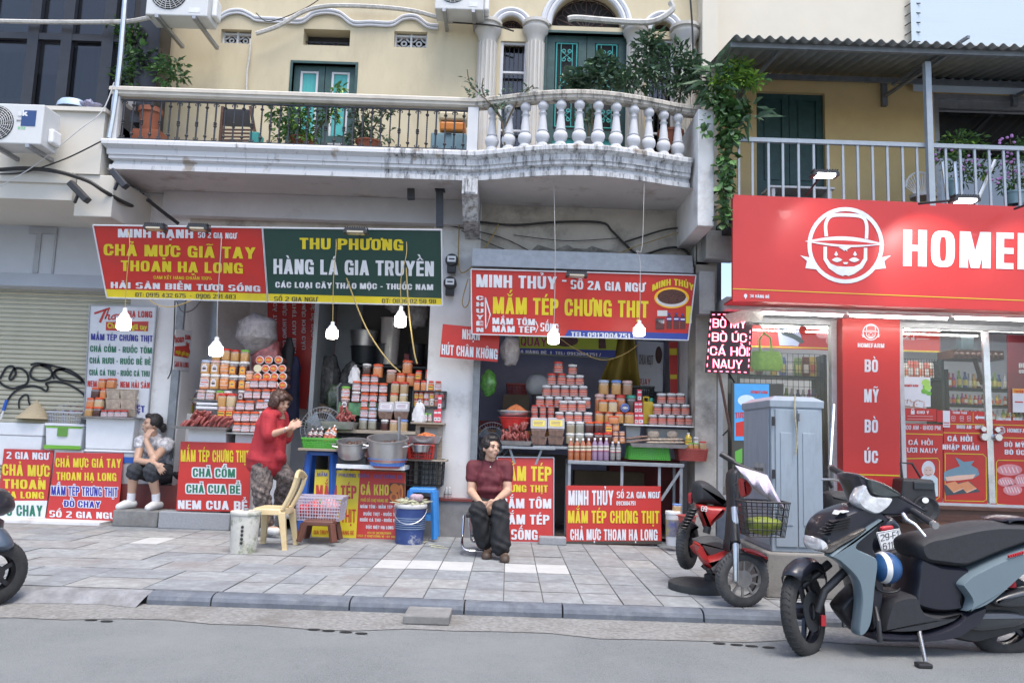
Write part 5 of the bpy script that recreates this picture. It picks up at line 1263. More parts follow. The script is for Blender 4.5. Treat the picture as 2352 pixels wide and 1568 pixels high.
row(ZB,9.28,'the small fourth row, middle stall',G2,[(1058,866,980,104,'orange','meat','white'),(1190,866,980,104,'orange','meat','white')])
row(ZB,9.24,'the fifth labelled row, middle stall',G2,[(1050,980,1145,126,'orange','meat','white'),(1182,988,1155,126,'paleblue','meat','white')])
row(ZB,9.20,'the plank row, middle stall',G2,[(1035,1150,1316,130,'paleblue','grey',None),(1177,1160,1318,130,'paleblue','grey',None),(1370,1168,1332,120,'white','beans',None),(1507,1178,1342,125,'pink','tan',None),(1665,1168,1352,130,'blue','tan',None)])
row(ZB,9.33,'the upper floss pair, middle stall',G2,[(1530,578,760,134,'red','tan',None),(1675,588,772,134,'red','tan',None)])
row(ZB,9.31,'the lower floss pair, middle stall',G2,[(1515,762,905,130,'orange','cream',None),(1665,772,905,130,'white','cream',None)])
row(ZB,9.35,'the crate corner, middle stall',G2,[(765,655,838,134,'green','shrimp','white')]);row(ZB,9.33,'the crate corner below the green lid',G2,[(758,838,1000,134,'pink','meat','archwhite')])
row(ZB,9.3,'the stool top, upper rank',G2,[(1895,408,556,98,'red','shrimp','gold'),(2040,400,556,84,'red','meat','redwhite'),(2160,402,560,84,'red','meat','redwhite'),(2228,430,565,60,'pink','dark',None)])
row(ZB,9.22,'the stool top, middle rank',G2,[(1868,563,722,98,'red','shrimp',None),(1972,565,722,92,'red','shrimp',None),(2090,570,722,96,'red','shrimp','gold'),(2200,575,728,106,'red','shrimp','white')])
row(ZB,9.20,'the shelf box, upper rank',G2,[(1853,740,848,82,'red','cream','gold'),(1933,742,848,80,'red','cream','gold'),(2013,740,848,80,'red','tan','white'),(2098,745,848,80,'red','cream','gold'),(2182,740,852,80,'white','meat','redwhite'),(2266,742,855,80,'white','meat','redwhite')])
row(ZB,9.20,'the shelf box, lower rank',G2,[(1850,850,962,82,'red','cream','gold'),(1932,850,962,80,'red','cream','gold'),(2014,848,962,80,'red','spice','white'),(2103,850,964,82,'white','tan','archwhite'),(2176,860,966,70,'pink','meat','redwhite')])
row(ZB,9.12,'the low stool edge, middle stall',G2,[(2003,1068,1196,62,'green','spice','white'),(2070,1070,1200,60,'green','spice','white')])
W8=lambda*xs,t,bt,w,lid='white',dy=0:[(x,t+dy*i,bt+dy*i,w,lid,'meat','redwhite')for i,x in enumerate(xs)]
row(ZC,9.20,'the pyramid peak',G3,[(1020,230,388,120,'red','meat','redwhite'),(1207,267,405,114,'white','meat','redwhite')])
row(ZC,9.19,'the pyramid second row',G3,W8(935,1062,t=383,bt=543,w=116,lid='red')+W8(1180,1298,t=407,bt=548,w=114))
row(ZC,9.18,'the pyramid third row',G3,W8(868,987,1105,1222,1342,t=538,bt=690,w=114,dy=2))
row(ZC,9.17,'the pyramid fourth row',G3,W8(785,900,1023,1147,1265,1385,t=682,bt=830,w=112,dy=3))
row(ZC,9.09,'the pyramid fifth row',G3,W8(1085,1200,1322,t=742,bt=888,w=114))
row(ZC,9.14,'the pyramid edge, red row',G3,W8(710,820,925,t=798,bt=908,w=88,lid='red'))
row(ZC,9.13,'the pyramid edge, low red row',G3,W8(710,820,925,t=905,bt=1005,w=88,lid='red'))
row(ZC,9.08,'the pyramid sixth row',G3,W8(1037,1162,1277,1407,t=886,bt=1022,w=114,dy=2))
row(ZC,9.06,'the spice row below the pyramid',G3,[(1180,1014,1165,116,'white','spice',None),(1300,1014,1167,116,'white','grey',None)])
row(ZC,9.05,'the lowest spice row',G3,[(1175,1163,1300,116,'white','spice',None),(1298,1165,1302,116,'white','grey',None),(1420,1165,1302,116,'white','beans',None)])
row(ZD,9.06,'the bean row, second shop',G3,[(78,928,1095,138,'orange','beans',None),(213,926,1095,138,'orange','beans',None)])
row(ZD,9.05,'the low bean row, second shop',G3,[(215,1098,1260,138,'red','beans',None),(355,1098,1262,138,'red','beans',None)])
row(ZD,9.08,'the red box pile',G3,[(445,845,960,165,'orange','shrimp',None),(368,935,1095,118,'red','shrimp','gold'),(478,945,1065,100,'white','shrimp','orange'),(472,1075,1150,88,'pink','meat','orange'),(570,1075,1150,86,'pink','meat','orange'),(472,1150,1250,88,'pink','shrimp','orange'),(570,1150,1252,86,'pink','shrimp','orange')])
row(ZD,9.26,'the top floss row, second shop',G3,[(293,302,520,155,'paleblue','floss',None),(482,304,522,152,'blue','floss',None),(648,312,530,152,'pink','nuts',None)])
row(ZD,9.24,'the second floss row, second shop',G3,[(230,512,780,148,'pink','shrimp',None),(390,520,785,148,'pink','shrimp',None),(545,527,785,148,'red','shrimp',None),(712,533,790,150,'teal','dark',None)])
row(ZD,9.12,'the short front pair, second shop',G3,[(283,596,782,142,'orange','floss',None),(428,600,785,142,'orange','cream',None)])
row(ZD,9.14,'the third floss row, second shop',G3,[(228,772,945,140,'orange','floss',None),(370,778,948,140,'orange','floss',None),(525,782,950,140,'orange','floss',None),(675,788,955,146,'orange','floss',None)])
row(ZD,9.22,'the small pyramid top row',G3,W8(1165,1312,1452,t=502,bt=665,w=136))
row(ZD,9.21,'the small pyramid middle row',G3,W8(1103,1246,1381,1522,t=663,bt=832,w=132,dy=2))
row(ZD,9.20,'the small pyramid bottom row',G3,W8(1035,1173,1308,1446,1580,t=826,bt=975,w=130,dy=3))
tub(615,720,66,9.1,'blue rimmed tub propped on its side among the floss jars',True,ZD,'blue',None)
# small goods
def bottle(x,yt,yb_,w,Y,cv,liquid,label,group,cap='white',lab=(.62,.55,.40),tilt=0,leanx=0):
 k=cv(1,0)[0]-cv(0,0)[0];p=px(*cv(x,yb_),Y);r=w/2*k*Y/F;h=(yb_-yt)*k*Y/F
 t=T('sauce_bottle',label,'bottle',(0,0,0),group)
 b=MB();b.lathe([(r*.9,0),(r,h*.03),(r,h*.3),(r*.95,h*.34),(r,h*.38),(r,h*.68),(r*.8,h*.78),(r*.38,h*.88),(r*.36,h*.91)],(0,0,0),14);b.build('bottle_body',mat('liquid_%.2f_%.2f'%liquid[:2],liquid,.15,var=.25,scale=10,coat=.7),t,local=True)
 b=MB();b.lathe([(r*.42,h*.905),(r*.42,h*.99),(r*.36,h)],(0,0,0),12);b.build('cap',lidmat(cap),t,local=True)
 b=MB();b.mi=0;b.lathe([(r*1.02,h*.42),(r*1.02,h*.66)],(0,0,0),14,cap=False);b.mi=1;b.lathe([(r*1.03,h*.42),(r*1.03,h*.45)],(0,0,0),14,cap=False);b.mi=2;b.lathe([(r*1.03,h*.54),(r*1.03,h*.59)],(0,0,0),14,cap=False)
 b.build('paper_label',[flat(lab),flat((.5,.06,.06)),flat((.12,.08,.06))],t,local=True)
 t.location=p;t.rotation_euler=(R(tilt),R(leanx),0)
cvS=conv(0,0,1.0)
GB='sauce bottles in a row on the metal table'
for i,x in enumerate((1426,1441.5,1456.5,1471)):bottle(x,1096,1151,14.2,8.92,cvS,(.36,.12,.05),'%s of the four orange brown sauce bottles on the metal table'%ORD[i],GB)
for i,x in enumerate((1486,1500.5,1515)):bottle(x,1095,1150,14,8.92,cvS,(.27,.17,.27),'%s of the three purple shrimp paste bottles on the metal table'%ORD[i],GB,lab=(.6,.58,.55))
for i,x in enumerate((1531,1545.5)):bottle(x,1104,1149,13,8.92,cvS,(.22,.2,.2),'%s of the two short grey sauce bottles on the metal table'%ORD[i],GB,lab=(.6,.58,.55))
m_saus=mat('sausage',(.26,.055,.045),.35,var=.35,scale=14,coat=.3)
sa=MB();sa.tube([(-.5,0,0),(-.44,0,.0),(-.3,0,.03),(0,0,.05),(.3,0,.03),(.44,0,0),(.5,0,0)],[.03,.13,.17,.18,.17,.13,.03],10)
SA=None
def sausages(cv,Y,pts,label,group,ln=.12,rads=(-60,60)):
 global SA
 k=cv(1,0)[0]-cv(0,0)[0]
 for i,(x,y,ang)in enumerate(pts):
  if SA is None:SA=one(sa,'sausage',m_saus,label,'sausage',group,base=(0,0,0));o=SA
  else:o=SA.copy();COL.objects.link(o);tag(o,label,None,group)
  o.location=px(*cv(x,y),Y+random.uniform(-.05,.05));s=ln*random.uniform(.85,1.1)
  o.scale=(s,s,s);o.rotation_euler=(random.uniform(-.4,.4),R(-ang),random.uniform(-.7,.7))
random.seed(21)
P=[]
for i in range(34):x=230+i*21.5;P.append((x,1335-random.uniform(0,25),50+random.uniform(-15,15)))
for i in range(20):x=360+i*29;P.append((x,1275-random.uniform(0,25),52+random.uniform(-18,18)))
for i in range(13):x=390+i*19;P.append((x,1205-random.uniform(0,35),40+random.uniform(-18,18)))
sausages(ZA,9.02,P,'dark red sausage in the heap on the wide metal tray, first stall','sausages on the tray of the first stall',.115)
P=[(650+random.uniform(0,260),1180-random.uniform(0,90),random.uniform(20,160))for i in range(34)]+[(690+random.uniform(0,120),1070-random.uniform(0,110),random.uniform(50,130))for i in range(14)]
sausages(ZB,9.05,P,'brown red sausage heaped in the steel basin, middle stall','sausages in the steel basin',.085)
P=[(290+random.uniform(0,360),1245-random.uniform(0,90),random.uniform(40,130))for i in range(40)]+[(370+random.uniform(0,250),1130-random.uniform(0,70),random.uniform(50,130))for i in range(22)]
sausages(ZC,9.0,P,'dark red sausage heaped on the small tray beside the boxes of meat, second shop','sausages on the small tray',.095)
m_tray=mat('steel_tray',(.42,.43,.44),.35,metal=.8,var=.15,scale=12)
def tray(cv,xa,xb_,y,Y,h,label,d=.34,name='metal_tray',m=None,lip=.03):
 a,e=px(*cv(xa,y),Y),px(*cv(xb_,y),Y);z=(a.z+e.z)/2
 b=MB();i=.03
 o=[(a.x,Y-d/2),(e.x,Y-d/2),(e.x,Y+d/2),(a.x,Y+d/2)];n=[(a.x+i,Y-d/2+i),(e.x-i,Y-d/2+i),(e.x-i,Y+d/2-i),(a.x+i,Y+d/2-i)]
 R1=[V((p[0],p[1],z))for p in o];R2=[V((p[0],p[1],z-h))for p in n];R3=[V((p[0]*.99+n[k][0]*.01,p[1]*.9+n[k][1]*.1,z-.001))for k,p in enumerate(o)]
 R4=[V((p[0],p[1],z-h+.006))for p in n]
 b.loft([R2,R1,R3,R4],cap=True,smooth=False)
 return one(b,name,m or m_tray,label,'tray',bevel=.003)
tray(ZA,130,985,1366,9.02,.03,'wide metal tray of sausages on the tall white foam box',.36)
tray(ZB,425,945,1200,9.05,.085,'steel basin of sausages on the wooden plank',.3)
tray(ZC,258,684,1262,9.0,.05,'small metal tray of sausages on the folding table',.3)
tray(ZA,375,1010,966,9.26,.02,'metal tray under the pale lidded jars, first stall',.3)
tray(ZD,660,1530,1258,8.98,.045,'grey metal tray of dried fish above the green basket',.34)
tray(ZB,1705,2250,1418,8.98,.08,'deep grey tray of orange shrimp beside the big pot',.28)
def heap(cv,x,y,w,h,Y,m,name,label,cat,bumps=60,br=.012):
 k=cv(1,0)[0]-cv(0,0)[0];c=px(*cv(x,y),Y);rw,hh=w/2*k*Y/F,h*k*Y/F
 b=MB();b.lathe([(rw,0),(rw*.8,hh*.3),(rw*.5,hh*.75),(rw*.2,hh*.97),(.001,hh)],(0,0,0),18,sy=.6,cap=False)
 for i in range(bumps):
  t,a=random.random()**.6,random.uniform(math.pi,2*math.pi);b.ball((rw*t*math.cos(a),rw*.6*t*math.sin(a),hh*(1-t**1.3)+.002),(br*random.uniform(.6,1.5),br,br*.7),5)
 o=one(b,name,m,label,cat,base=(0,0,0));o.location=c;o['kind']='stuff'
m_shr=mat('dried_shrimp',(.55,.17,.06),.7,var=.4,scale=60)
heap(ZC,470,876,285,84,9.12,m_shr,'dried_shrimp','orange mound of dried shrimp in the steel bowl over the red tub','dried shrimp',90,.008)
heap(ZB,2020,1422,290,50,8.98,m_shr,'dried_shrimp','orange shrimp in the deep grey tray beside the big pot','dried shrimp',60,.012)
def tubround(cv,x,y,w,h,Y,m,label,name,cat,taper=.75,lip=.012,sy=.8,inner=None):
 k=cv(1,0)[0]-cv(0,0)[0];c=px(*cv(x,y+h),Y);r,hh=w/2*k*Y/F,h*k*Y/F
 b=MB();b.lathe([(r*taper,0),(r*(taper*.4+.6),hh*.6),(r*.97,hh-.01),(r+lip,hh-.008),(r+lip,hh),(r*.96,hh),(r*.9,hh*.55),(r*taper*.95,hh*.25)],(0,0,0),28,sy=sy)
 o=one(b,name,m,label,cat,base=(0,0,0));o.location=c
 return o
tubround(ZC,442,872,410,82,9.12,m_steel,'steel bowl of dried shrimp set in the red tub','steel_bowl','bowl')
tubround(ZC,450,955,400,150,9.12,mat('red_plastic',(.55,.03,.025),.35,var=.08),'red plastic tub under the steel bowl of shrimp','plastic_tub','tub')
def clearbox(cv,x,yt,ym,yb_,w,Y,label,labc,lidtilt=True):
 k=cv(1,0)[0]-cv(0,0)[0];p=px(*cv(x,yb_),Y);s=k*Y/F;wt,wb,h,hl=w*s,w*s*.78,(yb_-ym)*s,(ym-yt)*s
 t=T('food_box',label,'food box',p,'clear boxes of dried meat')
 ring=lambda w_,z,d=.7:[V((p.x+a*w_/2,p.y+c_*w_/2*d,p.z+z))for a,c_ in((-1,-1),(1,-1),(1,1),(-1,1))]
 b=MB();b.loft([ring(wb,0),ring(wt*.96,h*.96)],smooth=False);b.build('box_body',mat('clear_brown',(.17,.10,.075),.15,var=.5,scale=22,coat=.8),t,bevel=.008)
 b=MB();y=p.y-wt*.35
 pts=[V((p.x+a*wt/2,y+.03+z*.25,p.z+h+z))for a,z in((-1,0),(1,0),(1,hl),(-1,hl))]
 b.prism(pts,(0,.02,0));b.build('lid',mat('milky_lid',(.42,.40,.41),.25,var=.15,scale=8,coat=.5),t,bevel=.01)
 b=MB();b.poly([V((p.x+a*wt*.36,y+.03+z*.25-.004,p.z+h+z))for a,z in((-1,hl*.25),(1,hl*.25),(1,hl*.78),(-1,hl*.78))]);b.mi=1
 for zz in(.62,.5,.38):b.poly([V((p.x+a*wt*.3,y+.03+z*.25-.005,p.z+h+z))for a,z in((-1,hl*zz),(.6+zz*.4,hl*zz),(.6+zz*.4,hl*(zz+.05)),(-1,hl*(zz+.05)))])
 b.build('paper_label',[flat(labc),flat((.25,.15,.2))],t)
clearbox(ZB,1388,895,1045,1160,240,9.22,'clear box of dried meat with a white label, nearer the labelled jars, middle stall',(.7,.68,.72));clearbox(ZB,1632,888,1045,1165,244,9.22,'clear box of dried meat with a white label, nearer the stool, middle stall',(.7,.68,.72))
clearbox(ZC,762,963,1110,1208,214,9.04,'clear box with a yellow label, next to the sausages, second shop',(.75,.62,.08));clearbox(ZC,990,963,1110,1208,220,9.04,'clear box with a yellow label, next to the spice jars, second shop',(.75,.62,.08))
for i,x in enumerate((765,985)):
 c=px(*ZC(x,1312),9.06);b=MB();b.loft([[V((c.x+a*w,9.06+e*w*.7,c.z+z))for a,e in((-1,-1),(1,-1),(1,1),(-1,1))]for w,z in((.078,0),(.094,.085),(.1,.088),(.1,.094))],smooth=False)
 one(b,'food_box',MATS['clear_brown'],'lower clear box of meat under the %s yellow labelled box'%ORD[i],'food box','clear boxes of dried meat',bevel=.006)
def whitebag(x,yt,yb_,w,Y,label,cv=ZB):
 k=cv(1,0)[0]-cv(0,0)[0];c=px(*cv(x,yb_),Y);s=k*Y/F;r,h=w/2*s,(yb_-yt)*s
 b=MB();b.lathe([(r*.9,0),(r,h*.06),(r*.92,h*.35),(r*.75,h*.65),(r*.38,h*.84),(r*.12,h*.9),(r*.2,h*.95),(r*.05,h)],(0,0,0),16,sy=.6)
 for i,p in enumerate(b.v):p.x+=.012*math.sin(i*1.7);p.y+=.01*math.sin(i*2.9)
 o=one(b,'knotted_bag',mat('white_bag',(.66,.65,.66),.35,var=.12,scale=25,bump=.3),label,'bag',base=(0,0,0));o.location=c
whitebag(905,318,612,190,9.36,'white knotted bag behind the red-lidded jars, middle stall');whitebag(1900,858,1205,215,9.1,'white knotted bag on the low stool, middle stall')
def carton(x,yt,yb_,w,Y,cv,label,group='red and white cartons',col=(.62,.06,.09)):
 k=cv(1,0)[0]-cv(0,0)[0];c=px(*cv(x,yb_),Y);s=k*Y/F;hw,h=w/2*s,(yb_-yt)*s
 t=T('food_carton',label,'carton',c,group)
 b=MB();b.box(c.x-hw,c.x+hw,Y-hw,Y+hw,c.z,c.z+h);b.build('box_body',flat(col),t,bevel=.002)
 b=MB();b.mi=0;b.box(c.x-hw*.8,c.x+hw*.8,Y-hw-.001,Y-hw,c.z+h*.1,c.z+h*.4);b.box(c.x-hw*.8,c.x+hw*.8,Y-hw-.001,Y-hw,c.z+h*.7,c.z+h*.85);b.mi=1;b.box(c.x-hw*.5,c.x+hw*.3,Y-hw-.002,Y-hw,c.z+h*.2,c.z+h*.3);b.build('print',[flat((.7,.66,.68)),flat((.15,.1,.1))],t)
for a in((832,445,615,64,9.18,ZD,'top carton of the red and white pile beside the yellow can'),(785,628,798,58,9.17,ZD,'middle carton of the pile, next to the teal-lidded jar'),(842,628,798,62,9.17,ZD,'middle carton of the pile, next to the yellow can'),(785,800,965,56,9.16,ZD,'bottom carton of the pile, next to the orange-lidded jars'),(850,800,965,80,9.16,ZD,'widest bottom carton of the pile beside the yellow can'),(2222,790,1012,62,9.12,ZB,'tall red and white carton on the stool edge'),(2160,1020,1205,60,9.1,ZB,'low red and white carton beside the white bag'),(2212,1018,1208,60,9.1,ZB,'low red and white carton at the end of the stool')):carton(*a)
k=ZD(1,0)[0]-ZD(0,0)[0];c=px(*ZD(958,965),9.3);s=k*9.3/F
t=T('jerry_can','yellow plastic jerry can with a teal cap between the cartons and white lidded jars','jerry can',c)
b=MB();hw=82*s;H_=340*s
b.loft([[V((c.x+a*hw*q,c.y+e*hw*.6*q,c.z+z))for a,e in((-1,-1),(1,-1),(1,1),(-1,1))]for q,z in((.95,0),(1,.01),(1,H_*.9),(.8,H_))],smooth=False);b.build('can_body',mat('yellow_plastic',(.66,.47,.02),.35,var=.06),t,bevel=.012)
b=MB();b.tube([(c.x-hw*.8,c.y,c.z+H_*.95),(c.x-hw*.8,c.y,c.z+H_+.05),(c.x+hw*.1,c.y,c.z+H_+.05),(c.x+hw*.2,c.y,c.z+H_*.98)],.014,8);b.build('handle',MATS['yellow_plastic'],t)
b=MB();b.lathe([(.03,H_),(.03,H_+.04)],(c.x+hw*.55,c.y,c.z),12);b.build('cap',lidmat('teal'),t)
# tables, crates, baskets, pots
m_foam=mat('white_foam',(.70,.72,.745),.8,var=.04,scale=10,bump=.1,dirt=(.55,.55,.55),dscale=1.5,dlo=.55,dhi=.85)
def pbox(cv,xa,ya,xb_,yb_,Y,d=.35):
 a,e=px(*cv(xa,(ya+yb_)/2),Y),px(*cv(xb_,(ya+yb_)/2),Y);t,u=px(*cv((xa+xb_)/2,ya),Y),px(*cv((xa+xb_)/2,yb_),Y)
 return a.x,e.x,Y,Y+d,u.z,t.z
def foambox(cv,xa,ya,xb_,yb_,Y,label,d=.4,lidh=.22,col=None,band=None,name='foam_box',z0=None):
 x0,x1,y0,y1,za,zb=pbox(cv,xa,ya,xb_,yb_,Y,d)
 if z0 is not None:za=z0
 t=T(name,label,'foam box',((x0+x1)/2,Y,za));zl=zb-(zb-za)*lidh
 b=MB();b.loft([[V((x,y,z))for x,y in((x0+i,y0+i),(x1-i,y0+i),(x1-i,y1),(x0+i,y1))]for i,z in((.03,za),(.012,zl))],smooth=False);b.build('box_body',col or m_foam,t,bevel=.012)
 if lidh:b=MB();b.box(x0,x1,y0,y1,zl+.003,zb);b.build('lid',m_foam,t,bevel=.012)
 if band:b=MB();[b.box(x0+.018,x1-.018,y0+.008,y0+.014,za+(zl-za)*p,za+(zl-za)*q)for p,q in band[1]];b.build('printed_band',band[0],t)
 return t,(x0,x1,y0,y1,za,zb)
m_grn=flat((.16,.42,.04))
t,e=foambox(L0,268,-55,517,105,9.45,'white foam box with green printed bands under the basket of bottles',.45,.12,band=(m_grn,((.0,.16),(.93,1.0))))
b=MB();x=e[0]+(e[1]-e[0])*.35;b.box(x,x+.12,e[2]-.001,e[2]+.004,e[4]+.15,e[4]+.25);b.build('sticker',flat((.12,.28,.05)),t)
foambox(L0,517,-90,840,108,9.40,'tall white foam box carrying the tray of jars beside the menu board',.5,0)
foambox(L0,512,110,838,330,9.42,'grey cool box with a red lid and a blue stripe behind the seated woman',.5,.08,col=mat('grey_cool',(.45,.46,.48),.5,var=.05),band=(flat((.02,.10,.42)),((.70,.88),)))
foambox(L0,-60,-60,262,210,9.5,'wide white foam tub with a heavy rim, next to the roller shutter',.5,.3)
foambox(L0,268,107,512,400,9.5,'plain white foam box under the green printed foam box',.4,0,z0=.03)
foambox(ZA,245,1382,862,2300,9.0,'tall white foam box under the sausage tray, first stall',.45,0,z0=.03)
foambox(ZA,960,1480,1700,2300,9.05,'white foam box under the red-lidded jars, first stall',.45,0,z0=.03)
for i,(ya,yb_)in enumerate(((1000,1040),(1058,1102))):
 x0,x1,y0,y1,za,zb=pbox(ZA,425-i*8,ya,748,yb_,9.12,.3);b=MB();b.box(x0,x1,y0,y1,za,zb)
 one(b,'foam_sheet',m_foam,'white foam lid, %s of two stacked behind the sausage heap'%('upper','lower')[i],'foam sheet',bevel=.008)
x0,x1,y0,y1,za,zb=pbox(ZA,870,1452,1400,1480,8.98,.5);b=MB();b.box(x0,x1+.2,y0,y1,za,zb)
one(b,'metal_shelf_board',m_tray,'grey metal board under the lowest red-lidded jars, first stall','shelf board',bevel=.004)
m_blk=mat('stone_block',(.20,.20,.195),.9,var=.25,scale=7,bump=.4,dirt=(.13,.125,.12),dscale=2,dlo=.5,dhi=.75)
m_gran=mat('granite_block',(.28,.29,.31),.85,var=.12,scale=40,bump=.15)
def block(cv,xa,ya,xb_,yb_,Y,d,label,m,z0=0,bev=.012):
 x0,x1,y0,y1,za,zb=pbox(cv,xa,ya,xb_,yb_,Y,d);b=MB();b.box(x0,x1,y0,y1,z0,zb);return one(b,'stone_block',m,label,'stone block',bevel=bev)
block(L0,702,490,985,592,9.0,.3,'rough grey stone block under the feet of the woman on the red step',m_blk)
block(L0,988,500,1436,607,8.93,.2,'long smooth granite block below the red price board',m_gran)
block(L2,168,655,340,722,8.62,.12,'small grey stone block propping the two red price boards',m_gran)
q0,q1=gp(*L1(912,1215),RZ),gp(*L1(1200,1232),RZ);b=MB();b.box(q0.x,q1.x,5.18,5.46,RZ+.005,RZ+.06);one(b,'stone_slab',m_blk,'flat brown grey stone slab lying in the gutter against the kerb','stone slab',bevel=.008)
def basket(cv,xa,ya,xb_,yb_,Y,d,m,label,name='plastic_basket',cat='basket',nx=14,nz=5,taper=.9,rim=.02,open_top=True,holes=True):
 x0,x1,y0,y1,za,zb=pbox(cv,xa,ya,xb_,yb_,Y,d);cx,cy=(x0+x1)/2,Y+d/2;hw,hd=(x1-x0)/2,d/2
 b=MB()
 f=lambda z:taper+(1-taper)*(z-za)/(zb-za)
 def ringp(z):return[V((cx+sx*hw*f(z),cy+sy*hd*f(z),z))for sx,sy in((-1,-1),(1,-1),(1,1),(-1,1))]
 b.poly(ringp(za+.004))
 for k in range(nz+1):
  z=za+(zb-za)*k/nz;r=ringp(z);w=.008 if k<nz else rim
  for i in range(4):b.bar(r[i],r[(i+1)%4],.007 if k<nz else.014,w)
 for i in range(4):
  for k in range(nx+1):
   t=k/nx;p0=ringp(za)[i].lerp(ringp(za)[(i+1)%4],t);p1=ringp(zb)[i].lerp(ringp(zb)[(i+1)%4],t);b.bar(p0,p1,.009,.006)
 return one(b,name,m,label,cat)
m_gb,m_rb,m_bk,m_lil=mat('green_plastic',(.10,.42,.06),.4,var=.06),mat('dusty_red_plastic',(.40,.08,.07),.4,var=.08),mat('black_crate',(.018,.022,.022),.45,var=.2),mat('lilac_plastic',(.50,.46,.54),.35,var=.05)
basket(L1,282,40,505,100,8.72,.3,m_gb,'lime green basket of sauce bottles on the blue stool',nx=22,nz=5)
basket(ZD,700,1312,1275,1495,8.9,.3,m_gb,'green basket turned over on the metal table below the dried fish',nx=22,nz=7,taper=1.08)
basket(ZD,1425,1342,1865,1512,8.9,.25,m_rb,'dusty red basket hanging over the end of the metal table',nx=22,nz=5)
basket(L1,935,172,1165,335,8.85,.3,m_bk,'black crate under the red basket, beside the white pillar','plastic_crate','crate',nx=9,nz=5,taper=.96)
basket(L1,243,408,535,552,8.2,.3,m_lil,'lilac basket of red bags on the small brown stool',nx=16,nz=7)
basket(M0,325,1372,575,1450,9.5,.32,mat('grey_plastic',(.42,.43,.46),.4,var=.05),'pale grey basket of bottles on the green printed foam box',nx=14,nz=3)
basket(ZC,345,520,625,650,10.2,.3,mat('dark_red_plastic',(.22,.02,.02),.5),'dark red basket on a box at the back of the second shop',nx=14,nz=3)
basket(ZD,730,400,1060,600,9.75,.3,m_bk,'black crate behind the yellow can in the second shop','plastic_crate','crate',nx=10,nz=5)
basket(L1,945,80,1105,165,8.75,.25,mat('red_basket_plastic',(.55,.04,.03),.4),'red basket with a metal bowl on the black crate',nx=10,nz=4)
tubround(L1,1028,78,120,45,8.72,m_steel,'metal bowl in the red basket beside the big pot','steel_bowl','bowl',sy=1)
def lump(cv,x,y,w,h,Y,m,name,label,cat,seed=1,group=None,d=.8,n=12,rough=.12):
 random.seed(seed);k=cv(1,0)[0]-cv(0,0)[0];c=px(*cv(x,y),Y);s=k*Y/F;b=MB();b.ball((0,0,0),(w/2*s,w/2*s*d,h/2*s),n)
 ph=[random.uniform(0,6)for _ in range(6)];R_s=w*s
 for p in b.v:
  q=1+rough*(math.sin(p.x/R_s*14+ph[0])+math.sin(p.z/R_s*17+ph[1])+math.sin((p.x+p.y)/R_s*23+ph[2])*.6)*.5;p*=q
 o=one(b,name,m,label,cat,group,base=(0,0,0));o.location=c;return o
m_bagr,m_bagg,m_bagc=mat('red_bag',(.55,.03,.04),.3,var=.25,scale=20,bump=.5),mat('green_bag',(.03,.22,.10),.3,var=.25,scale=20,bump=.5),mat('clear_bag',(.40,.38,.39),.18,var=.35,scale=16,bump=.8,coat=.5)
lump(L1,300,490,110,90,8.35,m_bagr,'plastic_bag','crumpled red plastic bag at the chair end of the lilac basket','plastic bag',1);lump(L1,365,480,100,110,8.33,m_bagr,'plastic_bag','crumpled red plastic bag in the middle of the lilac basket','plastic bag',2);lump(L1,405,470,60,80,8.36,m_bagg,'plastic_bag','crumpled green plastic bag in the lilac basket','plastic bag',3);lump(L1,460,470,120,120,8.36,mat('pink_bag',(.6,.3,.34),.3,var=.2,scale=20,bump=.6),'plastic_bag','crumpled pale pink plastic bag in the lilac basket','plastic bag',4)
for i,(x,yt,yb_,c,tl,lx)in enumerate(((345,-30,42,(.10,.05,.05),18,14),(375,-32,42,(.10,.05,.05),18,14),(408,-30,44,(.10,.05,.05),18,14),(445,-36,46,(.42,.11,.04),16,16),(470,-55,48,(.42,.11,.04),16,16),(492,-30,48,(.42,.11,.04),16,12))):
 bottle(x-20,yt,yb_+12,30,8.85,L1,c,'%s bottle from the woman in red, in the lime green basket'%ORD[i],'bottles in the lime green basket',lab=(.62,.6,.6),tilt=-20,leanx=lx)
for i,(x,yt,yb_,c,lx)in enumerate(((398,1262,1380,(.25,.18,.25),26),(440,1250,1370,(.3,.28,.35),24),(500,1250,1372,(.28,.26,.33),22),(556,1258,1375,(.2,.1,.1),20),(415,1300,1385,(.25,.2,.05),0),(455,1318,1390,(.08,.04,.04),0),(488,1318,1390,(.2,.03,.03),0),(530,1315,1390,(.3,.03,.03),8),(580,1300,1385,(.12,.05,.04),12))):
 bottle(x,yt,yb_,36,9.62,M0,c,'%s bottle from the straw hat in the pale grey basket'%ORD[i],'bottles in the pale grey basket',lab=(.6,.58,.62),tilt=-12,leanx=lx)
row(M0,9.5,'the upper pair before the menu board','jars before the menu board',[(715,1140,1205,56,'orange','shrimp',None),(780,1137,1205,64,'orange','shrimp',None)])
row(M0,9.48,'the second pair before the menu board','jars before the menu board',[(670,1200,1278,60,'orange','beans',None),(722,1205,1280,44,'orange','shrimp',None)])
row(M0,9.46,'the third pair before the menu board','jars before the menu board',[(635,1272,1345,56,'orange','shrimp',None),(694,1270,1345,60,'orange','cream',None)])
row(M0,9.44,'the bottom pair before the menu board','jars before the menu board',[(625,1335,1405,58,'orange','floss',None),(684,1335,1407,60,'orange','beans',None)])
row(M0,9.40,'the white labelled row before the menu board','jars before the menu board',[(732,1358,1408,46,'red','meat','white'),(778,1358,1408,46,'red','meat','white'),(826,1358,1409,46,'red','meat','white'),(870,1358,1410,46,'red','meat','white')])
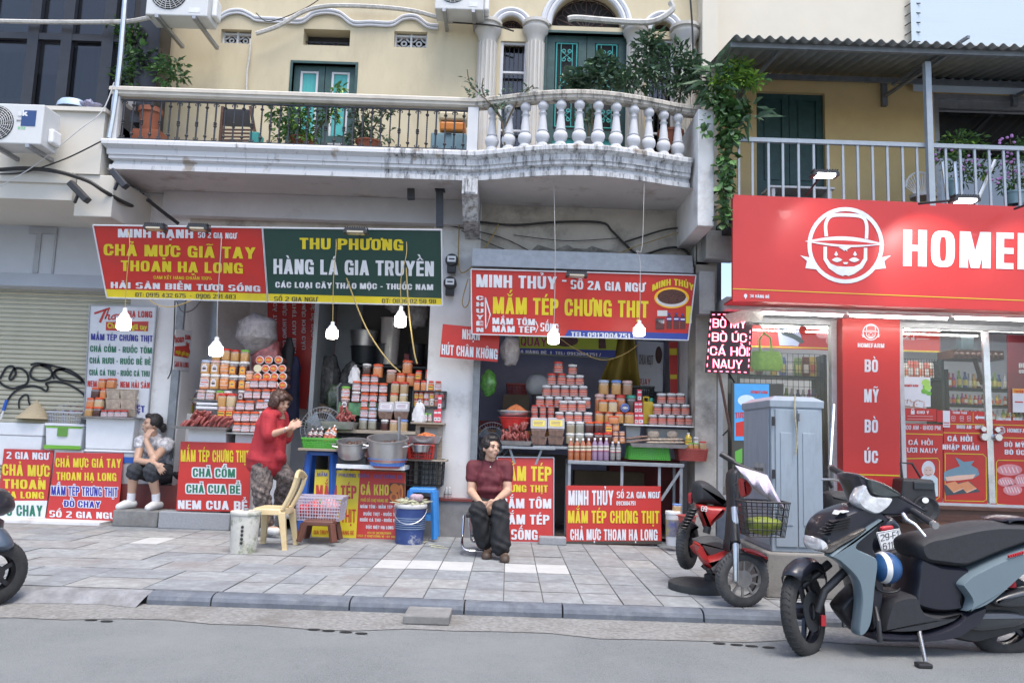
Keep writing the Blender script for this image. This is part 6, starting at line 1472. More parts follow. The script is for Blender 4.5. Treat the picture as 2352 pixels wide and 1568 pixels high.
def lowbox(x,y0_,y1_,w,Y,label):
 x0,x1,ya,yb_,za,zb=pbox(M0,x-w/2,y0_,x+w/2,y1_,Y,.25);b=MB();cx=(x0+x1)/2;hw=(x1-x0)/2
 b.loft([[V((cx+a*hw*q,Y+.12+e*.12*q,z))for a,e in((-1,-1),(1,-1),(1,1),(-1,1))]for q,z in((.85,za),(.98,zb-.012),(1.04,zb-.01),(1.04,zb))],smooth=False);one(b,'food_box',mat('clear_tan',(.24,.15,.11),.15,var=.6,scale=24,coat=.8),label,'food box','clear boxes before the menu board',bevel=.006)
for i,(x,ya,yb_,w)in enumerate(((788,1272,1345,110),(892,1275,1345,112),(788,1345,1400,100),(890,1345,1402,110),(788,1208,1272,100),(892,1210,1275,116))):lowbox(x,ya,yb_,w,9.45,'clear food box before the menu board, %s tier, %s of two'%(('middle','bottom','top')[i//2],('first','second')[i%2]))
tray(M0,575,1000,1405,9.52,.02,'flat metal tray of jars and boxes on the tall foam box',.42)
c=px(*M0(245,1418),9.6);b=MB();b.lathe([(.21,0),(.19,.022),(.12,.10),(.05,.18),(.001,.23)],c,24,cap=False);one(b,'straw_hat',mat('straw',(.52,.42,.27),.8,var=.15,scale=20,stretch=(1,1,9)),'conical straw hat lying on the wide white foam tub','hat')
t=T('broom','broom with a blue grip standing by the graffiti shutter','broom',px(*M0(5,1420),9.5));a_,e_=px(*M0(5,1420),9.5),px(*M0(48,1285),9.5);b=MB();b.tube([a_,a_.lerp(e_,.45)],.012,8);b.build('stick',m_whitepl,t);b=MB();b.tube([a_.lerp(e_,.45),e_],.02,8);b.build('grip',mat('blue_plastic',(.02,.10,.45),.4),t)
m_tbl=mat('table_metal',(.30,.32,.34),.5,metal=.5,var=.15,scale=10)
t=T('market_table','grey slotted metal table holding the sauce bottles','table',px(*L2(710,400),9.0))
a_,e_=px(*L2(350,188),8.85),px(*L2(1078,196),8.85);z=(a_.z+e_.z)/2
b=MB();b.box(a_.x,e_.x,8.85,9.3,z-.03,z+.01);b.build('table_top',m_tbl,t,bevel=.004)
for xx,yy in((a_.x+.02,8.88),(e_.x-.03,8.88),(a_.x+.02,9.26),(e_.x-.03,9.26),((a_.x+e_.x)/2-.04,8.9),((a_.x+e_.x)/2+.38,8.9)):b=MB();b.bar((xx,yy,0),(xx,yy,z-.03),.03);b.build('leg',m_tbl if yy>8.89 or True else m_tbl,t)
b=MB();b.bar((e_.x-.02,8.88,z-.04),(e_.x-.25,8.9,z-.4),.03);b.build('brace',m_tbl,t)
def board(cv,xa,xb_,y,Y0,Y1,th,label,m=None):
 a,e=px(*cv(xa,y),Y0),px(*cv(xb_,y),Y0);z=(a.z+e.z)/2;b=MB();b.box(a.x,e.x,Y0,Y1,z-th,z);return one(b,'shelf_board',m or m_tbl,label,'shelf board',bevel=.003)
board(ZD,600,1690,978,9.05,9.4,.015,'white shelf board under the small pyramid of jars',m_whitepl);board(ZC,690,1160,1330,8.95,9.25,.03,'plank under the yellow labelled boxes')
t=T('folding_table','low folding table under the sausages and clear boxes','table',px(*ZC(630,1600),8.95));a_,e_=px(*ZC(285,1325),8.88),px(*ZC(985,1335),8.88);z=min(a_.z,e_.z);b=MB();b.box(a_.x,e_.x,8.88,9.3,z-.03,z);b.build('table_top',m_tbl,t,bevel=.004)
for xa,xb_ in((.15,.75),(.75,.15)):b=MB();w=e_.x-a_.x;b.bar((a_.x+w*xa,8.95,z-.03),(a_.x+w*xb_,8.95,.05),.025);b.build('leg',m_tbl,t)
m_plank=mat('grey_plank',(.33,.28,.22),.8,var=.3,scale=5,stretch=(1,9,9),bump=.2)
board(ZB,630,1850,1330,9.0,9.42,.04,'wooden plank carrying the spice jars, middle stall',m_plank)
t=T('plank_stand','rough dark cabinet under the wooden plank, middle stall','stand',(-1.6,9.1,.17));a_,e_=px(*ZB(900,1500),9.08),px(*ZB(1840,1500),9.08);zt=px(*ZB(1200,1345),9.0).z-.045
b=MB();b.box(a_.x,e_.x,9.1,9.4,.17,zt);b.build('cabinet_body',mat('dark_cabinet',(.05,.04,.04),.7,var=.3),t)
for k in range(2):
 b=MB();x=a_.x+(e_.x-a_.x)*(.02+.5*k);b.box(x,x+(e_.x-a_.x)*.46,9.085,9.1,.3,zt-.04);b.build('drawer',mat('maroon_drawer',(.12,.03,.03),.6,var=.3),t)
x0,x1,y0,y1,za,zb=pbox(ZB,640,620,1790,1000,9.44,.02)
t=T('display_rack','pale edged black rack behind the jars of the middle stall','rack',((x0+x1)/2,9.44,za));b=MB();b.box(x0,x1,y0,y1,za-.15,zb);b.build('back_board',m_bk,t,bevel=.01);b=MB()
for k in range(1,14):z=za-.15+(zb-za+.15)*k/14;b.box(x1-.09,x1-.02,y0-.01,y0,z-.006,z+.006)
b.build('slot',m_bk,t);b=MB();b.tube([(x0+.02,y0-.01,za-.1),(x0,y0-.01,zb-.05),(x0+.04,y0-.01,zb)],.012,6);b.build('rim',m_grey,t)
b=MB()
x0,x1,y0,y1,za,zb=pbox(ZB,655,905,1260,1100,9.3,.02);b.box(x0,x1,y0,y1,za,zb);one(b,'printed_cloth',mat('green_print',(.10,.26,.12),.4,var=.5,scale=12),'green printed plastic sheet behind the lower jars, middle stall','plastic sheet')
x0,x1,y0,y1,za,zb=pbox(ZB,1795,735,2320,968,9.1,.3)
t=T('display_box','open dark display box of small jars on the stool','display box',((x0+x1)/2,9.1,za));b=MB();b.box(x0,x0+.015,y0,y1,za,zb);b.box(x1-.015,x1,y0,y1,za,zb);b.box(x0+.015,x1-.015,y1-.02,y1,za,zb);b.box(x0,x1,y0,y1,za-.015,za);b.box(x0,x1,y0+.05,y1,zb,zb+.015);b.build('box_body',m_shelf,t)
board(ZB,1770,2300,1210,9.0,9.35,.02,'thin wooden board under the white bag, middle stall',m_plank)
b=MB();x0,x1,y0,y1,za,zb=pbox(ZB,1880,1225,2230,1400,9.05,.3)
for xx in(x0,x1):b.bar((xx,9.1,za-.6),(xx,9.1,zb),.05)
b.box(x0,x1,9.07,9.3,zb-.04,zb);one(b,'wooden_bench',m_plank,'small dark green bench under the board with the white bag','bench')
m_alu=mat('aluminium_pot',(.50,.50,.50),.38,metal=.85,var=.12,scale=8)
def pot(cv,x,ytop,w,ry,ybot,Y,label):
 k=cv(1,0)[0]-cv(0,0)[0];s=k*Y/F;c=px(*cv(x,ybot),Y);r=w/2*s;h=(ybot-ytop)*s*.93
 t=T('cooking_pot',label,'pot',c)
 b=MB();b.lathe([(r*.78,0),(r*.9,.02),(r*.97,h*.5),(r*.97,h-.02),(r*1.03,h-.012),(r*1.03,h),(r*.94,h),(r*.92,h*.6),(r*.001,h*.58)],c,32,cap=False);b.build('pot_body',m_alu,t)
 for a in(200,340):
  b=MB();ca,sa_=math.cos(R(a)),math.sin(R(a));p0=V((c.x+r*ca,c.y+r*sa_,c.z+h*.75));b.tube([p0+V((sa_*-.07,ca*.07,0)),p0+V((ca*.05-sa_*.06,sa_*.05+ca*.06,.01)),p0+V((ca*.05+sa_*.06,sa_*.05-ca*.06,.01)),p0+V((sa_*.07,-ca*.07,0))],.01,6);b.build('handle',m_alu,t)
 f=MB()
 for i in range(26):
  a,q=random.uniform(0,6.28),random.random()**.5*r*.7;f.ball((c.x+q*math.cos(a),c.y+q*math.sin(a),c.z+h*.62+random.uniform(0,.03)),(random.uniform(.03,.06),.03,.02),6,Matrix.Rotation(random.uniform(0,3),4,'Z'))
 t.rotation_euler=(R(13),0,0);f.build('stewed_fish',mat('stewed_fish',(.075,.04,.03),.35,var=.7,scale=20),t)
 return t,c,r,h
random.seed(5)
pot(L1,602,45,190,0,158,8.62,'smaller aluminium pot of stewed fish on the black stove')
t,c,r,h=pot(L1,823,22,252,0,178,8.55,'large aluminium pot of stewed fish on the blue basin')
b=MB();b.bar((c.x+.13,c.y-.1,c.z+h*.6),(c.x+.12,c.y-.12,c.z+h+.22),.022);one(b,'ladle',m_tray,'steel ladle standing in the large aluminium pot','ladle')
tubround(L1,820,165,232,45,8.55,mat('blue_basin',(.10,.22,.60),.35,var=.06),'blue plastic basin under the large pot','plastic_basin','basin',.9,sy=1);tubround(L1,820,178,225,44,8.55,m_rb,'dusty red basin under the blue basin','plastic_basin','basin',.75,sy=1)
x0,x1,y0,y1,za,zb=pbox(L1,500,205,930,232,8.5,.5);b=MB();b.box(x0,x1,y0,y1,za,zb);one(b,'table_board',m_whitepl,'pale board carrying both aluminium pots','board',bevel=.005)
x0,x1,y0,y1,za,zb=pbox(L1,510,158,690,205,8.55,.35);b=MB();b.box(x0,x1,y0,y1,za,zb);one(b,'gas_stove',m_blackpl,'black gas stove under the smaller pot','stove',bevel=.01)
x0,x1,y0,y1,za,zb=pbox(L1,520,235,920,600,8.85,.4);b=MB();
for xx in(x0+.02,x1-.02):
 for yy in(8.9,9.2):b.bar((xx,yy,0),(xx,yy,zb),.04)
one(b,'trestle',m_tbl,'metal trestle behind the half yellow price board','trestle')
board(L1,262,508,102,8.66,9.05,.025,'thin plywood board on the tall blue stool',m_plank);board(L1,928,1190,170,8.8,9.15,.02,'thin wooden board between the black crate and the red basket',m_plank)
def stool(cv,xa,xb_,yt,yb_,Y,m,label,d=None,slots=True,name='plastic_stool'):
 a,e=px(*cv(xa,yt),Y),px(*cv(xb_,yt),Y);w=e.x-a.x;d=d or w*.85;z1=(a.z+e.z)/2;z0=max(0,px(*cv((xa+xb_)/2,yb_),Y).z);cx,cy=(a.x+e.x)/2,Y+d/2
 t=T(name,label,'stool',(cx,cy,z0));s0=.80
 b=MB();b.loft([[V((cx+sx*w/2*q,cy+sy*d/2*q,z))for sx,sy in((-1,-1),(1,-1),(1,1),(-1,1))]for q,z in((s0+.04,z1-.05),(s0+.02,z1-.012),(s0-.03,z1))],smooth=False);b.build('seat',m,t,bevel=.008)
 for sx in(-1,1):
  for sy in(-1,1):
   b=MB();p0=V((cx+sx*w/2*s0*.93,cy+sy*d/2*s0*.93,z1-.03));p1=V((cx+sx*w/2*.95,cy+sy*d/2*.95,z0));b.bar(p0,p1,w*.17,d*.16);b.build('leg',m,t,bevel=.006)
 b=MB();zz=z0+(z1-z0)*.42
 for sy in(-1,1):b.bar((cx-w*.40,cy+sy*d*.4,zz),(cx+w*.40,cy+sy*d*.4,zz),.012,(z1-z0)*.12)
 if z1-z0>.3:b.build('stretcher',m,t)
 return t
m_blue=mat('blue_stool',(.03,.13,.50),.4,var=.1,scale=8,dirt=(.05,.11,.3),dscale=4)
stool(L1,295,505,118,640,8.75,m_blue,'tall blue plastic stool under the lime green basket')
stool(L1,940,1135,350,668,8.55,mat('bright_blue_stool',(.04,.22,.58),.35,var=.08),'bright blue plastic stool behind the paint bucket')
stool(L1,265,497,556,688,8.0,mat('brown_stool',(.12,.045,.03),.4,var=.1),'small brown plastic stool under the lilac basket')
def bucket(cv,x,yt,yb_,w,Y,m,label,bands,lid=True,taper=.86,handle=True):
 k=cv(1,0)[0]-cv(0,0)[0];s=k*Y/F;c=px(*cv(x,yb_),Y);c.z=max(0.0,c.z if abs(c.z)>.05 else 0);r=w/2*s;h=(yb_-yt)*s
 t=T('bucket',label,'bucket',c)
 b=MB();b.lathe([(r*taper,0),(r*.97,h*.9),(r*.97,h*.92)],c,28);b.build('bucket_body',m,t)
 b=MB();b.lathe([(r*1.0,h*.86),(r*1.03,h*.88),(r*1.03,h*.93),(r*1.0,h*.95),(r*.9,h*.955)],c,28,cap=lid);b.build('lid'if lid else 'rim',bands[0],t)
 if handle:b=MB();b.tube([c+V((r*1.03*math.cos(R(a)),-abs(r*1.03*math.sin(R(a)))-.004,h*(.85-.35*math.sin(R(a)))))for a in range(0,181,12)],.004,5);b.build('handle',m_steel,t)
 if len(bands)>1:b=MB();b.lathe([(r*(taper+(.97-taper)*.25)+.003,h*.25),(r*(taper+(.97-taper)*.72)+.003,h*.72)],c,28,cap=False);b.build('printed_band',bands[1],t)
 return t,c,r,h
m_pail=mat('dirty_white_pail',(.52,.51,.46),.6,var=.12,scale=8,dirt=(.12,.15,.05),dscale=7,dlo=.5,dhi=.66)
t,c,r,h=bucket(L0,1520,490,752,178,7.42,m_pail,'grimy white paint pail with a lid in front of the cream chair',[m_pail],handle=False)
b=MB();b.lathe([(.022,h*.955),(.022,h*1.02)],c,12);b.build('lid_spout',m_grey,t)
b=MB()
for k in range(5):b.ball((c.x+.02,c.y-r*.965-.001,c.z+h*(.62-k*.09)),(.014,.006,.014),8)
b.build('print',m_blackpl,t)
m_pb=mat('blue_pail',(.03,.06,.20),.45,var=.2,scale=8,dirt=(.45,.46,.48),dscale=5,dlo=.56,dhi=.66)
t,c,r,h=bucket(L1,957,455,702,196,8.42,m_pb,'blue paint bucket heaped with lemongrass',[mat('white_pail_rim',(.52,.52,.52),.5,var=.1,dirt=(.2,.2,.18),dscale=5)],lid=True)
b=MB()
random.seed(9)
for k in range(6):z=h*(.62-.05*k);b.lathe([(r*.96+.003,z),(r*.96+.003,z+.008)],c,28,cap=False,sx=.99,sy=.99)
b.build('print',mat('faded_print',(.22,.30,.42),.5),t)
b=MB()
for i in range(70):
 a,q=random.uniform(0,6.28),random.random()**.5*r*.85;p0=c+V((q*math.cos(a),q*math.sin(a),h*.96+(1-(q/r)**2)*.06*random.random()));a2=random.uniform(0,6.28);p1=p0+V((math.cos(a2)*.09,math.sin(a2)*.09,random.uniform(-.01,.02)));b.tube([p0,p1],[.008,.004],5)
o=one(b,'lemongrass',mat('dry_lemongrass',(.42,.42,.30),.8,var=.35,scale=20),'heap of pale lemongrass stalks on the blue paint bucket','lemongrass',kind='stuff')
lump(L1,1005,410,95,50,8.42,mat('net_bag',(.38,.28,.33),.7,var=.3,scale=40),'net_bag','small pinkish net bag on the lemongrass','net bag',6)
for i,(x,y,an)in enumerate(((1060,690,80),(1128,712,-30),(1145,725,-25))):
 p=gp(*L1(x,y));b=MB();d=V((math.cos(R(an)),math.sin(R(an)),0))*.09;b.tube([p-d+V((0,0,.008)),p+d+V((0,0,.008))],[.007,.004],5);one(b,'lemongrass_stalk',MATS['dry_lemongrass'],'loose lemongrass stalk on the paving beside the blue bucket','stalk','loose lemongrass stalks')
bucket(L2,1005,490,705,92,8.5,mat('white_tub',(.55,.56,.58),.5,var=.08),'white paint tub with a blue and yellow print behind the red electric bike',[m_whitepl,mat('tub_print',(.05,.07,.3),.5,col2=(.5,.45,.05),scale=6)],handle=False)
row(L2,8.5,'the white paint tub top','jar on the paint tub',[(1030,448,500,52,'blue','tan',None)])
tubround(L2,1095,520,115,60,8.3,m_rb,'red bucket with a yellow handle behind the electric bike','plastic_pail','pail',.8,sy=1)
for i,x in enumerate((1186,1207)):bottle(x,345,448,28,9.1,L1,(.45,.46,.47),'%s clear plastic bottle on the red door sill'%ORD[i],'clear bottles on the sill',lab=(.45,.46,.47))
m_ch=mat('cream_chair_plastic',(.62,.49,.28),.38,var=.06,scale=5,dirt=(.5,.38,.2),dscale=3)
t=T('plastic_chair','cream yellow plastic chair standing sideways on the paving','chair',(-2.12,7.85,0))
k=ZR(1,0)[0]-ZR(0,0)[0]
zs_=px(*ZR(275,1110),7.85).z
xl_,xr_=px(*ZR(140,1110),7.85).x,px(*ZR(435,1110),7.85).x
yf,yk=7.62,8.02
def seatring(dz,i):return[V(p)for p in((xl_+.03+i,yf+.03+i,zs_+dz),(xl_+.1,yf-.0+i,zs_+dz),(xr_-.05,yf+i,zs_+dz),(xr_-i,yf+.06,zs_+dz),(xr_-i,yk-.06,zs_+dz),(xr_-.05,yk-i,zs_+dz),(xl_+.1,yk-i,zs_+dz),(xl_+.03+i,yk-.03-i,zs_+dz),(xl_+i,(yf+yk)/2,zs_+dz-.008))]
b=MB();b.loft([seatring(-.055,-.004),seatring(-.01,0),seatring(.0,.012),seatring(-.008,.05)]);b.build('seat',m_ch,t)
for(x,y,dx,dy,rr)in((xl_+.05,yf+.03,-.005,-.02,.030),(xr_-.03,yf+.03,.055,-.02,.027),(xl_+.05,yk-.03,-.01,.03,.030),(xr_-.03,yk-.03,.055,.03,.027)):
 b=MB();p0,p1=V((x,y,zs_-.03)),V((x+dx,y+dy,0));b.loft([[p+V((sx*w,sy*w*.8,0))for sx,sy in((-1,-1),(1,-1),(1,1),(-1,1))]for p,w in((p0,rr*1.3),(p0.lerp(p1,.5),rr),(p1+V((0,0,.02)),rr*.85),(p1,rr*.95))],smooth=False);b.build('leg',m_ch,t,bevel=.006)
b=MB()
zt_=px(*ZR(500,800),7.85).z;xb_t=px(*ZR(505,800),7.85).x
def bp(u,v):
 y=yf+.02+(yk-yf-.04)*u;x=xr_-.03+(xb_t-xr_+.06)*v+.02*math.sin(math.pi*v)-.02*math.sin(math.pi*u);z=zs_-.01+(zt_-zs_)*v*(1-.16*(2*u-1)**2*v);return V((x,y,z))
def ribbon(pts,w=.022,th=.014):
 b.tube(pts,w*.6,8)
ribbon([bp(0.02,v/10)for v in range(0,10)]+[bp(u/10,1.0)for u in range(0,11)]+[bp(.98,v/10)for v in range(9,-1,-1)],.034)
b.build('back_frame',m_ch,t)
b=MB();n=12
for(ua,ub)in((.30,.42),(.58,.70)):
 vs=[bp(ua+(ub-ua)*j/3,v/n)for v in range(n+1)for j in range(4)];b.add(vs,[(i*4+j,i*4+j+1,i*4+j+5,i*4+j+4)for i in range(n)for j in range(3)],True)
vs=[bp(.04+.92*j/8,.84+.15*v/3)for v in range(4)for j in range(9)];b.add(vs,[(i*9+j,i*9+j+1,i*9+j+10,i*9+j+9)for i in range(3)for j in range(8)],True)
o=b.build('backrest',m_ch,t);sd=o.modifiers.new('thick','SOLIDIFY');sd.thickness=.012;sd.offset=0
# people
def fuse(name,mb,m,parent,voxel=.009,smooth=6,fold=0,fq=1.0):
 """melt overlapping limbs into one continuous skin"""
 o=mb.build(name,m,parent)
 r=o.modifiers.new('fuse','REMESH');r.mode='VOXEL';r.voxel_size=voxel;r.use_smooth_shade=True
 s=o.modifiers.new('soft','SMOOTH');s.iterations=smooth;s.factor=.5
 bpy.context.view_layer.update()
 me=bpy.data.meshes.new_from_object(o.evaluated_get(bpy.context.evaluated_depsgraph_get()));o.modifiers.clear();old=o.data;o.data=me;me.name=name;bpy.data.meshes.remove(old)
 if not me.materials:me.materials.append(m)
 if fold:
  nn=[(v.co.copy(),v.normal.copy())for v in me.vertices];cc=[]
  for c_,n_ in nn:
   p=c_*fq;cc.extend(c_+n_*fold*(math.sin(p.x*38+p.z*52+2.2*math.sin(p.z*19+p.y*11))+.7*math.sin(p.x*71-p.z*33+p.y*25+2*math.sin(p.x*23))))
  me.vertices.foreach_set('co',cc);me.update()
 return o
def limb(b,pts,rs,n=12):
 pts=[V(p)for p in pts];P,Q=[],[]
 for i in range(len(pts)-1):
  for t in(0,.25,.5,.75):P.append(pts[i].lerp(pts[i+1],t));Q.append(rs[i]+(rs[i+1]-rs[i])*t)
 P.append(pts[-1]);Q.append(rs[-1])
 b.tube(P,Q,n)
 for p,r in zip(pts,rs):b.ball(p,r*.99,8)
def hand(b,w,d,nrm,side,curl=.5,s=1.0):
 """wrist w, direction d of the fingers, nrm = palm side, side = towards the thumb"""
 d,nrm=V(d).normalized(),V(nrm).normalized();sd=V(side);sd=(sd-d*sd.dot(d)).normalized();nrm=(nrm-d*nrm.dot(d)).normalized()
 limb(b,[w,w+d*.05*s],[.024*s,.026*s])
 for k in(-1,0,1):b.ball(w+d*.055*s+sd*.022*k*s,(.022*s,.016*s,.03*s),8)
 for k,ln in enumerate((.068,.078,.073,.056)):
  p0=w+d*.085*s+sd*(.031-.021*k)*s;sp=(.5-.33*k)*.25
  d1=(d+sd*sp+nrm*curl*.5).normalized();d2=(d+sd*sp+nrm*curl*1.6).normalized()
  limb(b,[p0,p0+d1*ln*.55*s,p0+d1*ln*.55*s+d2*ln*.5*s],[.0098*s,.0085*s,.007*s],8)
 t0=w+d*.03*s+sd*.026*s;d1=(d*.7+sd*.8+nrm*.2).normalized();d2=(d+sd*.25+nrm*.3*curl).normalized()
 limb(b,[t0,t0+d1*.036*s,t0+d1*.036*s+d2*.032*s],[.0125*s,.0105*s,.008*s],8)
def head(b,c,yaw,pitch,roll,s=1.0):
 """adds skull, jaw, nose, ears; returns the head matrix (face looks along local -y)"""
 M=Matrix.Translation(c)@Matrix.Rotation(R(yaw),4,'Z')@Matrix.Rotation(R(roll),4,'Y')@Matrix.Rotation(R(pitch),4,'X')@Matrix.Scale(s,4)
 def e(x,y,z,rx,ry,rz):b.ball(M@V((x,y,z)),(1,1,1),10,M.to_3x3().to_4x4()@Matrix.Diagonal((rx,ry,rz,1)))
 e(0,.012,.025,.074,.092,.088);e(0,-.018,-.02,.062,.07,.075);e(0,-.03,-.07,.045,.045,.035);e(0,-.058,-.092,.022,.02,.018)
 for k in(-1,1):e(k*.038,-.06,-.03,.024,.022,.024);e(k*.074,.012,-.015,.01,.02,.032);e(k*.033,-.075,.022,.028,.014,.012)
 e(0,-.092,-.022,.013,.02,.014);e(0,-.084,.0,.009,.012,.028);e(0,-.078,-.058,.024,.016,.007);e(0,-.076,-.070,.02,.016,.008)
 return M
def face(M,parent,lip=(.34,.14,.11)):
 def bits(name,m,L_):
  b=MB()
  for(x,y,z,rx,ry,rz)in L_:b.ball(M@V((x,y,z)),(1,1,1),6,M.to_3x3().to_4x4()@Matrix.Diagonal((rx,ry,rz,1)))
  b.build(name,m,parent)
 bits('eye',mat('eye_dark',(.02,.012,.01),.2,var=.1),[(.031,-.0835,.0,.011,.006,.0045),(-.031,-.0835,.0,.011,.006,.0045)])
 bits('eyebrow',mat('brow',(.04,.025,.02),.8),[(.032,-.089,.023,.017,.005,.0035),(-.032,-.089,.023,.017,.005,.0035)])
 bits('mouth',mat('lips',lip,.4,var=.1),[(0,-.090,-.0585,.020,.006,.0045),(0,-.0885,-.068,.016,.006,.005)])
def hairset(M,parts,m,parent,vox=.008):
 b=MB()
 for(x,y,z,rx,ry,rz)in parts:b.ball(M@V((x,y,z)),(1,1,1),10,M.to_3x3().to_4x4()@Matrix.Diagonal((rx,ry,rz,1)))
 fuse('hair',b,m,parent,vox,2,.0022,2.6)
skin1=mat('skin_warm',(.50,.30,.21),.5,var=.08,scale=6);skin2=mat('skin_pale',(.50,.31,.22),.5,var=.08,scale=6)
hair_b=mat('black_hair',(.014,.011,.011),.6,var=.5,scale=30,stretch=(3,3,1));hair_r=mat('brown_hair',(.055,.024,.016),.45,var=.5,scale=30,stretch=(3,3,1))
q=lambda x,y,Y:px(*ZW(x,y),Y)
t=T('person','seated woman in a maroon top and wide black trousers, hands clasped, looking aside','person',q(400,1420,7.6))
b=MB()
HC=q(378,255,7.86);sk=[]
shL,shR,elL,elR=q(185,462,7.95),q(545,462,7.95),q(165,735,7.88),q(560,730,7.88);wrL,wrR=q(262,850,7.62),q(445,825,7.62)
limb(b,[q(370,470,7.95),q(372,350,7.90)],[.062,.052]);M=head(b,HC,38,-4,3,1.0)
limb(b,[q(370,520,7.97),q(365,640,7.96),q(365,790,7.96)],[.13,.135,.15]);limb(b,[shL,shR],[.06,.06])
for sh,el,wr in((shL,elL,wrL),(shR,elR,wrR)):limb(b,[sh,el,wr],[.056,.045,.028])
hand(b,wrL,q(345,925,7.58)-wrL,(.2,.6,-.6),(.3,-.4,.8),.35);hand(b,wrR,q(355,915,7.56)-wrR,(-.2,.6,-.6),(-.3,-.4,.8),.35)
hpL,hpR,knL,knR=q(290,905,7.95),q(450,905,7.95),q(235,935,7.55),q(480,925,7.52);anL,anR=q(345,1290,7.64),q(530,1350,7.50)
for hp,kn,an,toe in((hpL,knL,anL,q(335,1395,7.53)),(hpR,knR,anR,q(530,1470,7.37))):
 limb(b,[hp,kn,an],[.085,.06,.038]);toe.z=.03;he=V((an.x,an.y+.02,.045));limb(b,[an,he],[.036,.035]);limb(b,[he,toe],[.036,.032])
fuse('body',b,skin2,t);face(M,t)
hairset(M,[(0,.025,.035,.083,.096,.092),(0,-.03,.085,.06,.05,.035),(.06,.0,.03,.03,.06,.05),(-.06,.0,.03,.03,.06,.05),(0,.105,-.05,.05,.045,.05),(0,.115,-.10,.045,.04,.05)],hair_b,t)
b=MB();limb(b,[q(370,475,7.95),q(368,560,7.94),q(365,640,7.93),q(364,700,7.93),q(364,748,7.93)],[.115,.145,.142,.137,.145]);limb(b,[q(205,462,7.95),q(535,462,7.95)],[.072,.072])
b.ball(q(300,600,7.86),.068,8);b.ball(q(430,600,7.86),.068,8);b.ball(q(365,715,7.88),(.14,.11,.06),8)
for sh,el in((shL,elL),(shR,elR)):limb(b,[sh,sh.lerp(el,.46)],[.07,.068])
fuse('top',b,mat('maroon_knit',(.10,.012,.020),.75,var=.2,scale=60,stretch=(1,1,6)),t,fold=.0025,fq=.8)
m_blk2=mat('black_trousers',(.010,.0105,.013),.75,var=.25,scale=18)
b=MB();limb(b,[q(365,790,7.95),q(365,880,7.96)],[.148,.165])
for hp,kn,an,hem in((hpL,knL,anL,q(315,1250,7.63)),(hpR,knR,anR,q(490,1320,7.50))):limb(b,[hp,kn,kn.lerp(hem,.5),hem],[.115,.083,.092,.098])
fuse('trousers',b,m_blk2,t,fold=.005)
m_clog=mat('brown_clog',(.055,.035,.025),.6,var=.3,scale=30)
for an,toe in((anL,q(332,1400,7.50)),(anR,q(530,1475,7.34))):
 toe.z=.03;d=V((toe.x-an.x,toe.y-an.y,0)).normalized();he=V((an.x,an.y,.03))-d*.04
 b=MB();limb(b,[V((he.x,he.y,.02)),V((toe.x,toe.y,.02))],[.045,.047]);tip=V((toe.x,toe.y,.04));b.ball(tip-d*.03,(.05,.05,.035),8);b.tube([he+V((-.045,0,.05)),he+d*.05+V((0,0,.085)),he+V((.045,0,.05))],.013,6)
 b.v=[V((p.x,p.y,max(p.z,.004)))for p in b.v]
 fuse('shoe',b,m_clog,t,.007,3)
b=MB();b.ball(q(374,466,7.79),.008,6);b.build('pendant',m_steel,t)
m_chr=mat('chrome',(.7,.7,.72),.15,metal=1,var=.05)
t=T('folding_chair','chrome folding chair under the woman in the maroon top','chair',q(250,1380,7.9))
b=MB();b.tube(smoothpath([tuple(q(88,990,7.92)),tuple(q(75,1200,7.85)),tuple(q(68,1310,7.72)),tuple(q(120,1372,7.66)),tuple(q(300,1380,7.66)),tuple(q(480,1388,7.66))],5),.012,8);b.build('front_frame',m_chr,t)
b=MB();b.tube(smoothpath([tuple(q(140,1000,8.05)),tuple(q(155,1200,8.12)),tuple(q(200,1275,8.15)),tuple(q(420,1290,8.15))],5),.011,8);b.build('rear_frame',m_chr,t)
b=MB();s0,s1=q(110,985,7.8),q(540,985,7.8);b.box(s0.x,s1.x,7.72,8.12,s0.z-.02,s0.z+.015);b.build('seat',m_blackpl,t,bevel=.01)
q=lambda x,y,Y:px(*ZR(x,y),Y)
t=T('person','woman in a red shirt and dark patterned trousers stepping between the stalls','person',q(250,1330,8.5))
b=MB();nk=q(300,300,8.52)
limb(b,[q(285,340,8.54),q(325,262,8.5)],[.062,.052]);M=head(b,q(345,222,8.48),58,14,-4,1.04)
shN,shF=q(240,345,8.38),q(345,350,8.68);elN,elF=q(245,505,8.33),q(395,520,8.66);wrN,wrF=q(408,448,8.28),q(445,440,8.5)
limb(b,[q(280,370,8.54),q(255,520,8.55),q(235,690,8.56)],[.135,.14,.15])
for sh,el,wr in((shN,elN,wrN),(shF,elF,wrF)):limb(b,[sh,el,wr],[.055,.044,.027])
hand(b,wrN,q(520,395,8.3)-wrN,(.1,.9,.3),(0,.2,1),.25);hand(b,wrF,q(510,370,8.42)-wrF,(-.1,-.9,-.3),(0,-.2,1),.4)
hN,hF,kN,kF,aN,aF=q(195,740,8.48),q(275,745,8.66),q(180,980,8.42),q(395,850,8.55),q(225,1255,8.52),q(340,1120,8.75)
for h,k_,a,tz in((hN,kN,aN,0),(hF,kF,aF,0)):
 limb(b,[h,k_,a],[.09,.062,.04]);toe=a+V((.13,-.06,-.05));limb(b,[a,a+V((-.02,0,-.05)),toe],[.036,.035,.03])
fuse('body',b,skin1,t);face(M,t)
hairset(M,[(0,.025,.04,.092,.105,.098),(0,-.05,.075,.075,.05,.04),(.075,.01,.0,.03,.07,.075),(-.075,.01,.0,.03,.07,.075),(0,.085,-.03,.08,.05,.08),(.05,-.07,.055,.035,.03,.03),(-.05,-.07,.055,.035,.03,.03)],hair_r,t)
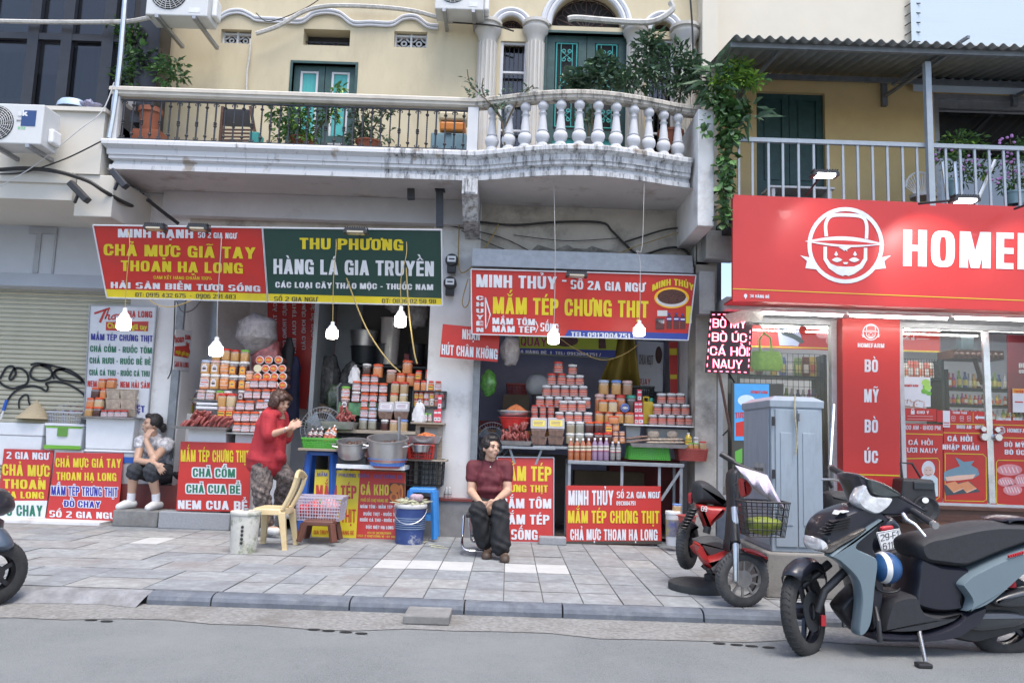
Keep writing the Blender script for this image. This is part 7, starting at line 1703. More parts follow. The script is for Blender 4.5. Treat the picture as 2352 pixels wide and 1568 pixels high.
b=MB();limb(b,[q(282,335,8.54),q(268,420,8.54),q(250,540,8.54),q(235,640,8.55),q(225,715,8.55)],[.115,.165,.178,.192,.215]);limb(b,[shN,shF],[.075,.07]);b.ball(q(330,480,8.48),.08,8);limb(b,[q(130,705,8.55),q(350,690,8.55)],[.07,.06]);limb(b,[q(140,700,8.42),q(345,690,8.45)],[.06,.055]);b.tube([q(255,288,8.5),q(290,300,8.42),q(330,320,8.42),q(345,345,8.45)],.03,8)
for sh,el in((shN,elN),(shF,elF)):limb(b,[sh,sh.lerp(el,.95)],[.085,.082])
fuse('shirt',b,mat('red_linen',(.36,.022,.032),.8,var=.18,scale=22,stretch=(1,1,4),bump=.2),t,fold=.004,fq=.55)
b=MB();limb(b,[hN,hF],[.13,.12]);limb(b,[hN,kN,aN.lerp(kN,.08)],[.13,.10,.085]);limb(b,[hF,kF,aF.lerp(kF,.1)],[.12,.095,.08])
fuse('trousers',b,mat('dark_floral',(.022,.024,.026),.8,col2=(.24,.19,.17),scale=30,detail=2),t,fold=.006)
for a in(aN,aF):b=MB();limb(b,[a+V((-.03,.01,-.055)),a+V((.13,-.06,-.07))],[.042,.045]);fuse('shoe',b,mat('white_clog',(.62,.62,.61),.5,var=.05),t,.008)
b=MB();w=wrN.lerp(elN,.12);b.tube([w+V((.03*math.cos(k*.7)*.5,.03*math.sin(k*.7),.03*math.cos(k*.7)))for k in range(9)],.005,6,closed=True);b.build('bracelet',m_steel,t)
q=lambda x,y,Y:px(*ZL(x,y),Y)
t=T('person','woman with a hair bun and grey floral blouse sitting on the red step','person',q(600,1400,9.2))
b=MB();limb(b,[q(600,480,9.44),q(600,370,9.40)],[.062,.052]);M=head(b,q(590,268,9.38),-48,-3,0,1.02)
sL,sR=q(450,500,9.36),q(800,540,9.44);eL,eR=q(395,765,9.22),q(625,745,9.18);wL,wR=q(640,800,9.1),q(515,490,9.24)
limb(b,[q(620,520,9.48),q(660,680,9.55),q(730,880,9.62)],[.125,.135,.15]);limb(b,[sL,sR],[.055,.055])
limb(b,[sL,eL,wL],[.052,.045,.03]);limb(b,[sR,eR,wR],[.056,.05,.03])
hand(b,wL,q(760,930,9.08)-wL,(-.3,.8,-.3),(.8,0,.5),.3);hand(b,wR,q(560,350,9.26)-wR,(.6,.6,.2),(-.8,.2,.1),.7)
pL,pR,kL,kR,aL,aR=q(680,930,9.62),q(820,950,9.62),q(355,890,9.16),q(585,890,9.12),q(315,1240,9.22),q(655,1250,9.22)
for h,k_,a,toe in((pL,kL,aL,q(170,1385,9.12)),(pR,kR,aR,q(560,1400,9.1))):
 limb(b,[h,k_,k_.lerp(a,.35),a],[.10,.066,.06,.042]);limb(b,[a,a+V((.01,.01,-.07)),toe],[.04,.04,.035])
fuse('body',b,skin2,t);face(M,t)
hairset(M,[(0,.03,.04,.082,.096,.09),(0,-.035,.09,.055,.05,.035),(.065,.02,.02,.025,.06,.055),(-.065,.02,.02,.025,.06,.055),(0,.125,-.02,.045,.045,.05),(0,.14,-.05,.035,.035,.04)],hair_b,t)
b=MB();limb(b,[q(615,500,9.47),q(650,640,9.52),q(700,760,9.56),q(735,820,9.58)],[.12,.155,.16,.168]);limb(b,[sL,sR],[.068,.07]);b.ball(q(560,620,9.38),.07,8)
limb(b,[sL,sL.lerp(eL,.25)],[.075,.072]);limb(b,[sR,sR.lerp(eR,.22)],[.085,.085])
fuse('blouse',b,mat('grey_floral',(.20,.20,.24),.8,col2=(.74,.73,.74),scale=26,detail=3),t,fold=.005)
b=MB();limb(b,[pL,pR],[.13,.14]);limb(b,[pL,kL,kL.lerp(aL,.15)],[.13,.088,.083]);limb(b,[pR,kR,kR.lerp(aR,.2)],[.14,.094,.088]);fuse('trousers',b,mat('charcoal_denim',(.038,.042,.05),.85,var=.3,scale=25),t,fold=.004)
for a,k_ in((aL,kL),(aR,kR)):b=MB();limb(b,[a.lerp(k_,.12),a+V((0,0,-.06))],[.048,.046]);fuse('sock',b,mat('white_sock',(.66,.66,.69),.9,var=.04),t)
for a,h_,toe in((aL,q(345,1345,9.24),q(150,1385,9.1)),(aR,q(700,1360,9.26),q(545,1400,9.06))):b=MB();limb(b,[h_,h_.lerp(toe,.6)+V((0,0,.012)),toe],[.045,.052,.042]);fuse('shoe',b,MATS['white_clog'],t,.008)
# vehicles
def closed_smooth(pts,n=3):
 k=len(pts);out=[]
 for i in range(k):
  a,b_,c_,d=pts[i-1],pts[i],pts[(i+1)%k],pts[(i+2)%k]
  for j in range(n):
   t=j/n;out.append(tuple(.5*(2*q+(r-p)*t+(2*p-5*q+4*r-s)*t*t+(3*q-p-3*r+s)*t**3)for p,q,r,s in zip(a,b_,c_,d)))
 return out
def slab(mb,PL,cv,pts,w0,w1,inset=.02,sm=True,taper=1.0):
 """a rounded body panel: outline read on the bike's own plane, given its width from w0 (street side) to w1"""
 if sm:pts=closed_smooth(pts)
 mid=(w0+w1)/2;P=[PL.at(*cv(*p),mid)for p in pts];n=PL.n;k=len(P);C=sum(P,V())/k
 area=sum((P[i]-C).cross(P[(i+1)%k]-C).dot(n)for i in range(k));sg=1 if area>0 else-1
 N=[]
 for i in range(k):
  t=(P[(i+1)%k]-P[i-1]);t=t.normalized()if t.length>1e-9 else V((1,0,0));N.append(t.cross(n)*sg)
 rings=[]
 for s in(0,.06,.2,.5,.8,.94,1):
  ins=inset*(1-math.sqrt(max(0,1-(2*s-1)**2)));rings.append([p-N[i]*ins+n*(w0+(w1-w0)*s-mid)for i,p in enumerate(P)])
 mb.loft(rings)
def wheel(t,C,ax,Rw,tr,rim_m,spokes=5,nm='wheel',tyre_m=None,hub=.05,groove=True):
 """tyre, rim with spokes and hub about the axle ax"""
 ax=V(ax).normalized();u=V((0,0,1)).cross(ax).normalized();v=ax.cross(u)
 P=lambda r,a,o=0:C+u*(r*math.cos(a))+v*(r*math.sin(a))+ax*o
 b=MB();n=44;prof=[(-.85,-.95),(-1.0,-.2),(-.8,.55),(-.4,.92),(0,1),(.4,.92),(.8,.55),(1.0,-.2),(.85,-.95)]
 b.loft([[P(Rw-tr+tr*y,2*math.pi*i/n,tr*x)for i in range(n)]for x,y in prof],cap=False)
 o=b.build(nm,tyre_m or m_tyre,t)
 if groove:
  b=MB()
  for i in range(n):
   a=2*math.pi*i/n
   for sx in(-1,1):b.bar(P(Rw-tr*.02,a,sx*tr*.1),P(Rw-tr*.3,a+.06,sx*tr*.72),.006,.006)
  b.build('tread',m_blackpl,o)
 b=MB();ri=Rw-tr*1.75
 b.loft([[P(r,2*math.pi*i/n,w)for i in range(n)]for r,w in((ri+tr*.35,-tr*.8),(ri,-tr*.7),(ri-.012,0),(ri,tr*.7),(ri+tr*.35,tr*.8))],cap=False)
 for i in range(spokes):a=2*math.pi*(i+.3)/spokes;b.bar(P(hub*.7,a,tr*.3),P(ri,a+.1,tr*.3),.028 if spokes<8 else.014,.02,up=ax);
 b.loft([[P(r,2*math.pi*i/20,w)for i in range(20)]for r,w in((.001,tr*.9),(hub,tr*.8),(hub,-tr*.8),(.001,-tr*.9))],cap=False)
 b.build('rim',rim_m,o);return o
m_tyre=mat('tyre_rubber',(.028,.028,.028),.85,var=.3,scale=30);m_bpaint=mat('blue_grey_paint',(.135,.18,.205),.36,var=.06,scale=3,coat=.2)
m_navy=mat('navy_black_paint',(.013,.014,.022),.34,var=.2,scale=3,coat=.25);m_seat=mat('black_seat',(.022,.023,.027),.7,var=.15,scale=40,bump=.1);m_lens=mat('headlight_lens',(.72,.73,.75),.12,metal=.35,var=.35,scale=16,coat=1);m_chr2=mat('bright_metal',(.62,.62,.62),.2,metal=.9,var=.05);m_carb=mat('carbon_cover',(.03,.033,.038),.3,var=.3,scale=120,coat=.6);m_redpl=mat('red_metal',(.40,.02,.03),.4,var=.1)
G0,G1=gp(1832,1494,RZ),gp(2300,1495,RZ);EU=(G1-G0).normalized();NB=V((EU.y,-EU.x,0));NB=NB if NB.y<0 else-NB
BP=Plane(G0+NB*.0,NB)
sc_=T('scooter','large blue grey and black scooter on its side stand at the road edge','scooter',(G0+G1)/2)
def prt(name,m,polys,w0=.12,w1=-.12,inset=.03,par=None,sm=True,label=None):
 b=MB()
 for p in polys:slab(b,BP,L3,p,w0,w1,inset,sm)
 return b.build(name,m,par or sc_,label=label)
rw=wheel(sc_,BP.at(*L3(1462,1140),-.0),NB,.255,.045,m_navy)
dl=R(40);axf=NB*math.cos(dl)+EU*math.sin(dl);axf.z=.12;CF=BP.at(*L3(222,1118),.02)
fw=wheel(sc_,CF,axf,.258,.041,m_navy)
b=MB();a_=axf.normalized();u=V((0,0,1)).cross(a_).normalized();v=a_.cross(u);b.loft([[CF+a_*(.05+w)+(u*math.cos(i*.2618)+v*math.sin(i*.2618))*r for i in range(24)]for r,w in((.05,0),(.115,0),(.115,.006),(.05,.006))],cap=False);b.build('brake_disc',m_shelf,fw)
b=MB();hd=(-u if u.dot(EU)>0 else u);rings=[]
for i in range(15):
 th=R(48+100*i/14);d=hd*math.cos(th)+V((0,0,1))*math.sin(th);w=.078*(1-.25*abs(i/7-1)**3);rr=.30
 rings.append([CF+d*(rr-.055)+a_*w,CF+d*(rr-.012)+a_*w*.85,CF+d*(rr+.012)+a_*w*.4,CF+d*(rr+.016),CF+d*(rr+.012)-a_*w*.4,CF+d*(rr-.012)-a_*w*.85,CF+d*(rr-.055)-a_*w])
b.loft(rings,cap=False,closed=False);o=b.build('front_fender',m_navy,sc_);sd=o.modifiers.new('thick','SOLIDIFY');sd.thickness=.006
b=MB()
for s_ in(-1,1):b.tube([CF+a_*.085*s_,CF+a_*.085*s_+V((0,0,.12))+EU*.045,BP.at(*L3(455,820),.0)+a_*.07*s_],[.02,.024,.026],10)
b.build('fork',m_blackpl,sc_)
b=MB();b.box(-.014,.014,-.012,.012,-.03,.03);b.v=[p+CF+a_*.05+EU*.07+V((0,0,-.05))for p in b.v];b.build('brake_caliper',m_redpl,sc_)
prt('mud_flap',m_blackpl,[[(425,1060),(560,950),(560,1230),(500,1210),(425,1120)]],.08,-.08,.02)
prt('leg_shield',m_navy,[[(540,560),(640,560),(600,640),(590,710),(640,800),(652,960),(630,1100),(600,1200),(560,1200),(540,1000),(480,800),(440,700)]],.09,-.2,.02)
prt('front_panel',m_bpaint,[[(697,543),(660,560),(585,612),(500,680),(368,762),(420,800),(505,880),(543,945),(556,1040),(548,1140),(538,1252),(575,1256),(612,1205),(630,1120),(645,960),(661,800),(600,752),(528,715),(575,660),(650,600)]],.20,.10,.010)
prt('nose_cover',m_navy,[[(278,650),(300,570),(350,510),(430,468),(530,442),(640,480),(695,540),(590,590),(520,620),(420,660),(340,720),(300,740)]],.15,-.15,.03)
b=MB()
for i in range(5):x0,y0=318+i*16,626-i*18;slab(b,BP,L3,[(x0,y0),(x0+170-i*12,y0-32),(x0+172-i*12,y0-24),(x0+4,y0+9)],.165,.10,.004,False)
b.build('air_grille',m_blackpl,sc_)
prt('turn_signal',mat('signal_lens',(.11,.10,.09),.1,metal=.3,var=.6,scale=22,coat=1),[[(312,740),(330,712),(430,660),(520,612),(578,590),(560,625),(500,660),(420,706),(360,748)]],.185,.05,.008)
prt('running_light',m_lens,[[(266,690),(276,650),(310,668),(322,700),(312,735),(280,735)]],.165,-.06,.01)
prt('handlebar_cover',m_navy,[[(478,262),(520,250),(590,288),(660,312),(800,392),(918,470),(905,505),(830,512),(720,520),(620,512),(560,470),(535,410),(500,330)]],.13,-.12,.022)
prt('headlight',m_lens,[[(530,425),(548,372),(582,326),(606,372),(640,396),(744,404),(738,446),(700,486),(648,510),(588,490),(548,462)]],.17,.05,.012)
prt('visor',mat('grey_visor',(.045,.055,.055),.3,var=.3,scale=20,coat=.3),[[(592,290),(660,300),(730,332),(806,390),(760,405),(690,404),(640,394),(608,366)]],.165,.02,.012)
def rod(nm,cv,pts,r,m,par,w=0,n=10):b=MB();b.tube([BP.at(*cv(x,y),o)for x,y,o in pts],r,n);return b.build(nm,m,par)
rod('handle_grip',L3,[(492,276,-.2),(400,225,-.36)],[.02,.02],m_blackpl,sc_);rod('handle_grip',L3,[(900,490,.15),(1030,572,.32)],[.02,.02],m_blackpl,sc_)
rod('bar_end',L3,[(402,226,-.36),(392,220,-.38)],.022,m_chr2,sc_);rod('bar_end',L3,[(1030,572,.32),(1050,584,.35)],.022,m_chr2,sc_)
rod('brake_lever',L3,[(480,318,-.2),(430,296,-.28),(335,294,-.38)],[.012,.009,.008],m_chr2,sc_);rod('brake_lever',L3,[(845,512,.2),(870,548,.24),(925,580,.28),(985,652,.34)],[.014,.012,.01,.009],m_chr2,sc_)
prt('floorboard',m_seat,[[(618,1200),(640,1090),(690,1005),(830,985),(880,1085),(1010,1105),(1105,1092),(1050,1155),(900,1205),(760,1220),(650,1216)]],.15,-.2,.02)
prt('under_cover',m_navy,[[(560,1252),(640,1214),(780,1222),(920,1208),(1060,1152),(1130,1090),(1250,1048),(1230,1140),(1120,1230),(1040,1262),(860,1280),(640,1276)]],.165,-.18,.018)
prt('seat_base',m_navy,[[(868,760),(1000,800),(1140,815),(1200,860),(1130,1000),(1140,1085),(1010,1108),(890,1088),(822,1045),(840,930)]],.13,-.15,.03)
prt('seat',m_seat,[[(845,700),(862,660),(925,628),(1010,612),(1110,588),(1250,560),(1400,550),(1600,562),(1700,580),(1700,640),(1600,660),(1450,712),(1330,756),(1210,806),(1130,830),(990,815),(900,800),(858,755)]],.15,-.15,.035)
prt('rear_panel',m_bpaint,[[(1078,922),(1110,878),(1180,832),(1350,752),(1520,694),(1720,640),(1720,770),(1590,806),(1470,868),(1350,972),(1240,1055),(1120,1090),(1136,1020),(1108,970)]],.185,-.19,.02)
prt('tail_grip',m_navy,[[(1405,552),(1450,520),(1560,522),(1720,560),(1720,580),(1600,566),(1500,556)]],.12,-.12,.02)
b=MB()
for i in range(7):slab(b,BP,L3,[(1502+i*14,770-i*4),(1512+i*14,766-i*4),(1514+i*14,780-i*4),(1504+i*14,786-i*4)],.196,.18,.002,False)
b.build('red_lettering',m_redpl,sc_)
prt('engine',m_blackpl,[[(1062,1250),(1160,1150),(1250,1060),(1350,1010),(1560,990),(1720,1000),(1720,1190),(1560,1200),(1420,1250),(1300,1282),(1210,1296)]],.10,-.12,.02)
prt('engine_cover',m_carb,[[(1168,1160),(1200,1120),(1300,1110),(1500,1110),(1590,1140),(1560,1200),(1420,1230),(1290,1240),(1200,1210)]],.15,.05,.03)
prt('air_cleaner',m_carb,[[(1368,1052),(1420,1010),(1600,962),(1720,950),(1720,1060),(1600,1085),(1440,1090)]],.17,.06,.03)
b=MB();p0,p1=BP.at(*L3(1490,850),.10),BP.at(*L3(1512,965),.10)
b.tube([p0+(p1-p0)*(i/96)+(EU*math.cos(i*.785)+NB*math.sin(i*.785))*.03 for i in range(97)],.008,6);b.tube([p0,p1],.018,8);b.build('shock_spring',m_redpl,sc_)
rod('side_stand',L3,[(945,1225,.12),(948,1262,.15),(985,1440,.33)],[.016,.014,.012],m_chr2,sc_);b=MB();p=BP.at(*L3(972,1452),.34);p.z=RZ+.014;b.box(p.x-.04,p.x+.04,p.y-.03,p.y+.03,RZ+.002,RZ+.026);b.build('stand_foot',m_blackpl,sc_,bevel=.006)
rod('belt_strap',L3,[(672,1095,.13),(690,1180,.2),(700,1310,.2)],[.012,.014,.016],m_blackpl,sc_)
prt('tail_guard',m_redpl,[[(655,960),(692,962),(700,1050),(660,1058)]],.05,-.03,.02)
b=MB();slab(b,BP,L3,[(415,512),(430,485),(455,490),(490,488),(470,500),(450,505),(435,500)],.168,.10,.004,False);b.build('wing_emblem',m_whitepl,sc_)
hc=BP.at(*L3(735,845),.08)
t=T('helmet','blue and white half helmet hanging behind the scooter front panel','helmet',hc)
b=MB();b.ball(hc,(.105,.095,.088),36,EU.to_track_quat('Z','Y').to_matrix().to_4x4())
o=b.build('shell',[mat('helmet_blue',(.02,.08,.21),.4,var=.08,coat=.2),m_whitepl],t)
for pl_ in o.data.polygons:pl_.material_index=1 if-.046<pl_.center.dot(EU)<-.016 else 0
b=MB();b.tube([hc+V((.07*math.cos(a*.4),-.03,-.11-.03*math.sin(a*.4)))for a in range(9)],.006,5);b.build('strap',m_blackpl,t)
m2=T('motorcycle','black motorcycle with a white number plate, parked between the grey cabinet and the shop steps','motorcycle',(2.9,6.9,0))
PP=Plane((2.7,6.0,0),V((-.25,-1,.1)))
b=MB();b.prism([PP.at(*L3(*p))for p in((676,626),(822,600),(858,712),(712,746))],-PP.n*.006);o=b.build('number_plate',m_whitepl,m2,bevel=.003)
b=MB();letters(b,PP,'29-F1',(706,682),(818,656),42,0,.003,0,L3,weight=0);letters(b,PP,'611.09',(720,736),(850,708),42,0,.003,0,L3,weight=0);strokepx(b,PP,[(682,630),(818,606),(851,708),(716,740),(682,630)],3,.003,0,L3);b.build('lettering',m_blackpl,o)
def s2(nm,m,pts,Y,d,ins=.03):b=MB();slab(b,yplane(Y),L3,pts,d/2,-d/2,ins);return b.build(nm,m,m2)
s2('mud_guard',m_blackpl,[(735,745),(850,735),(868,830),(830,860),(760,820),(720,770)],6.4,.1,.01);s2('tail_unit',m_navy,[(690,560),(740,520),(790,560),(800,610),(700,625)],6.45,.2);s2('tail_light',m_redpl,[(706,590),(770,580),(776,605),(708,618)],6.36,.05,.01)
s2('seat',m_seat,[(345,380),(420,366),(500,372),(560,420),(540,470),(400,500),(345,510)],6.9,.25,.06);s2('body',m_navy,[(340,500),(560,470),(700,560),(720,700),(600,800),(400,760)],6.7,.22,.06)
wheel(m2,px(*L3(765,880),6.55),(1,-.35,0),.26,.05,m_blackpl)
b=MB();b.tube([px(*L3(350,330),7.0),px(*L3(360,260),7.0),px(*L3(400,345),7.0)],.02,8);b.build('handlebar',m_blackpl,m2)
wheel(m2,V((2.55,7.5,.26)),(1,-.35,0),.26,.05,m_blackpl)
m3=T('motorcycle','dark motorcycle at the photo edge, only its front wheel and fender showing','motorcycle',(-3.6,5.3,RZ))
c=px(-16,1330,5.3);c.z=RZ+.215;wheel(m3,c,(.88,-.47,0),.215,.05,m_blackpl)
def s3(nm,m,pts,Y,d,ins=.03):b=MB();slab(b,yplane(Y),L0,pts,d/2,-d/2,ins);return b.build(nm,m,m3)
s3('front_fender',mat('slate_paint',(.05,.07,.10),.3,var=.1,coat=.5),[(-160,640),(-60,600),(0,595),(45,640),(74,705),(40,745),(-40,750),(-160,760)],5.3,.14,.05)
s3('handlebar_cover',m_navy,[(-200,380),(-60,340),(5,362),(45,410),(58,470),(30,515),(-40,530),(-200,560)],5.35,.3,.08);s3('front_panel',m_navy,[(-260,520),(-60,530),(-30,600),(-80,760),(-160,900),(-300,900)],5.35,.36,.08)
b=MB();b.tube([c+V((0,-.08,0)),c+V((-.1,-.06,.45))],.025,10);b.build('fork',m_grey,m3)
b=MB();b.box(-5.2,-3.95,5.2,5.5,RZ+.25,RZ+.75);b.build('body',m_navy,m3,bevel=.08);wheel(m3,V((-4.95,5.36,RZ+.27)),(0,-1,0),.27,.055,m_blackpl)
eb=T('electric_bike','battered red electric bike with a wire basket, standing by the grey cabinet','electric bike',(1.65,6.1,0))
m_er=mat('ebike_red',(.36,.018,.016),.4,var=.15,scale=8,dirt=(.12,.02,.02),dscale=5,coat=.2);m_rimg=mat('dull_rim',(.48,.46,.43),.45,metal=.6,var=.2,scale=20)
m_tyg=mat('dusty_tyre',(.07,.07,.07),.9,var=.3,scale=20)
q=lambda x,y,Y:px(*L2(x,y),Y)
cF=q(1440,950,5.72);cF.z=.196;wheel(eb,cF,(.18,-1,0),.2,.038,m_rimg,10,'wheel',m_tyg,.06)
cR=q(1098,700,6.62);wheel(eb,cR,(.85,-.52,0),.2,.048,m_blackpl,8,'wheel',m_tyg,.06)
def se(nm,m,pts,Y,d,ins=.03):b=MB();slab(b,yplane(Y),L2,pts,d/2,-d/2,ins);return b.build(nm,m,eb)
b=MB();b.tube([q(1392,470,5.78),q(1400,740,5.66),q(1402,930,5.64)],[.026,.022,.02],10);b.tube([q(1392,470,5.85),q(1420,740,5.86),q(1440,930,5.84)],.02,8);b.build('fork',m_steel,eb)
b=MB();b.tube([q(1385,500,5.8),q(1400,690,5.66)],.034,10);b.build('fork_boot',m_blackpl,eb)
se('front_fender',m_blackpl,[(1262,880),(1310,800),(1375,738),(1450,728),(1540,760),(1600,800),(1520,790),(1440,770),(1360,800),(1300,860)],5.74,.12,.03);se('fender_trim',m_er,[(1440,722),(1530,738),(1600,790),(1520,775),(1450,750)],5.72,.09,.02)
se('front_shield',m_blackpl,[(1345,260),(1400,230),(1430,330),(1420,440),(1380,560),(1370,730),(1325,725),(1350,560),(1345,420)],5.95,.16,.03);se('head_cover',m_er,[(1420,290),(1470,300),(1500,340),(1480,390),(1430,400)],5.7,.12,.03)
se('footboard',mat('grey_mat',(.07,.07,.07),.8,var=.2,scale=20),[(1140,690),(1160,660),(1280,650),(1345,725),(1290,760),(1210,780)],6.2,.26,.03);se('battery_box',m_er,[(1145,700),(1210,775),(1350,735),(1345,790),(1250,862),(1200,830)],6.05,.24,.03)
se('lower_fairing',m_blackpl,[(1200,830),(1250,862),(1320,800),(1270,900),(1225,880)],6.0,.2,.02)
se('seat_body',m_er,[(1150,445),(1240,455),(1328,462),(1310,520),(1262,560),(1215,620),(1185,560),(1160,500)],6.45,.18,.04);se('front_cowl',m_er,[(1372,470),(1420,440),(1440,520),(1425,620),(1395,690),(1368,640)],5.92,.14,.02);se('side_panel',m_er,[(1140,700),(1165,690),(1215,770),(1262,850),(1240,870),(1180,800)],6.1,.2,.015);o=se('seat',m_seat,[(1128,345),(1150,303),(1205,305),(1275,350),(1330,415),(1332,470),(1250,452),(1140,442)],6.5,.24,.06)
b=MB();letters(b,yplane(6.36),'69',(1182,492),(1220,496),34,0,.002,0,L2,weight=1);b.build('lettering',m_whitepl,eb)
b=MB();b.tube([q(1135,480,6.4),q(1075,595,6.45)],.03,10)
for i in range(7):p=q(1135-i*10,480+i*19,6.4);b.ball(p,(.04,.04,.012),8)
b.build('shock_absorber',m_blackpl,eb)
se('rear_fender',m_blackpl,[(1030,640),(1050,570),(1110,550),(1165,590),(1130,600),(1080,610),(1050,680)],6.6,.12,.02);se('tail_light',m_redpl,[(1102,385),(1125,380),(1128,440),(1105,445)],6.6,.08,.02)
b=MB();b.tube([q(1350,165,6.0),q(1420,205,5.95),q(1560,260,5.85)],.013,8);b.tube([q(1408,215,5.92),q(1395,480,5.85)],.022,10);b.build('handlebar',m_blackpl,eb)
b=MB();b.tube([q(1305,135,6.03),q(1390,185,5.98)],.021,10);b.build('handle_grip',m_blackpl,eb)
b=MB();b.tube([q(1420,300,5.85),q(1385,330,5.8),q(1400,420,5.75)],.006,6);b.tube([q(1225,590,6.3),q(1215,630,6.3)],.03,8);b.build('cable',m_blackpl,eb)
b=MB();bx0,bx1,yb0,yb1=px(1700,1180,5.55).x,px(1800,1180,5.55).x,5.42,5.66;zt,zl=px(1750,1150,5.55).z,px(1750,1228,5.55).z
rg=lambda z,k:[V(((bx0+bx1)/2+sx*(bx1-bx0)/2*k,(yb0+yb1)/2+sy*(yb1-yb0)/2*k,z))for sx,sy in((-1,-1),(1,-1),(1,1),(-1,1))]
for j in range(6):r_=rg(zl+(zt-zl)*j/5,.8+.2*j/5);[b.tube([r_[i],r_[(i+1)%4]],.0065 if j==5 else.0035,5)for i in range(4)]
for i in range(4):
 for k in range(9):t_=k/8;b.tube([rg(zl,.8)[i].lerp(rg(zl,.8)[(i+1)%4],t_),rg(zt,1)[i].lerp(rg(zt,1)[(i+1)%4],t_)],.003,5)
b.build('wire_basket',m_blackpl,eb)
lump(ID,1752,1205,80,40,5.55,mat('yellow_black_bag',(.03,.04,.03),.5,col2=(.35,.42,.05),scale=6),'rain_coat','black and lime folded raincoat in the wire basket of the electric bike','raincoat',8)
n_,b=16,MB();g_=[]
for j in range(n_+1):
 for i in range(n_+1):
  s,w=i/n_,j/n_;x=1690+72*s+40*w;y=1068+22*s+72*w*(.75+.35*s);g_.append(px(x,y,5.72-.12*math.sin(w*2.6)+.025*math.sin(s*16+w*5)-.2*w*s))
b.add(g_,[(j*(n_+1)+i,j*(n_+1)+i+1,(j+1)*(n_+1)+i+1,(j+1)*(n_+1)+i)for j in range(n_)for i in range(n_)],True)
o=one(b,'checked_shirt',mat('checked_cotton',(.56,.53,.57),.85,col2=(.40,.32,.42),scale=45,bump=.2),'pale lilac checked shirt thrown over the handlebar of the red electric bike','shirt');sd=o.modifiers.new('thick','SOLIDIFY');sd.thickness=.006
c=gp(*L2(1170,985));t=T('rubber_stand','flat round black rubber stand with a short post beside the electric bike','sign stand',c)
b=MB();b.lathe([(.235,0),(.24,.03),(.235,.055),(.20,.07),(.12,.075),(.001,.08)],c,32,cap=False);b.build('disc',mat('rubber_base',(.03,.032,.033),.7,var=.25,scale=14),t);b=MB();b.lathe([(.05,.07),(.05,.12),(.03,.13),(.03,.2),(.05,.205),(.05,.24)],c+V((.09,0,0)),14);b.build('post',m_blackpl,t)
m_cab=mat('cabinet_paint',(.30,.35,.40),.5,metal=.2,var=.06,scale=4,dirt=(.20,.225,.245),dscale=2.2,dlo=.5,dhi=.78,stretch=(2,2,.5))
YC=6.12;x0,x1=px(1772,1090,YC).x,px(1890,1090,YC).x;z0,z1=px(1830,1268,YC).z,px(1830,920,YC).z
t=T('utility_cabinet','tall pale grey electric cabinet on a concrete plinth between the electric bike and the scooter','cabinet',((x0+x1)/2,YC,0))
b=MB();b.box(x0,x1,YC,YC+.72,z0,z1);b.build('cabinet_body',m_cab,t,bevel=.006)
b=MB();b.loft([[V((x,y,z))for x,y in((x0-k,YC-k),(x1+k,YC-k),(x1+k,YC+.72+k),(x0-k,YC+.72+k))]for k,z in((.012,z1-.055),(.014,z1),(-.05,z1+.035))],smooth=False);b.build('roof',m_cab,t,bevel=.004)
for xa,xb_ in((x0+.03,(x0+x1)/2-.004),((x0+x1)/2+.004,x1-.03)):
 b=MB();b.box(xa,xb_,YC-.012,YC-.001,z0+.04,z1-.07);xm=(xb_-xa)*.22;b.box(xa+xm,xb_-xm,YC-.018,YC-.0125,z0+.2,z1-.25);o=b.build('door',m_cab,t,bevel=.003)
b=MB();b.box(x0-.01,x0-.001,YC+.04,YC+.68,z0+.04,z1-.07)
b.build('side_door',m_cab,t,bevel=.003)
b=MB();b.bar(((x0+x1)/2,YC-.022,z1-.10),((x0+x1)/2,YC-.022,z1-.16),.12,.012);b.build('latch',m_grey,t)
b=MB()
for z in(z0+.15,z0+.55,z1-.2):b.box(x0+.0,x0+.02,YC-.026,YC-.013,z,z+.07)
b.build('hinge',m_blackpl,t)
SPn=Plane((x0-.011,0,0),(-1,0,0));b=MB();b.mi=0;ys=(YC+.12,YC+.42);b.box(x0-.014,x0-.0105,ys[0],ys[1],z0+.42,z0+.66)
b.build('warning_plate',mat('worn_plate',(.34,.34,.33),.7,var=.25,scale=14),t)
b=MB()
for k,(s,wd)in enumerate((('CẤM LẠI GẦN',.22),('CÓ ĐIỆN',.15),('NGUY HIỂM',.2),('CHẾT NGƯỜI',.2))):
 vs,fs=block_text(s,1);yc,zz=YC+.27,z0+.60-k*.05;b.add([(x0-.0155,yc+wd/2-u*wd,zz+w*.022)for u,w in vs],fs)
b.build('lettering',m_blackpl,t)
b=MB();b.box(x0-.06,x1+.16,YC-.06,YC+.8,0,z0-.001);b.build('plinth',mat('plinth_concrete',(.22,.21,.195),.95,var=.25,scale=6,bump=.5,dirt=(.17,.165,.15),dscale=3,dlo=.5,dhi=.7),t,bevel=.015)
b=MB();b.tube(smoothpath([((x0+x1)/2-.02,YC-.03,z1+.04),((x0+x1)/2-.03,YC-.05,z1-.1),((x0+x1)/2-.015,YC-.05,z1-.3),((x0+x1)/2-.03,YC-.05,z1-.42)],5),.007,6);one(b,'frayed_rope',mat('old_rope',(.35,.32,.22),.9,var=.4,scale=60),'frayed pale rope hanging from the latch of the grey cabinet','rope')
b=MB();b.tube([px(1906,1075,6.6),px(1915,930,6.9)],.014,8);b.v=b.v;one(b,'pole',m_chr2,'thin metal pole leaning behind the grey cabinet','pole')
Y=8.4;a_,e_=px(*L3(832,290),Y),px(*L3(1062,575),Y)
t=T('loudspeaker','black portable loudspeaker with a round cone on the dark wooden step','loudspeaker',((a_.x+e_.x)/2,Y+.15,e_.z))
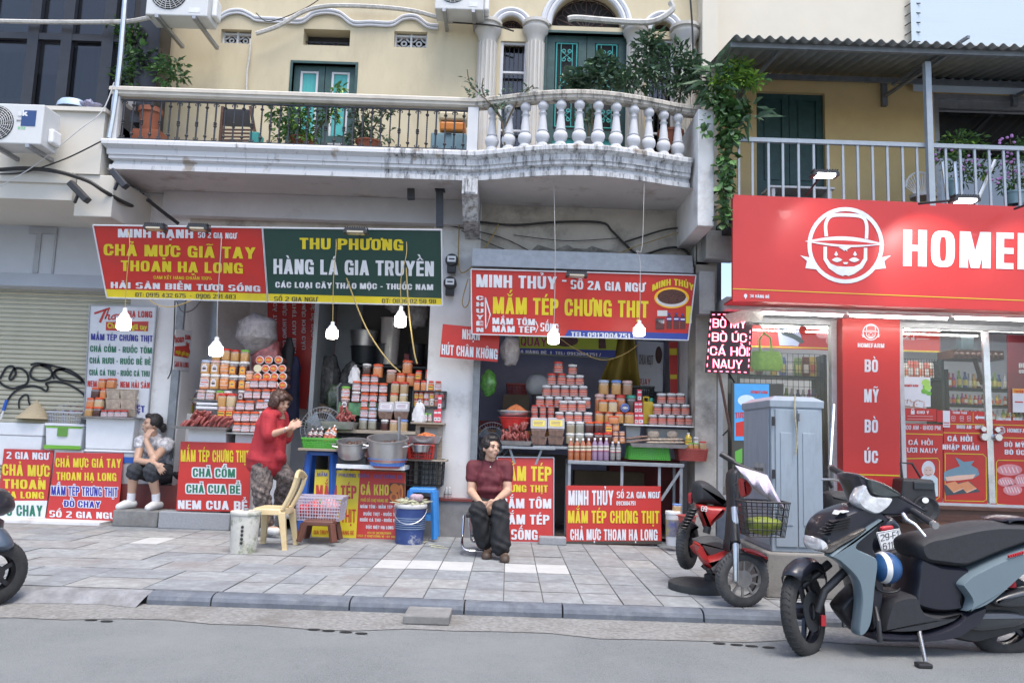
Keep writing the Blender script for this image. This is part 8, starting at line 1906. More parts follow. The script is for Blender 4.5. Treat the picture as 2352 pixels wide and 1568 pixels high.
b=MB();b.loft([[V((x,y,z))for x,y in((a_.x+i,Y),(e_.x-i,Y),(e_.x-i-.03,Y+.3),(a_.x+i+.03,Y+.3))]for i,z in((0,e_.z),(0,e_.z+.3),(.02,a_.z))],smooth=False);b.build('cabinet_body',m_blackpl,t,bevel=.025)
Mx=Matrix.Rotation(R(90),4,'X');c=px(*L3(985,480),Y-.005);r=82/2.7228*Y/F
b=MB();b.lathe([(r,0),(r,.02),(r*.9,.022),(r*.6,-.01),(r*.25,-.015),(r*.2,.005),(.001,.012)],c,28,Mx,cap=False);b.build('cone',m_seat,t);b=MB();c2=px(*L3(975,335),Y-.004);b.box(c2.x-.11,c2.x+.11,Y-.02,Y-.003,c2.z-.04,c2.z+.04);b.build('horn',m_shelf,t,bevel=.01)
b=MB();b.lathe([(.03,.0),(.001,.0)],px(*L3(985,425),Y-.032),16,Mx,cap=False,sx=1.2);b.build('badge',m_whitepl,t);b=MB();b.tube([px(*L3(840,285),Y+.1),px(*L3(830,190),Y+.1),px(*L3(900,195),Y+.1),px(*L3(955,285),Y+.1)],.012,8);b.build('handle',m_blackpl,t)
# hanging lamps
m_bulb=mat('bulb_light',(1.0,.93,.82),emit=7)
def bulb(x,yt,yb_,w,Y,wire,label):
 k=Y/F*.9;c=px(x,yb_,Y);h=(yb_-yt)*k;r=w/2*k
 t=T('light_bulb',label,'light bulb',c,'bare bulbs hung over the stalls')
 b=MB();b.lathe([(r*.55,0),(r*.9,h*.04),(r,h*.12),(r*.98,h*.52)],c,20);b.build('glowing_bulb',m_bulb,t)
 b=MB();b.lathe([(r*.98,h*.521),(r*.62,h*.74),(r*.34,h*.84),(r*.34,h),(r*.2,h*1.03)],c,20);b.build('lamp_neck',m_whitepl,t)
 b=MB();b.tube(smoothpath([tuple(c+V((0,0,h)))]+[tuple(px(*p,Y+(.0 if i<len(wire)-1 else.1)))for i,p in enumerate(wire)],4),.004,5);m_y=mat('yellow_wire',(.36,.26,.09),.6);b.build('wire',m_y if x in(283,919,762)else mat('white_cord',(.35,.34,.33),.6),t)
for a in((283,702,758,34,8.05,[(290,650),(298,560),(292,522)],'warm glowing bulb in front of the white menu board'),(495,770,818,34,8.1,[(500,690),(508,560),(508,525)],'warm glowing bulb in front of the pale lidded jars, first stall'),(762,735,778,30,8.1,[(766,640),(772,570),(771,528)],'cool white bulb by the folding grey partition'),(919,698,751,30,8.1,[(921,640),(934,580),(931,530)],'glowing bulb hung over the tall floss jars, middle stall'),(1271,740,790,30,8.15,[(1274,690),(1275,600),(1275,560),(1272,400)],'glowing bulb in front of the white-lidded jar pyramid'),(1468,732,772,30,8.1,[(1470,690),(1470,600),(1462,575),(1475,565),(1480,400)],'glowing bulb below the printed bowl of meat')):bulb(*a)
m_fl=mat('floodlight_glass',(.45,.40,.30),.2,var=.1);m_flon=mat('floodlight_on',(.95,.95,1.0),emit=6)
def flood(x,y,w,Y,label,lit=False,arm=None):
 c=px(x,y,Y);s=w*Y/F;t=T('floodlight',label,'floodlight',c)
 b=MB();b.loft([[c+V((sx*s/2*k,-.06+dy,z))for sx,dy in((-1,0),(1,0),(1,.12),(-1,.12))]for k,z in((.85,.04),(1,.01),(1,-.012))],smooth=False);[b.box(c.x-s*.45+i*s*.1,c.x-s*.45+i*s*.1+.006,c.y-.05,c.y+.05,c.z+.04,c.z+.055)for i in range(10)];b.build('housing',m_blackpl,t)
 b=MB();b.poly([c+V((sx*s*.36,-.055+dy*.09,-.0135))for sx,dy in((-1,0),(1,0),(1,1),(-1,1))]);b.box(c.x-s*.34,c.x+s*.34,c.y-.064,c.y-.061,c.z-.01,c.z+.008);b.build('lamp_glass',m_flon if lit else m_fl,t)
 b=MB();b.tube([c+V((0,.05,.03)),px(*arm,Y+.45)if arm else c+V((0,.3,.02))],.012,6);b.build('arm',m_iron,t)
 if lit:
  l=bpy.data.lights.new('flood_glow','SPOT');l.energy=lit;l.spot_size=R(95);l.spot_blend=.6;l.shadow_soft_size=.06;l.color=(1,.97,.95);o=bpy.data.objects.new('flood_glow',l);COL.objects.link(o);o.parent=t;o.location=(-.3 if lit>15 else 0,0,-.04);o.rotation_euler=(R(52),0,R(-20))
flood(357,526,48,7.9,'black floodlight on the red overhead sign, over its capital letters');flood(457,527,48,7.9,'black floodlight on the red overhead sign, nearer the green sign');flood(818,535,56,7.9,'black floodlight with a pale glass over the green overhead sign');flood(1324,634,50,8.35,'floodlight over the red sign with the printed bowl')
for x,y,ar,e_,lb in((1893,404,(1850,450),4,'lit floodlight over the bearded farmer emblem'),(2215,462,(2110,468),16,'floodlight lying on the red fascia below the blue flower pot'),(2390,465,(2330,480),5,'floodlight at the end of the red fascia')):flood(x,y,62,7.45,lb,e_,ar)
# air conditioners
m_ac=mat('ac_casing',(.56,.57,.57),.45,var=.04,dirt=(.46,.45,.42),dscale=2,dlo=.6,dhi=.85)
def ac(x0,y0,x1,y1,Y,label,fan=.36,logo=False):
 a,e=px(x0,(y0+y1)/2,Y),px(x1,(y0+y1)/2,Y);zt,zb=px((x0+x1)/2,y0,Y).z,px((x0+x1)/2,y1,Y).z;w=e.x-a.x;d=.3
 t=T('air_conditioner',label,'air conditioner',((a.x+e.x)/2,Y+d/2,zb))
 b=MB();b.box(a.x,e.x,Y,Y+d,zb,zt);b.build('casing',m_ac,t,bevel=.012)
 r=min((zt-zb)*.44,w*.3);c=V((a.x+w*fan,Y-.006,(zt+zb)/2));Mx=Matrix.Rotation(R(90),4,'X')
 b=MB();b.lathe([(r,0),(r,.004),(.001,.004)],c+V((0,.004,0)),32,Mx,cap=False);o=b.build('fan_opening',m_dark,t)
 b=MB()
 for i in range(1,9):b.tube([c+V((r*i/8.5*math.cos(j*.2618),-.004,r*i/8.5*math.sin(j*.2618)))for j in range(24)],.0035,4,closed=True)
 for j in range(20):b.tube([c+V((r*.15*math.cos(j*.314),-.005,r*.15*math.sin(j*.314))),c+V((r*math.cos(j*.314+.5),-.005,r*math.sin(j*.314+.5)))],.003,4)
 b.build('fan_grille',m_ac,o)
 b=MB();b.box(e.x-.001,e.x+.06,Y+.1,Y+.26,zb+.06,zb+(zt-zb)*.5);b.build('valve_cover',m_whitepl,t,bevel=.02)
 for xx in(a.x+w*.2,e.x-w*.2):b=MB();b.bar((xx,Y-.02,zb-.02),(xx,Y+.7,zb-.02),.04);b.build('bracket',m_grey,t)
 P=yplane(Y);b=MB();lx=px(x0+(x1-x0)*.8,20,Y)
 if logo:
  b.mi=0;b.box(e.x-w*.36,e.x-w*.12,Y-.004,Y-.001,zt-.24,zt-.07);letters(b,P,'sk',(42,265),(63,266),12,1.5,.006,1);b.mi=2;letters(b,P,'INVERTER',(38,279),(64,279.5),4,.3,.003,2);letters(b,P,'R32',(41,297),(58,297.5),6,.5,.003,3)
 else:b.mi=1;b.box(e.x-w*.3,e.x-w*.12,Y-.003,Y-.001,zb+.04,zb+.10);b.mi=2;b.box(e.x-w*.26,e.x-w*.2,Y-.003,Y-.001,zb+.22,zb+.24)
 b.build('sticker',[flat((.02,.06,.18)),flat((.66,.68,.7)),flat((.15,.16,.17)),flat((.2,.5,.25))],t)
ac(338,-70,480,36,8.35,'air conditioner under the top edge above the leafy pot of the long balcony');ac(1000,-70,1112,22,8.75,'air conditioner high between the wavy moulding and the arches');ac(-40,238,98,330,7.85,'air conditioner with a dark blue sticker on the cream neighbour house',.22,True)
# cables, pipes, meters
m_cab2=mat('black_cable',(.018,.018,.018),.6);m_yw=MATS['yellow_wire'];m_ww=mat('white_wire',(.5,.5,.5),.6);m_pipe=mat('corrugated_pipe',(.50,.49,.46),.7,var=.2,scale=30,dirt=(.3,.28,.25),dscale=6)
def cable(pts,r,m,Y,label,nm='cable',cat='cable',n=5):
 b=MB();b.tube(smoothpath([tuple(px(p[0],p[1],p[2]if len(p)>2 else Y))for p in pts],n),r,6);return one(b,nm,m,label,cat)
cable([(0,390,8.15),(60,387,8.15),(130,394,8.15),(200,415,8.2),(240,440,8.25),(285,465,8.5),(320,480,9.1)],.022,m_cab2,8.2,'thick black cable sagging along the cream neighbour house')
cable([(0,400,8.2),(60,395,8.2),(150,365,8.22),(232,325,8.2)],.008,m_cab2,8.2,'thin grey wire rising from the neighbour house to the balcony corner');cable([(0,428,8.1),(80,380,8.1),(180,300,8.1),(235,255,8.15),(262,190,8.2)],.006,m_ww,8.1,'pale wire slanting up past the air conditioner to the steel pole')
cable([(588,78),(640,60),(700,26),(760,14),(860,16),(940,24),(990,36),(1040,52)],.028,m_pipe,9.05,'pale conduit arching over the wavy moulding','conduit','conduit');cable([(0,49,8.6),(120,51,8.6),(250,51,8.5),(300,49,8.45),(345,40,8.4)],.025,m_pipe,8.5,'white pipe crossing in front of the dark glazed floor','pipe','pipe')
cable([(1305,45),(1325,42),(1400,48),(1470,52),(1505,48),(1530,35),(1545,20),(1540,5)],.038,m_pipe,8.95,'thick corrugated drain pipe across the big fanlight','drain_pipe','pipe')
cable([(588,30),(620,50),(700,20),(745,-10)],.006,m_cab2,9.1,'thin black wire over the wavy moulding');cable([(1585,-10),(1590,60),(1592,120)],.012,m_cab2,8.9,'black cable dropping beside the last column');cable([(1040,52),(1100,56),(1140,60),(1180,72)],.01,m_cab2,9.0,'dark wire from the air conditioner to the arches')
cable([(575,90),(573,130),(568,160),(566,208)],.012,m_pipe,9.15,'thin pale pipe dropping from the patterned vent','pipe','pipe')
cable([(1030,508),(1100,510),(1180,517),(1280,510),(1380,511),(1405,530),(1435,560),(1470,585),(1530,570),(1570,572),(1590,600)],.014,m_cab2,9.14,'thick black cable looping along the wall over the second shop');cable([(1435,556),(1470,545),(1530,527),(1590,522)],.011,m_cab2,9.13,'black branch cable climbing to the grey meter box');cable([(1020,516),(1150,545),(1240,590)],.006,m_cab2,9.16,'thin dark wire slanting over the bare cement');cable([(1060,530),(1180,580),(1300,600)],.005,m_cab2,9.15,'second thin dark wire slanting over the bare cement');cable([(1180,540),(1300,553),(1420,547)],.005,m_cab2,9.15,'nearly level thin wire above the roller box');cable([(1380,600),(1450,570),(1540,540),(1590,525)],.006,m_yw,9.1,'rusty thin wire rising towards the grey box')
cable([(1145,515),(1130,545),(1100,590),(1085,612),(1055,620),(1055,510)],.008,m_yw,9.1,'yellow wire looping down to the electric meters');cable([(1075,640),(1062,690),(1068,706),(1078,690),(1080,640)],.007,m_yw,9.0,'yellow wire loop hanging below the meters');cable([(774,570),(800,650),(840,750),(885,820),(920,855)],.008,m_yw,8.3,'yellow wire sagging from the green sign to the jars');cable([(932,590),(938,700),(950,800),(958,835)],.008,m_yw,8.25,'yellow wire dropping to the scissors over the jars')
cable([(296,560),(320,640),(345,690),(390,705),(440,690)],.006,m_yw,8.4,'yellow wire swagged under the red sign');cable([(405,690),(420,716),(450,705),(480,650),(505,560)],.006,m_cab2,8.4,'black wire swagged under the red sign');cable([(402,690),(398,800),(393,850),(385,870)],.007,m_cab2,9.3,'black wire down the jamb of the first stall')
cable([(1278,770),(1320,800),(1380,826),(1430,815),(1468,790)],.005,m_yw,9.0,'thin wire swagged between the two bulbs of the second shop')
cable([(216,410,8.2),(262,440,8.2)],.02,flat((.02,.1,.5)),8.2,'blue tape wound on the thick black cable','cable_tape','tape')if False else None
for i,(x,r,m)in enumerate(((1603,.022,m_pipe),(1612,.018,m_cab2),(1621,.022,m_pipe),(1630,.012,m_cab2))):cable([(x,690),(x-2,800),(x+1+i,920),(x+6+i*2,1060),(x+14,1150)],r,m,9.1,('pale corrugated conduit nearest the second shop','black cable between two pale conduits','pale corrugated conduit beside the lit panel','thin black cable behind the lit panel')[i]+' on the grey pillar','conduit','conduit')
cable([(1645,800,8.9),(1670,850,8.9),(1690,890,8.9),(1690,960,8.9),(1660,1000,8.95)],.009,m_cab2,8.9,'black cable bowing out below the lit panel');cable([(1630,740,8.8),(1660,900,8.7),(1692,1060,8.6)],.016,m_wood,8.7,'thin brown stick leaning on the pillar below the lit panel','stick','stick')
cable([(338,458,8.6),(372,485,8.75),(410,514,8.9)],.02,m_cab2,8.8,'dark metal rod slanting down behind the red overhead sign','metal_rod','rod');cable([(288,-5),(275,150),(262,250),(250,318)],.028,m_steel,8.3,'steel pole rising at the balcony corner','pole','pole')
for i,(x,y)in enumerate(((1038,598),(1034,650))):
 c=px(x,y,9.12);t=T('electric_meter','round black electric meter on the white pillar, %s of the pair'%('upper','lower')[i],'electric meter',c);Mx=Matrix.Rotation(R(90),4,'X')
 b=MB();b.lathe([(.075,-.05),(.078,.02),(.07,.05),(.001,.055)],c,24,Mx,cap=False);b.box(c.x-.05,c.x+.05,c.y-.03,c.y+.05,c.z-.15,c.z-.06);b.build('meter_case',m_blackpl,t,bevel=.005);b=MB();b.box(c.x-.05,c.x+.05,c.y-.063,c.y-.058,c.z-.03,c.z+.04);b.build('dial',m_whitepl,t);b=MB();b.box(c.x-.03,c.x+.035,c.y-.065,c.y-.0635,c.z-.005,c.z+.012);b.build('counter',m_blackpl,t)
for(x0,y0,x1,y1,Y,lb)in((1622,528,1690,596,8.75,'dented pale electric box with red scribbles under the vine'),(1606,622,1642,722,8.8,'tall narrow grey electric box on the pillar by the lit panel'),(1595,540,1628,610,9.0,'grey junction box high on the pillar at the end of the thick cable')):
 a,e=px(x0,y0,Y),px(x1,y1,Y);t=T('electric_box',lb,'electric box',((a.x+e.x)/2,Y,e.z));b=MB();b.box(a.x,e.x,Y,Y+.2,e.z,a.z);b.build('box_body',mat('old_box',(.42,.43,.42),.6,var=.1,dirt=(.28,.26,.24),dscale=4),t,bevel=.01);b=MB();b.box(a.x+.03,e.x-.03,Y-.008,Y-.0,e.z+.04,a.z-.05);b.build('cover',MATS['old_box'],t,bevel=.004)
for x0,y0,x1,y1,Y,lb,m in((258,392,290,430,8.2,'rusty broken lamp bracket at the balcony corner',m_iron),(162,420,202,462,8.15,'old tilted floodlight on the neighbour beam',m_blackpl)):
 a,e=px(x0,y0,Y),px(x1,y1,Y);b=MB();b.bar(a,e,.09,.07);b.bar(a.lerp(e,.5),a.lerp(e,.5)+V((-.05,.02,-.12)),.03);one(b,'lamp_bracket',m,lb,'bracket',bevel=.01)
for x,y0,y1 in((1010,435,522),(944,418,458)):
 a,e=px(x,y0,8.7),px(x,y1,8.7);b=MB();b.bar(a,e,.06,.08);b.box(a.x-.05,a.x+.06,8.64,8.76,a.z-.02,a.z);one(b,'steel_hanger',m_iron,'dark steel hanger under the balcony, %s the end of the green sign'%('above'if x>1000 else 'short of'),'hanger')
b=MB();P_s=[px(*M2(*p),8.55+.05*i)for i,p in enumerate(((1480,690),(1660,645),(1790,660),(1740,730),(1640,760),(1575,800)))];b.poly(P_s);o=one(b,'torn_scrap',m_pipe,'torn grey scrap of sheet hanging over the lit panel','scrap');o.modifiers.new('thick','SOLIDIFY').thickness=.004
# plants
def leafmat(nm,c):return mat(nm,c,.5,var=.55,scale=7)
LM=dict(dark=leafmat('leaf_dark',(.075,.14,.07)),mid=leafmat('leaf_mid',(.085,.19,.055)),lime=leafmat('leaf_lime',(.22,.38,.06)),blue=leafmat('leaf_blue',(.10,.165,.115)))
m_stem=mat('plant_stem',(.10,.075,.045),.8,var=.3);m_terra=mat('terracotta',(.30,.10,.055),.8,var=.15,scale=8,dirt=(.2,.12,.09),dscale=4)
def plant(label,clus,stems,nm='plant',kind='mid',pot=None,ls=.06,asp=.45,seed=1,droop=.3,potm=None,group=None):
 """clus: (x, y, rx, ry, Y, count) pixel clusters of leaves; stems: pixel paths; pot: (x, ytop, ybot, w, Y)"""
 random.seed(seed);f=clus[0];t=T(nm,label,'plant',px(f[0],f[1]+f[3],f[4]),group)
 b=MB()
 for(x,y,rx,ry,Y,n)in clus:
  k=Y/F;c=px(x,y,Y)
  for i in range(n):
   d=V((random.gauss(0,1),random.gauss(0,1),random.gauss(0,1))).normalized()*random.random()**.45
   p=c+V((d.x*rx*k,d.y*(rx+ry)*.4*k,d.z*ry*k));L_=ls*random.uniform(.6,1.25)
   a=(V((d.x,d.y-.3,d.z*.6-droop))+V((random.gauss(0,.55),random.gauss(0,.55),random.gauss(0,.45)))).normalized();s=a.cross(V((random.gauss(0,.4),random.gauss(0,.4),1))).normalized()*L_*asp;up=s.cross(a).normalized()*L_*.14
   b.mi=0 if random.random()<.72 else 1
   q=[p,p+a*L_*.35+s*.5+up,p+a*L_*.7+s*.42+up*.6,p+a*L_,p+a*L_*.7-s*.42+up*.6,p+a*L_*.35-s*.5+up,p+a*L_*.5]
   b.add(q,[(0,1,6),(1,2,6),(2,3,6),(3,4,6),(4,5,6),(5,0,6)])
 keys=dict(mid=('mid','dark'),dark=('dark','blue'),lime=('lime','mid'),blue=('blue','dark'),mix=('mid','lime'))[kind]
 b.build('leaves',[LM[keys[0]],LM[keys[1]]],t)
 if stems:
  b=MB()
  for s in stems:Ps=[px(p[0],p[1],p[2]if len(p)>2 else f[4])for p in smoothpath(s,4)];b.tube(Ps,[.012*(1-.6*i/len(Ps))for i in range(len(Ps))],5)
  b.build('stem',m_stem,t)
 if pot:
  x,y0,y1,w,Y=pot;k=Y/F;c=px(x,y1,Y);r=w/2*k;h=(y1-y0)*k
  b=MB();b.lathe([(r*.7,0),(r*.95,h*.85),(r*1.06,h*.86),(r*1.06,h),(r*.95,h),(r*.9,h*.9),(.001,h*.88)],c,20,cap=False);b.build('pot',potm or m_terra,t)
 return t
plant('tall leafy plant in a terracotta pot behind the end of the iron railing',[(300,85,38,30,8.75,130),(330,130,45,40,8.75,200),(390,165,50,35,8.7,190),(300,175,40,30,8.75,130),(270,60,18,18,8.75,25)],[[(340,300),(330,200),(310,100),(300,60)],[(340,280),(370,200),(420,150)],[(335,250),(300,190),(280,130)]],kind='mid',pot=(340,245,325,52,8.75),ls=.09,seed=2)
plant('bright bushy plant behind the iron railing in front of the teal shutters',[(690,275,50,40,8.5,200),(680,310,55,25,8.5,170),(775,205,22,10,8.5,30),(760,260,30,25,8.5,80),(640,265,25,25,8.5,70)],[[(690,330),(690,280),(690,250)],[(700,330),(760,260),(775,205)]],kind='mix',ls=.08,seed=3,pot=(690,318,345,60,8.6));plant('dark twiggy plant behind the iron railing next to the bright bush',[(840,270,45,30,8.6,130),(855,305,50,28,8.6,150),(890,258,18,15,8.6,30),(815,320,35,18,8.6,80)],[[(840,340),(835,280),(860,250)],[(845,340),(860,290),(890,255)],[(838,335),(820,280),(815,250)]],kind='dark',ls=.07,seed=4,pot=(845,325,350,60,8.6))
plant('sparse rose stems climbing over the handrail by the first baluster',[(1075,190,20,25,8.3,28),(1100,210,25,18,8.3,34),(1150,245,25,30,8.2,60),(1165,200,14,12,8.2,14),(1215,205,18,10,8.1,18)],[[(1160,335,8.2),(1145,260,8.2),(1085,200,8.3),(1073,160,8.3)],[(1150,270,8.2),(1110,215,8.3),(1110,180,8.3)],[(1160,290,8.2),(1190,230,8.15),(1225,195,8.1)]],kind='blue',ls=.055,seed=5)
plant('round dark shrub with heart shaped leaves behind the curved handrail',[(1360,180,70,28,8.45,330),(1385,150,40,25,8.45,150),(1340,260,25,30,8.5,40),(1320,190,30,18,8.4,100)],[[(1360,340),(1360,260),(1370,180)],[(1356,340),(1345,260),(1330,190)]],kind='blue',ls=.085,asp=.7,seed=6,pot=(1352,322,345,50,8.4),potm=m_grey)
plant('dense umbrella tree filling the end of the curved balcony',[(1490,110,40,35,8.6,240),(1480,170,55,40,8.5,380),(1560,140,45,45,8.6,300),(1500,85,20,18,8.6,60),(1590,170,40,35,8.5,200),(1440,185,25,25,8.4,120),(1570,200,50,25,8.5,170)],[[(1540,340),(1530,230),(1490,100)],[(1545,340),(1560,230),(1580,120)],[(1535,330),(1500,240),(1450,180)]],kind='dark',ls=.1,asp=.3,seed=7,pot=(1540,300,345,60,8.5))
plant('bright lime shrub leaning out over the balcony end pillar',[(1690,175,40,28,8.1,200),(1725,185,35,18,8.1,120),(1660,190,35,20,8.1,110),(1700,148,25,15,8.1,60)],[[(1640,240),(1670,200),(1720,180)],[(1640,240),(1680,180),(1700,145)]],kind='lime',ls=.085,asp=.4,seed=8)
plant('vine trailing down the balcony end pillar to the red fascia',[(1650,225,35,20,8.05,90),(1672,260,28,30,8.05,110),(1675,310,25,35,8.05,100),(1668,370,20,40,8.05,80),(1665,430,14,40,8.05,70),(1662,490,10,40,8.0,40),(1620,285,10,30,8.0,18),(1700,250,25,15,8.1,60)],[[(1640,235),(1670,280),(1670,400),(1662,530)],[(1650,235),(1680,300),(1665,400)]],nm='vine',kind='mid',ls=.095,asp=.75,seed=9,droop=.6)
plant('spiky grass like leaves at the balcony end pillar',[(1640,180,25,40,8.2,50),(1715,260,35,30,8.1,26)],[],kind='dark',ls=.3,asp=.07,seed=10,droop=.1)
m_bpot=mat('pale_blue_pot',(.25,.42,.47),.5,var=.06)
plant('flowering plant in a pale blue pot beside the awning post',[(2200,330,40,30,8.5,170),(2170,350,25,30,8.45,90),(2235,325,30,20,8.5,70),(2210,390,35,40,8.5,150),(2260,380,25,30,8.5,60)],[[(2195,420),(2195,350),(2200,310)],[(2198,420),(2230,340),(2250,320)]],kind='mix',ls=.075,asp=.35,seed=11,pot=(2192,412,452,38,8.5),potm=m_bpot)
plant('flowering plant at the end of the railing by the dark window',[(2325,360,30,40,8.4,170),(2330,420,40,25,8.4,150),(2345,330,15,20,8.4,40)],[[(2330,450),(2325,370),(2320,320)]],kind='mid',ls=.07,asp=.3,seed=12,pot=(2330,440,470,45,8.4),potm=m_bpot)
b=MB();random.seed(13)
for i in range(46):x,y,Y=random.choice(((2170,345,8.35),(2240,380,8.35),(2310,340,8.3),(2330,380,8.3),(2290,400,8.35)));b.ball(px(x+random.gauss(0,18),y+random.gauss(0,18),Y),(.018,.014,.016),5)
one(b,'flowers',mat('lilac_flower',(.45,.22,.50),.6,var=.2),'small lilac flowers scattered over the railing plants','flowers',kind='stuff')
# balcony things
def bx(nm,cat,label,x0,y0,x1,y1,Y,d,m,bev=.01,extra=None):
 a,e=px(x0,y0,Y),px(x1,y1,Y);b=MB();b.box(a.x,e.x,Y,Y+d,e.z,a.z)
 t=T(nm,label,cat,((a.x+e.x)/2,Y,e.z));b.build('body',m,t,bevel=bev);b=MB()
 if extra:extra(b,a,e);b.build('handle',m_iron,t)
 return t
hd_=lambda b,a,e:b.bar(((a.x*2+e.x)/3,(b.v and 0)or 0,0),((a.x+e.x*2)/3,0,0),.01)if False else b.box(a.x+(e.x-a.x)*.42,a.x+(e.x-a.x)*.58,8.585,8.6,(a.z+e.z)/2+.1,(a.z+e.z)/2+.12)
bx('cabinet','cabinet','pale blue wooden cabinet behind the iron railing',990,304,1070,352,8.6,.3,mat('blue_cabinet',(.16,.27,.33),.6,var=.1,scale=8),extra=hd_);bx('suitcase','suitcase','orange suitcase on the pale blue cabinet',1010,278,1068,301,8.62,.25,mat('orange_case',(.55,.19,.03),.5,var=.06),.02);bx('suitcase','suitcase','cream suitcase stacked on the orange one',1008,254,1072,277,8.62,.25,mat('cream_case',(.5,.44,.3),.5,var=.06),.025)
bx('plastic_box','box','teal plastic box beside the folded chair on the balcony',573,302,592,332,8.6,.2,m_teal);bx('brick_stack','bricks','stack of red bricks under the terracotta pot',302,295,362,325,8.65,.3,m_terra,.004)
t=T('wooden_chair','dark folded wooden chair leaning on the cream wall of the balcony','chair',px(545,330,8.7));p=lambda x,y:px(x,y,8.7)
for x0,x1 in((512,505),(575,590)):b=MB();b.bar(p(x0,245),p(x1,330),.03);b.build('leg',m_wood,t)
b=MB();b.prism([p(514,250),p(572,252),p(574,290),p(512,288)],(0,.03,0));b.build('backrest',m_blackpl,t);b=MB();[b.bar(p(508,y),p(580,y+1),.018)for y in(298,306,314,322)];b.build('seat',m_wood,t)
t=T('wicker_chair','white string chair behind the grey railing, below the awning post','chair',px(2125,460,8.6));c=px(2120,428,8.6);b=MB()
for i in range(16):a=R(180*i/15);b.tube([c+V((.05*math.cos(a),0,-.12)),c+V((.17*math.cos(a),.05,.18*math.sin(a)))],.005,5)
b.tube([c+V((.17*math.cos(R(12*i)),.05,.18*math.sin(R(12*i))))for i in range(16)],.012,6);b.build('backrest',m_whitepl,t);b=MB();b.lathe([(.14,-.14),(.15,-.11)],c,16);b.build('seat',m_whitepl,t)
b=MB();a,e=px(1768,425,8.7),px(1918,435,8.7);b.box(a.x,e.x,8.7,9.0,e.z,a.z);[b.box(x,x+.04,8.72,8.98,3.69,e.z)for x in(a.x+.03,e.x-.07)];one(b,'bench',m_whitepl,'white bench behind the railing before the dark green shutter door','bench',bevel=.004)
for x0,x1 in((2193,2200),(2165,2178),(2285,2240)):cable([(x0,372 if x0<2280 else 368),(x1,470)],.02,m_chr2,8.3,'grey metal tube standing in the plants, %s'%{2193:'upright beside the blue pot',2165:'slanting by the awning post',2285:'slanting away from the blue pot'}[x0],'metal_tube','tube',2)
a=px(165,236,8.35);b=MB();b.lathe([(.16,0),(.15,.05),(.12,.085),(.001,.09)],a+V((0,0,-.06)),20,cap=False,sy=.7);one(b,'basin',mat('pale_blue_basin',(.34,.44,.56),.4),'pale blue basin upside down on the ledge of the neighbour house','basin')
lump(ID,207,243,40,26,8.35,mat('dry_flowers',(.24,.24,.34),.9,var=.5,scale=60),'dried_bouquet','dry greyish bouquet on the ledge of the neighbour house','bouquet',4,rough=.4)
# inside the stalls
b=MB();x=-2.36;b.box(x,x+.025,9.3,10.3,.2,2.85);b.box(x-.01,x+.04,9.26,9.3,.2,2.85);b.box(-2.33,-2.0,10.3,10.33,.2,2.85)
one(b,'steel_partition',mat('partition_grey',(.20,.215,.225),.5,metal=.3,var=.1),'grey steel partition between the first and the middle stall','partition')
vtx=[(s,8.5)for s in('CÁ THU 1 NẮNG','MỰC TRỨNG CƠM','THỊT CUA BIỂN','MỰC KHÔ CÂU','BỀ BỀ BÓC NÕN')]
def vbanner(b,p):
 for i,(s,cp)in enumerate(vtx):
  vs,fs=block_text(s,1);x0=628+i*22
  b.mi=W_;b.add([p.at(x0+i*.0+w*cp*-1+8,695+u*(58+9*len(s)/2),.005)for u,w in vs],fs)
sign('banner','red banner with sideways white lettering hung inside the first stall','banner',[(614,690),(742,690),(704,940),(618,930)],10.2,10.2,R_,th=.01,draw=vbanner);sign('banner','second red banner with sideways lettering behind the grey partition','banner',[(742,692),(818,695),(812,830),(745,850)],10.4,10.4,R_,th=.01,texts=[])
lump(ID,590,765,95,95,9.7,m_bagc,'plastic_bag','big clear bag of packaging hung above the tubs, first stall','plastic bag',11);lump(ID,612,830,70,120,9.75,mat('red_clear_bag',(.42,.13,.13),.2,var=.5,scale=12,bump=.8,coat=.5),'plastic_bag','big reddish clear bag hanging behind the tubs, first stall','plastic bag',12)
for i,(x,y,w,h,m,lb)in enumerate(((755,880,60,130,'dark_bag','tall dark bag of dried leaves in the middle stall'),(805,885,50,110,'dark_bag','black bag behind the white knotted bag'),(745,950,80,50,'tan_bag','clear bag of brown leaves on the sacks by the fan'),(790,965,70,50,'dark_bag','grey bag of leaves above the fan'),(770,915,50,70,'green_sack','greenish bag of herbs between the dark bags'),(725,975,60,30,'green_sack','flat green sack under the brown bag'))):
 lump(ID,x,y,w,h,9.75-.02*i,mat(m,dict(dark_bag=(.045,.045,.045),tan_bag=(.12,.09,.07),green_sack=(.06,.09,.06))[m],.25,var=.6,scale=20,bump=.8,coat=.4),'plastic_bag',lb,'plastic bag',20+i)
b=MB();a,e=px(818,838,10.2),px(985,842,10.2);b.box(a.x,e.x,10.2,10.6,e.z-.03,e.z);one(b,'shelf_board',m_shelf,'dark shelf of pots high in the middle stall','shelf board')
for x,y,w,h,m,lb in((835,760,62,38,m_alu,'aluminium pot on the high shelf, middle stall'),(835,796,62,40,m_shelf,'dark pot under the aluminium pot on the high shelf'),(878,790,44,48,m_iron,'dark green pot on the high shelf beside the jars'),(893,730,48,108,m_clear,'tall clear plastic drum on the high shelf'),(955,790,40,46,m_iron,'dark tub at the end of the high shelf')):tubround(ID,x,y,w,h,10.3,m,lb,'storage_pot','pot',.85,sy=1)
bx('storage_box','box','pinkish red box on the high shelf of the middle stall',928,812,968,838,10.25,.3,mat('dusty_rose',(.25,.06,.07),.6));lump(ID,960,720,55,75,10.3,m_bagc,'plastic_bag','clear bag over the glowing bulb, middle stall','plastic bag',33);lump(ID,908,700,50,40,10.3,m_bagc,'plastic_bag','clear wrapped bundle high in the middle stall','plastic bag',34)
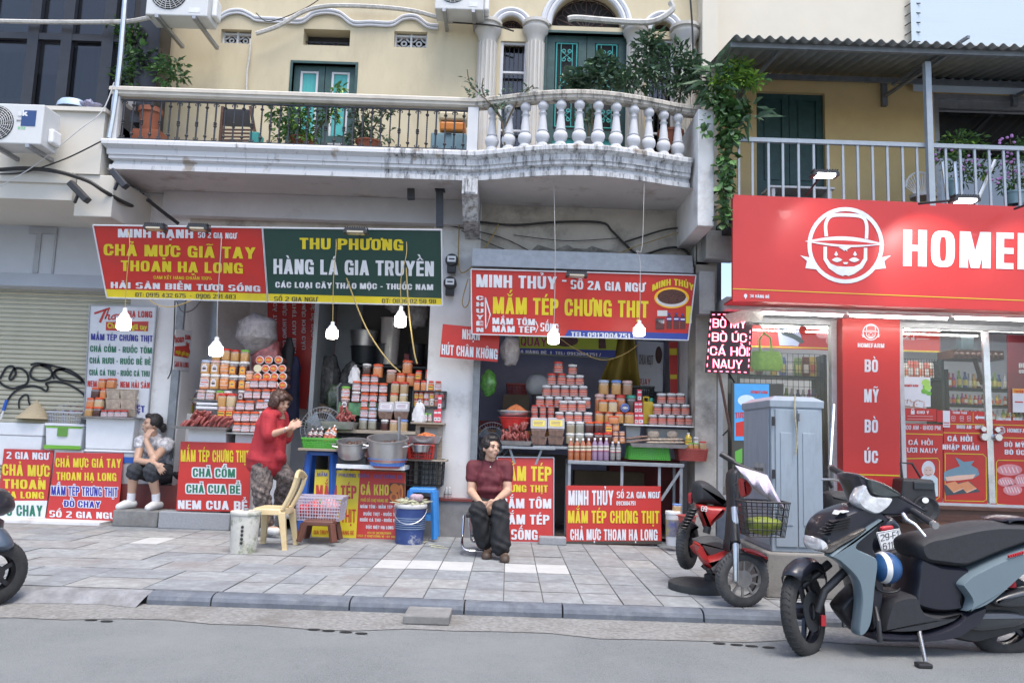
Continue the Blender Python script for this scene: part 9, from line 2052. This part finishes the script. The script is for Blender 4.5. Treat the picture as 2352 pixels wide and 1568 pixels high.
for x,y0,y1,w,lb,m in((652,775,960,30,'black raincoat hung beside the red banner',mat('black_coat',(.02,.02,.025),.6,var=.4,scale=10)),(668,818,985,28,'navy jacket hung beside the black raincoat',mat('navy_coat',(.015,.02,.06),.7,var=.4,scale=10))):
 k=9.9/F;c=px(x,y1,9.9);h=(y1-y0)*k;b=MB();b.lathe([(w*.6*k,0),(w*.55*k,h*.5),(w*.4*k,h*.85),(w*.12*k,h)],c,14,sy=.5);[p.__setattr__('x',p.x+.02*math.sin(i*2.1))for i,p in enumerate(b.v)];one(b,'hung_coat',m,lb,'coat')
def fan(x,y,r,Y,label):
 c=px(x,y,Y);r=r*Y/F;t=T('electric_fan',label,'fan',c);b=MB()
 for j in range(40):a=j*math.pi/20;b.tube([c+V((r*.2*math.cos(a),-.06,r*.2*math.sin(a))),c+V((r*.8*math.cos(a),-.045,r*.8*math.sin(a))),c+V((r*math.cos(a),0,r*math.sin(a)))],.003,4)
 for q in(.45,.75,1):b.tube([c+V((r*q*math.cos(j*.2),-.05 if q<1 else 0,r*q*math.sin(j*.2)))for j in range(31)],.005,5)
 b.build('wire_guard',m_grey,t);b=MB()
 for j in range(4):a=j*math.pi/2+.4;b.add([c+V((0,.0,0)),c+V((r*.85*math.cos(a),.02,r*.85*math.sin(a))),c+V((r*.85*math.cos(a+.8),-.02,r*.85*math.sin(a+.8)))],[(0,1,2)])
 o=b.build('blade',mat('fan_blade',(.22,.27,.32),.4),t);o.modifiers.new('thick','SOLIDIFY').thickness=.004;b=MB();b.ball(c,(r*.2,.06,r*.2),10);b.build('hub',m_grey,t)
fan(740,985,50,9.15,'grey wire guarded fan beside the lime green basket');fan(1130,1012,42,9.6,'grey fan behind the head of the woman in maroon')
sign('banner','lime and blue banner hung at the back of the second shop','banner',[(1190,762),(1420,768),(1412,823),(1196,812)],9.9,9.9,6,th=.01,extra=[flat((.36,.42,.03)),flat((.03,.05,.25)),flat((.30,.02,.10)),brown],zones=[(7,[(1190,799),(1416,804),(1412,822),(1196,811)])],texts=[('QUAY',(1196,793),(1256,796),20,8,{}),('34 HÀNG BÈ  I  TEL: 0913004751 /',(1188,810),(1380,818),7,W_,dict(b=.4))],draw=lambda b,p:(quadpx(b,p,disc(1300,782,28,14,16),.004,9),quadpx(b,p,[(1375,772),(1390,772),(1392,800),(1375,800)],.004,9)))
sign('banner','white banner with dark lettering inside the second shop wall','banner',[(1464,782),(1524,786),(1522,900),(1466,896)],10.3,10.3,W_,th=.01,extra=[brown],texts=[('CHUA NGỌT',(1468,836),(1500,838),22,D_,{}),('QUAY',(1466,882),(1494,884),14,R_,{})],draw=lambda b,p:quadpx(b,p,disc(1513,815,8,20,14),.004,6));sign('banner','narrow red and yellow banner beside the white one inside the second shop','banner',[(1536,784),(1556,785),(1556,910),(1540,908)],9.9,9.9,R_,th=.01,zones=[(Y_,[(1538,800),(1555,800),(1555,815),(1538,815)]),(Y_,[(1539,860),(1555,860),(1555,870),(1539,870)])])
b=MB();n=14;tp_,bt2=[],[]
for i in range(n+1):s=i/n;tp_.append(px(1418+40*s,775+4*s,9.9+.06*math.sin(s*11)));bt2.append(px(1372+100*s,890+4*s,9.95+.10*math.sin(s*11)))
b.add(tp_+bt2,[(i,i+1,n+2+i,n+1+i)for i in range(n)],True);o=one(b,'mustard_tarp',mat('mustard_cloth',(.26,.19,.035),.7,var=.12),'mustard yellow tarpaulin draped at the back of the second shop','tarpaulin');o.modifiers.new('thick','SOLIDIFY').thickness=.006
lump(ID,1122,880,36,62,9.5,mat('green_veg_bag',(.10,.30,.06),.25,var=.6,scale=14,bump=.5,coat=.5),'plastic_bag','hanging bag of green vegetables by the red hanging sign','plastic bag',41);lump(ID,1172,805,48,70,9.3,m_bagc,'plastic_bag','clear crumpled bag hung beside the red hanging sign','plastic bag',42)
b=MB();c=px(1235,885,10.2);b.ball(c,(.16,.03,.16),14);one(b,'pot_cover',m_grey,'round grey pot cover leaning behind the white-lidded jar pyramid','pot cover')
for x0,y0,x1,y1,Y,lb in((1155,905,1215,960,10.0,'brown cardboard box behind the bowl of shrimp'),(1225,905,1290,1000,10.1,'dark cardboard box behind the jar pyramid'),(1100,965,1150,985,9.9,'flat red box stack by the fan'),(1320,1080,1480,1120,9.6,'dark crate of bottles under the metal table'),(1400,1050,1560,1180,9.8,'large dark box under the metal table'),(1150,1040,1300,1200,9.7,'dark box behind the tall red price board')):bx('storage_box','box',lb,x0,y0,x1,y1,Y,.3,mat('box_%d'%(x0%3),((.10,.075,.05),(.06,.05,.045),(.14,.03,.03))[x0%3 if y0<1000 else 1],.8,var=.2,scale=6),.004)
b=MB();a,e=px(1090,985,9.85),px(1290,990,9.85);b.box(a.x,e.x,9.85,10.3,a.z-.05,a.z);one(b,'shelf_board',mat('orange_board',(.34,.15,.03),.6,var=.15),'orange brown board behind the fan in the second shop','shelf board')
foambox(ZD,935,1000,1600,1200,9.25,'white foam box with a blue printed rim behind the dried squid',.3,.1,band=(flat((.03,.06,.3)),((.92,1.0),)));foambox(ZD,610,985,880,1240,9.22,'white foam sheet behind the dried fish',.1,0)
random.seed(31)
for i in range(16):lump(ZD,700+(i%8)*28+random.uniform(-8,8),1235-(i//8)*55-(i%8)*4,150,36,8.98+.02*(i//8),mat('dried_fish',(.20,.125,.10),.5,var=.4,scale=30),'dried_fish','brown dried fish packet in the pile beside the foam sheet','dried fish',100+i,'dried fish on the grey tray',.5,8)
for i in range(18):lump(ZD,970+(i%9)*60+random.uniform(-15,15),1240-(i//9)*45,120,40,8.98+.03*(i//9),mat('dried_squid',(.40,.32,.25),.4,var=.35,scale=25),'dried_squid','pale flat packet of dried squid on the grey tray','dried squid',130+i,'dried squid on the grey tray',.5,8)
for i,x in enumerate((1050,1330)):lump(ZD,x,1120,190-i*20,130,9.1,MATS['dried_squid'],'dried_squid','round %s dried squid packet standing against the foam box'%('pinkish','netted')[i],'dried squid',150+i,None,.25,12)
bottle(1572,1095,1335,100,8.95,ZD,(.62,.42,.03),'yellow sauce bottle at the end of the metal table',None,'white',(.66,.5,.05));bottle(1685,1135,1260,85,9.02,ZD,(.66,.66,.66),'white pump bottle at the end of the metal table',None,'white',(.66,.66,.66))
row(ZD,8.93,'the dusty red basket','jars in the dusty red basket',[(1600,1245,1345,82,'green','floss',None),(1685,1248,1345,82,'green','floss',None),(1790,1225,1345,110,'red','tan',None)])
bx('counter','counter','beige counter at the inner wall of the first stall, behind the seated woman',394,948,462,1185,9.72,.5,m_pill)
for i,(x,c_)in enumerate(((408,(.3,.12,.08)),(420,(.2,.2,.22)),(436,(.5,.45,.04)),(448,(.12,.1,.1)))):bottle(x,905-i%2*10,950,12,9.85,ID,c_,'%s bottle from the jamb on the beige counter'%ORD[i],'bottles on the beige counter',lab=(.5,.48,.44))
for i in range(5):
 c=px(2103,8+i*22,9.12);b=MB();b.tube([c+V((.06,.0,0)),c+V((-.03,.05,.03)),c+V((-.09,.09,.0))],.007,5);one(b,'tarpaulin_tie',m_cab2,'short dark tie at the edge of the pale blue tarpaulin','tie','ties of the pale blue tarpaulin')
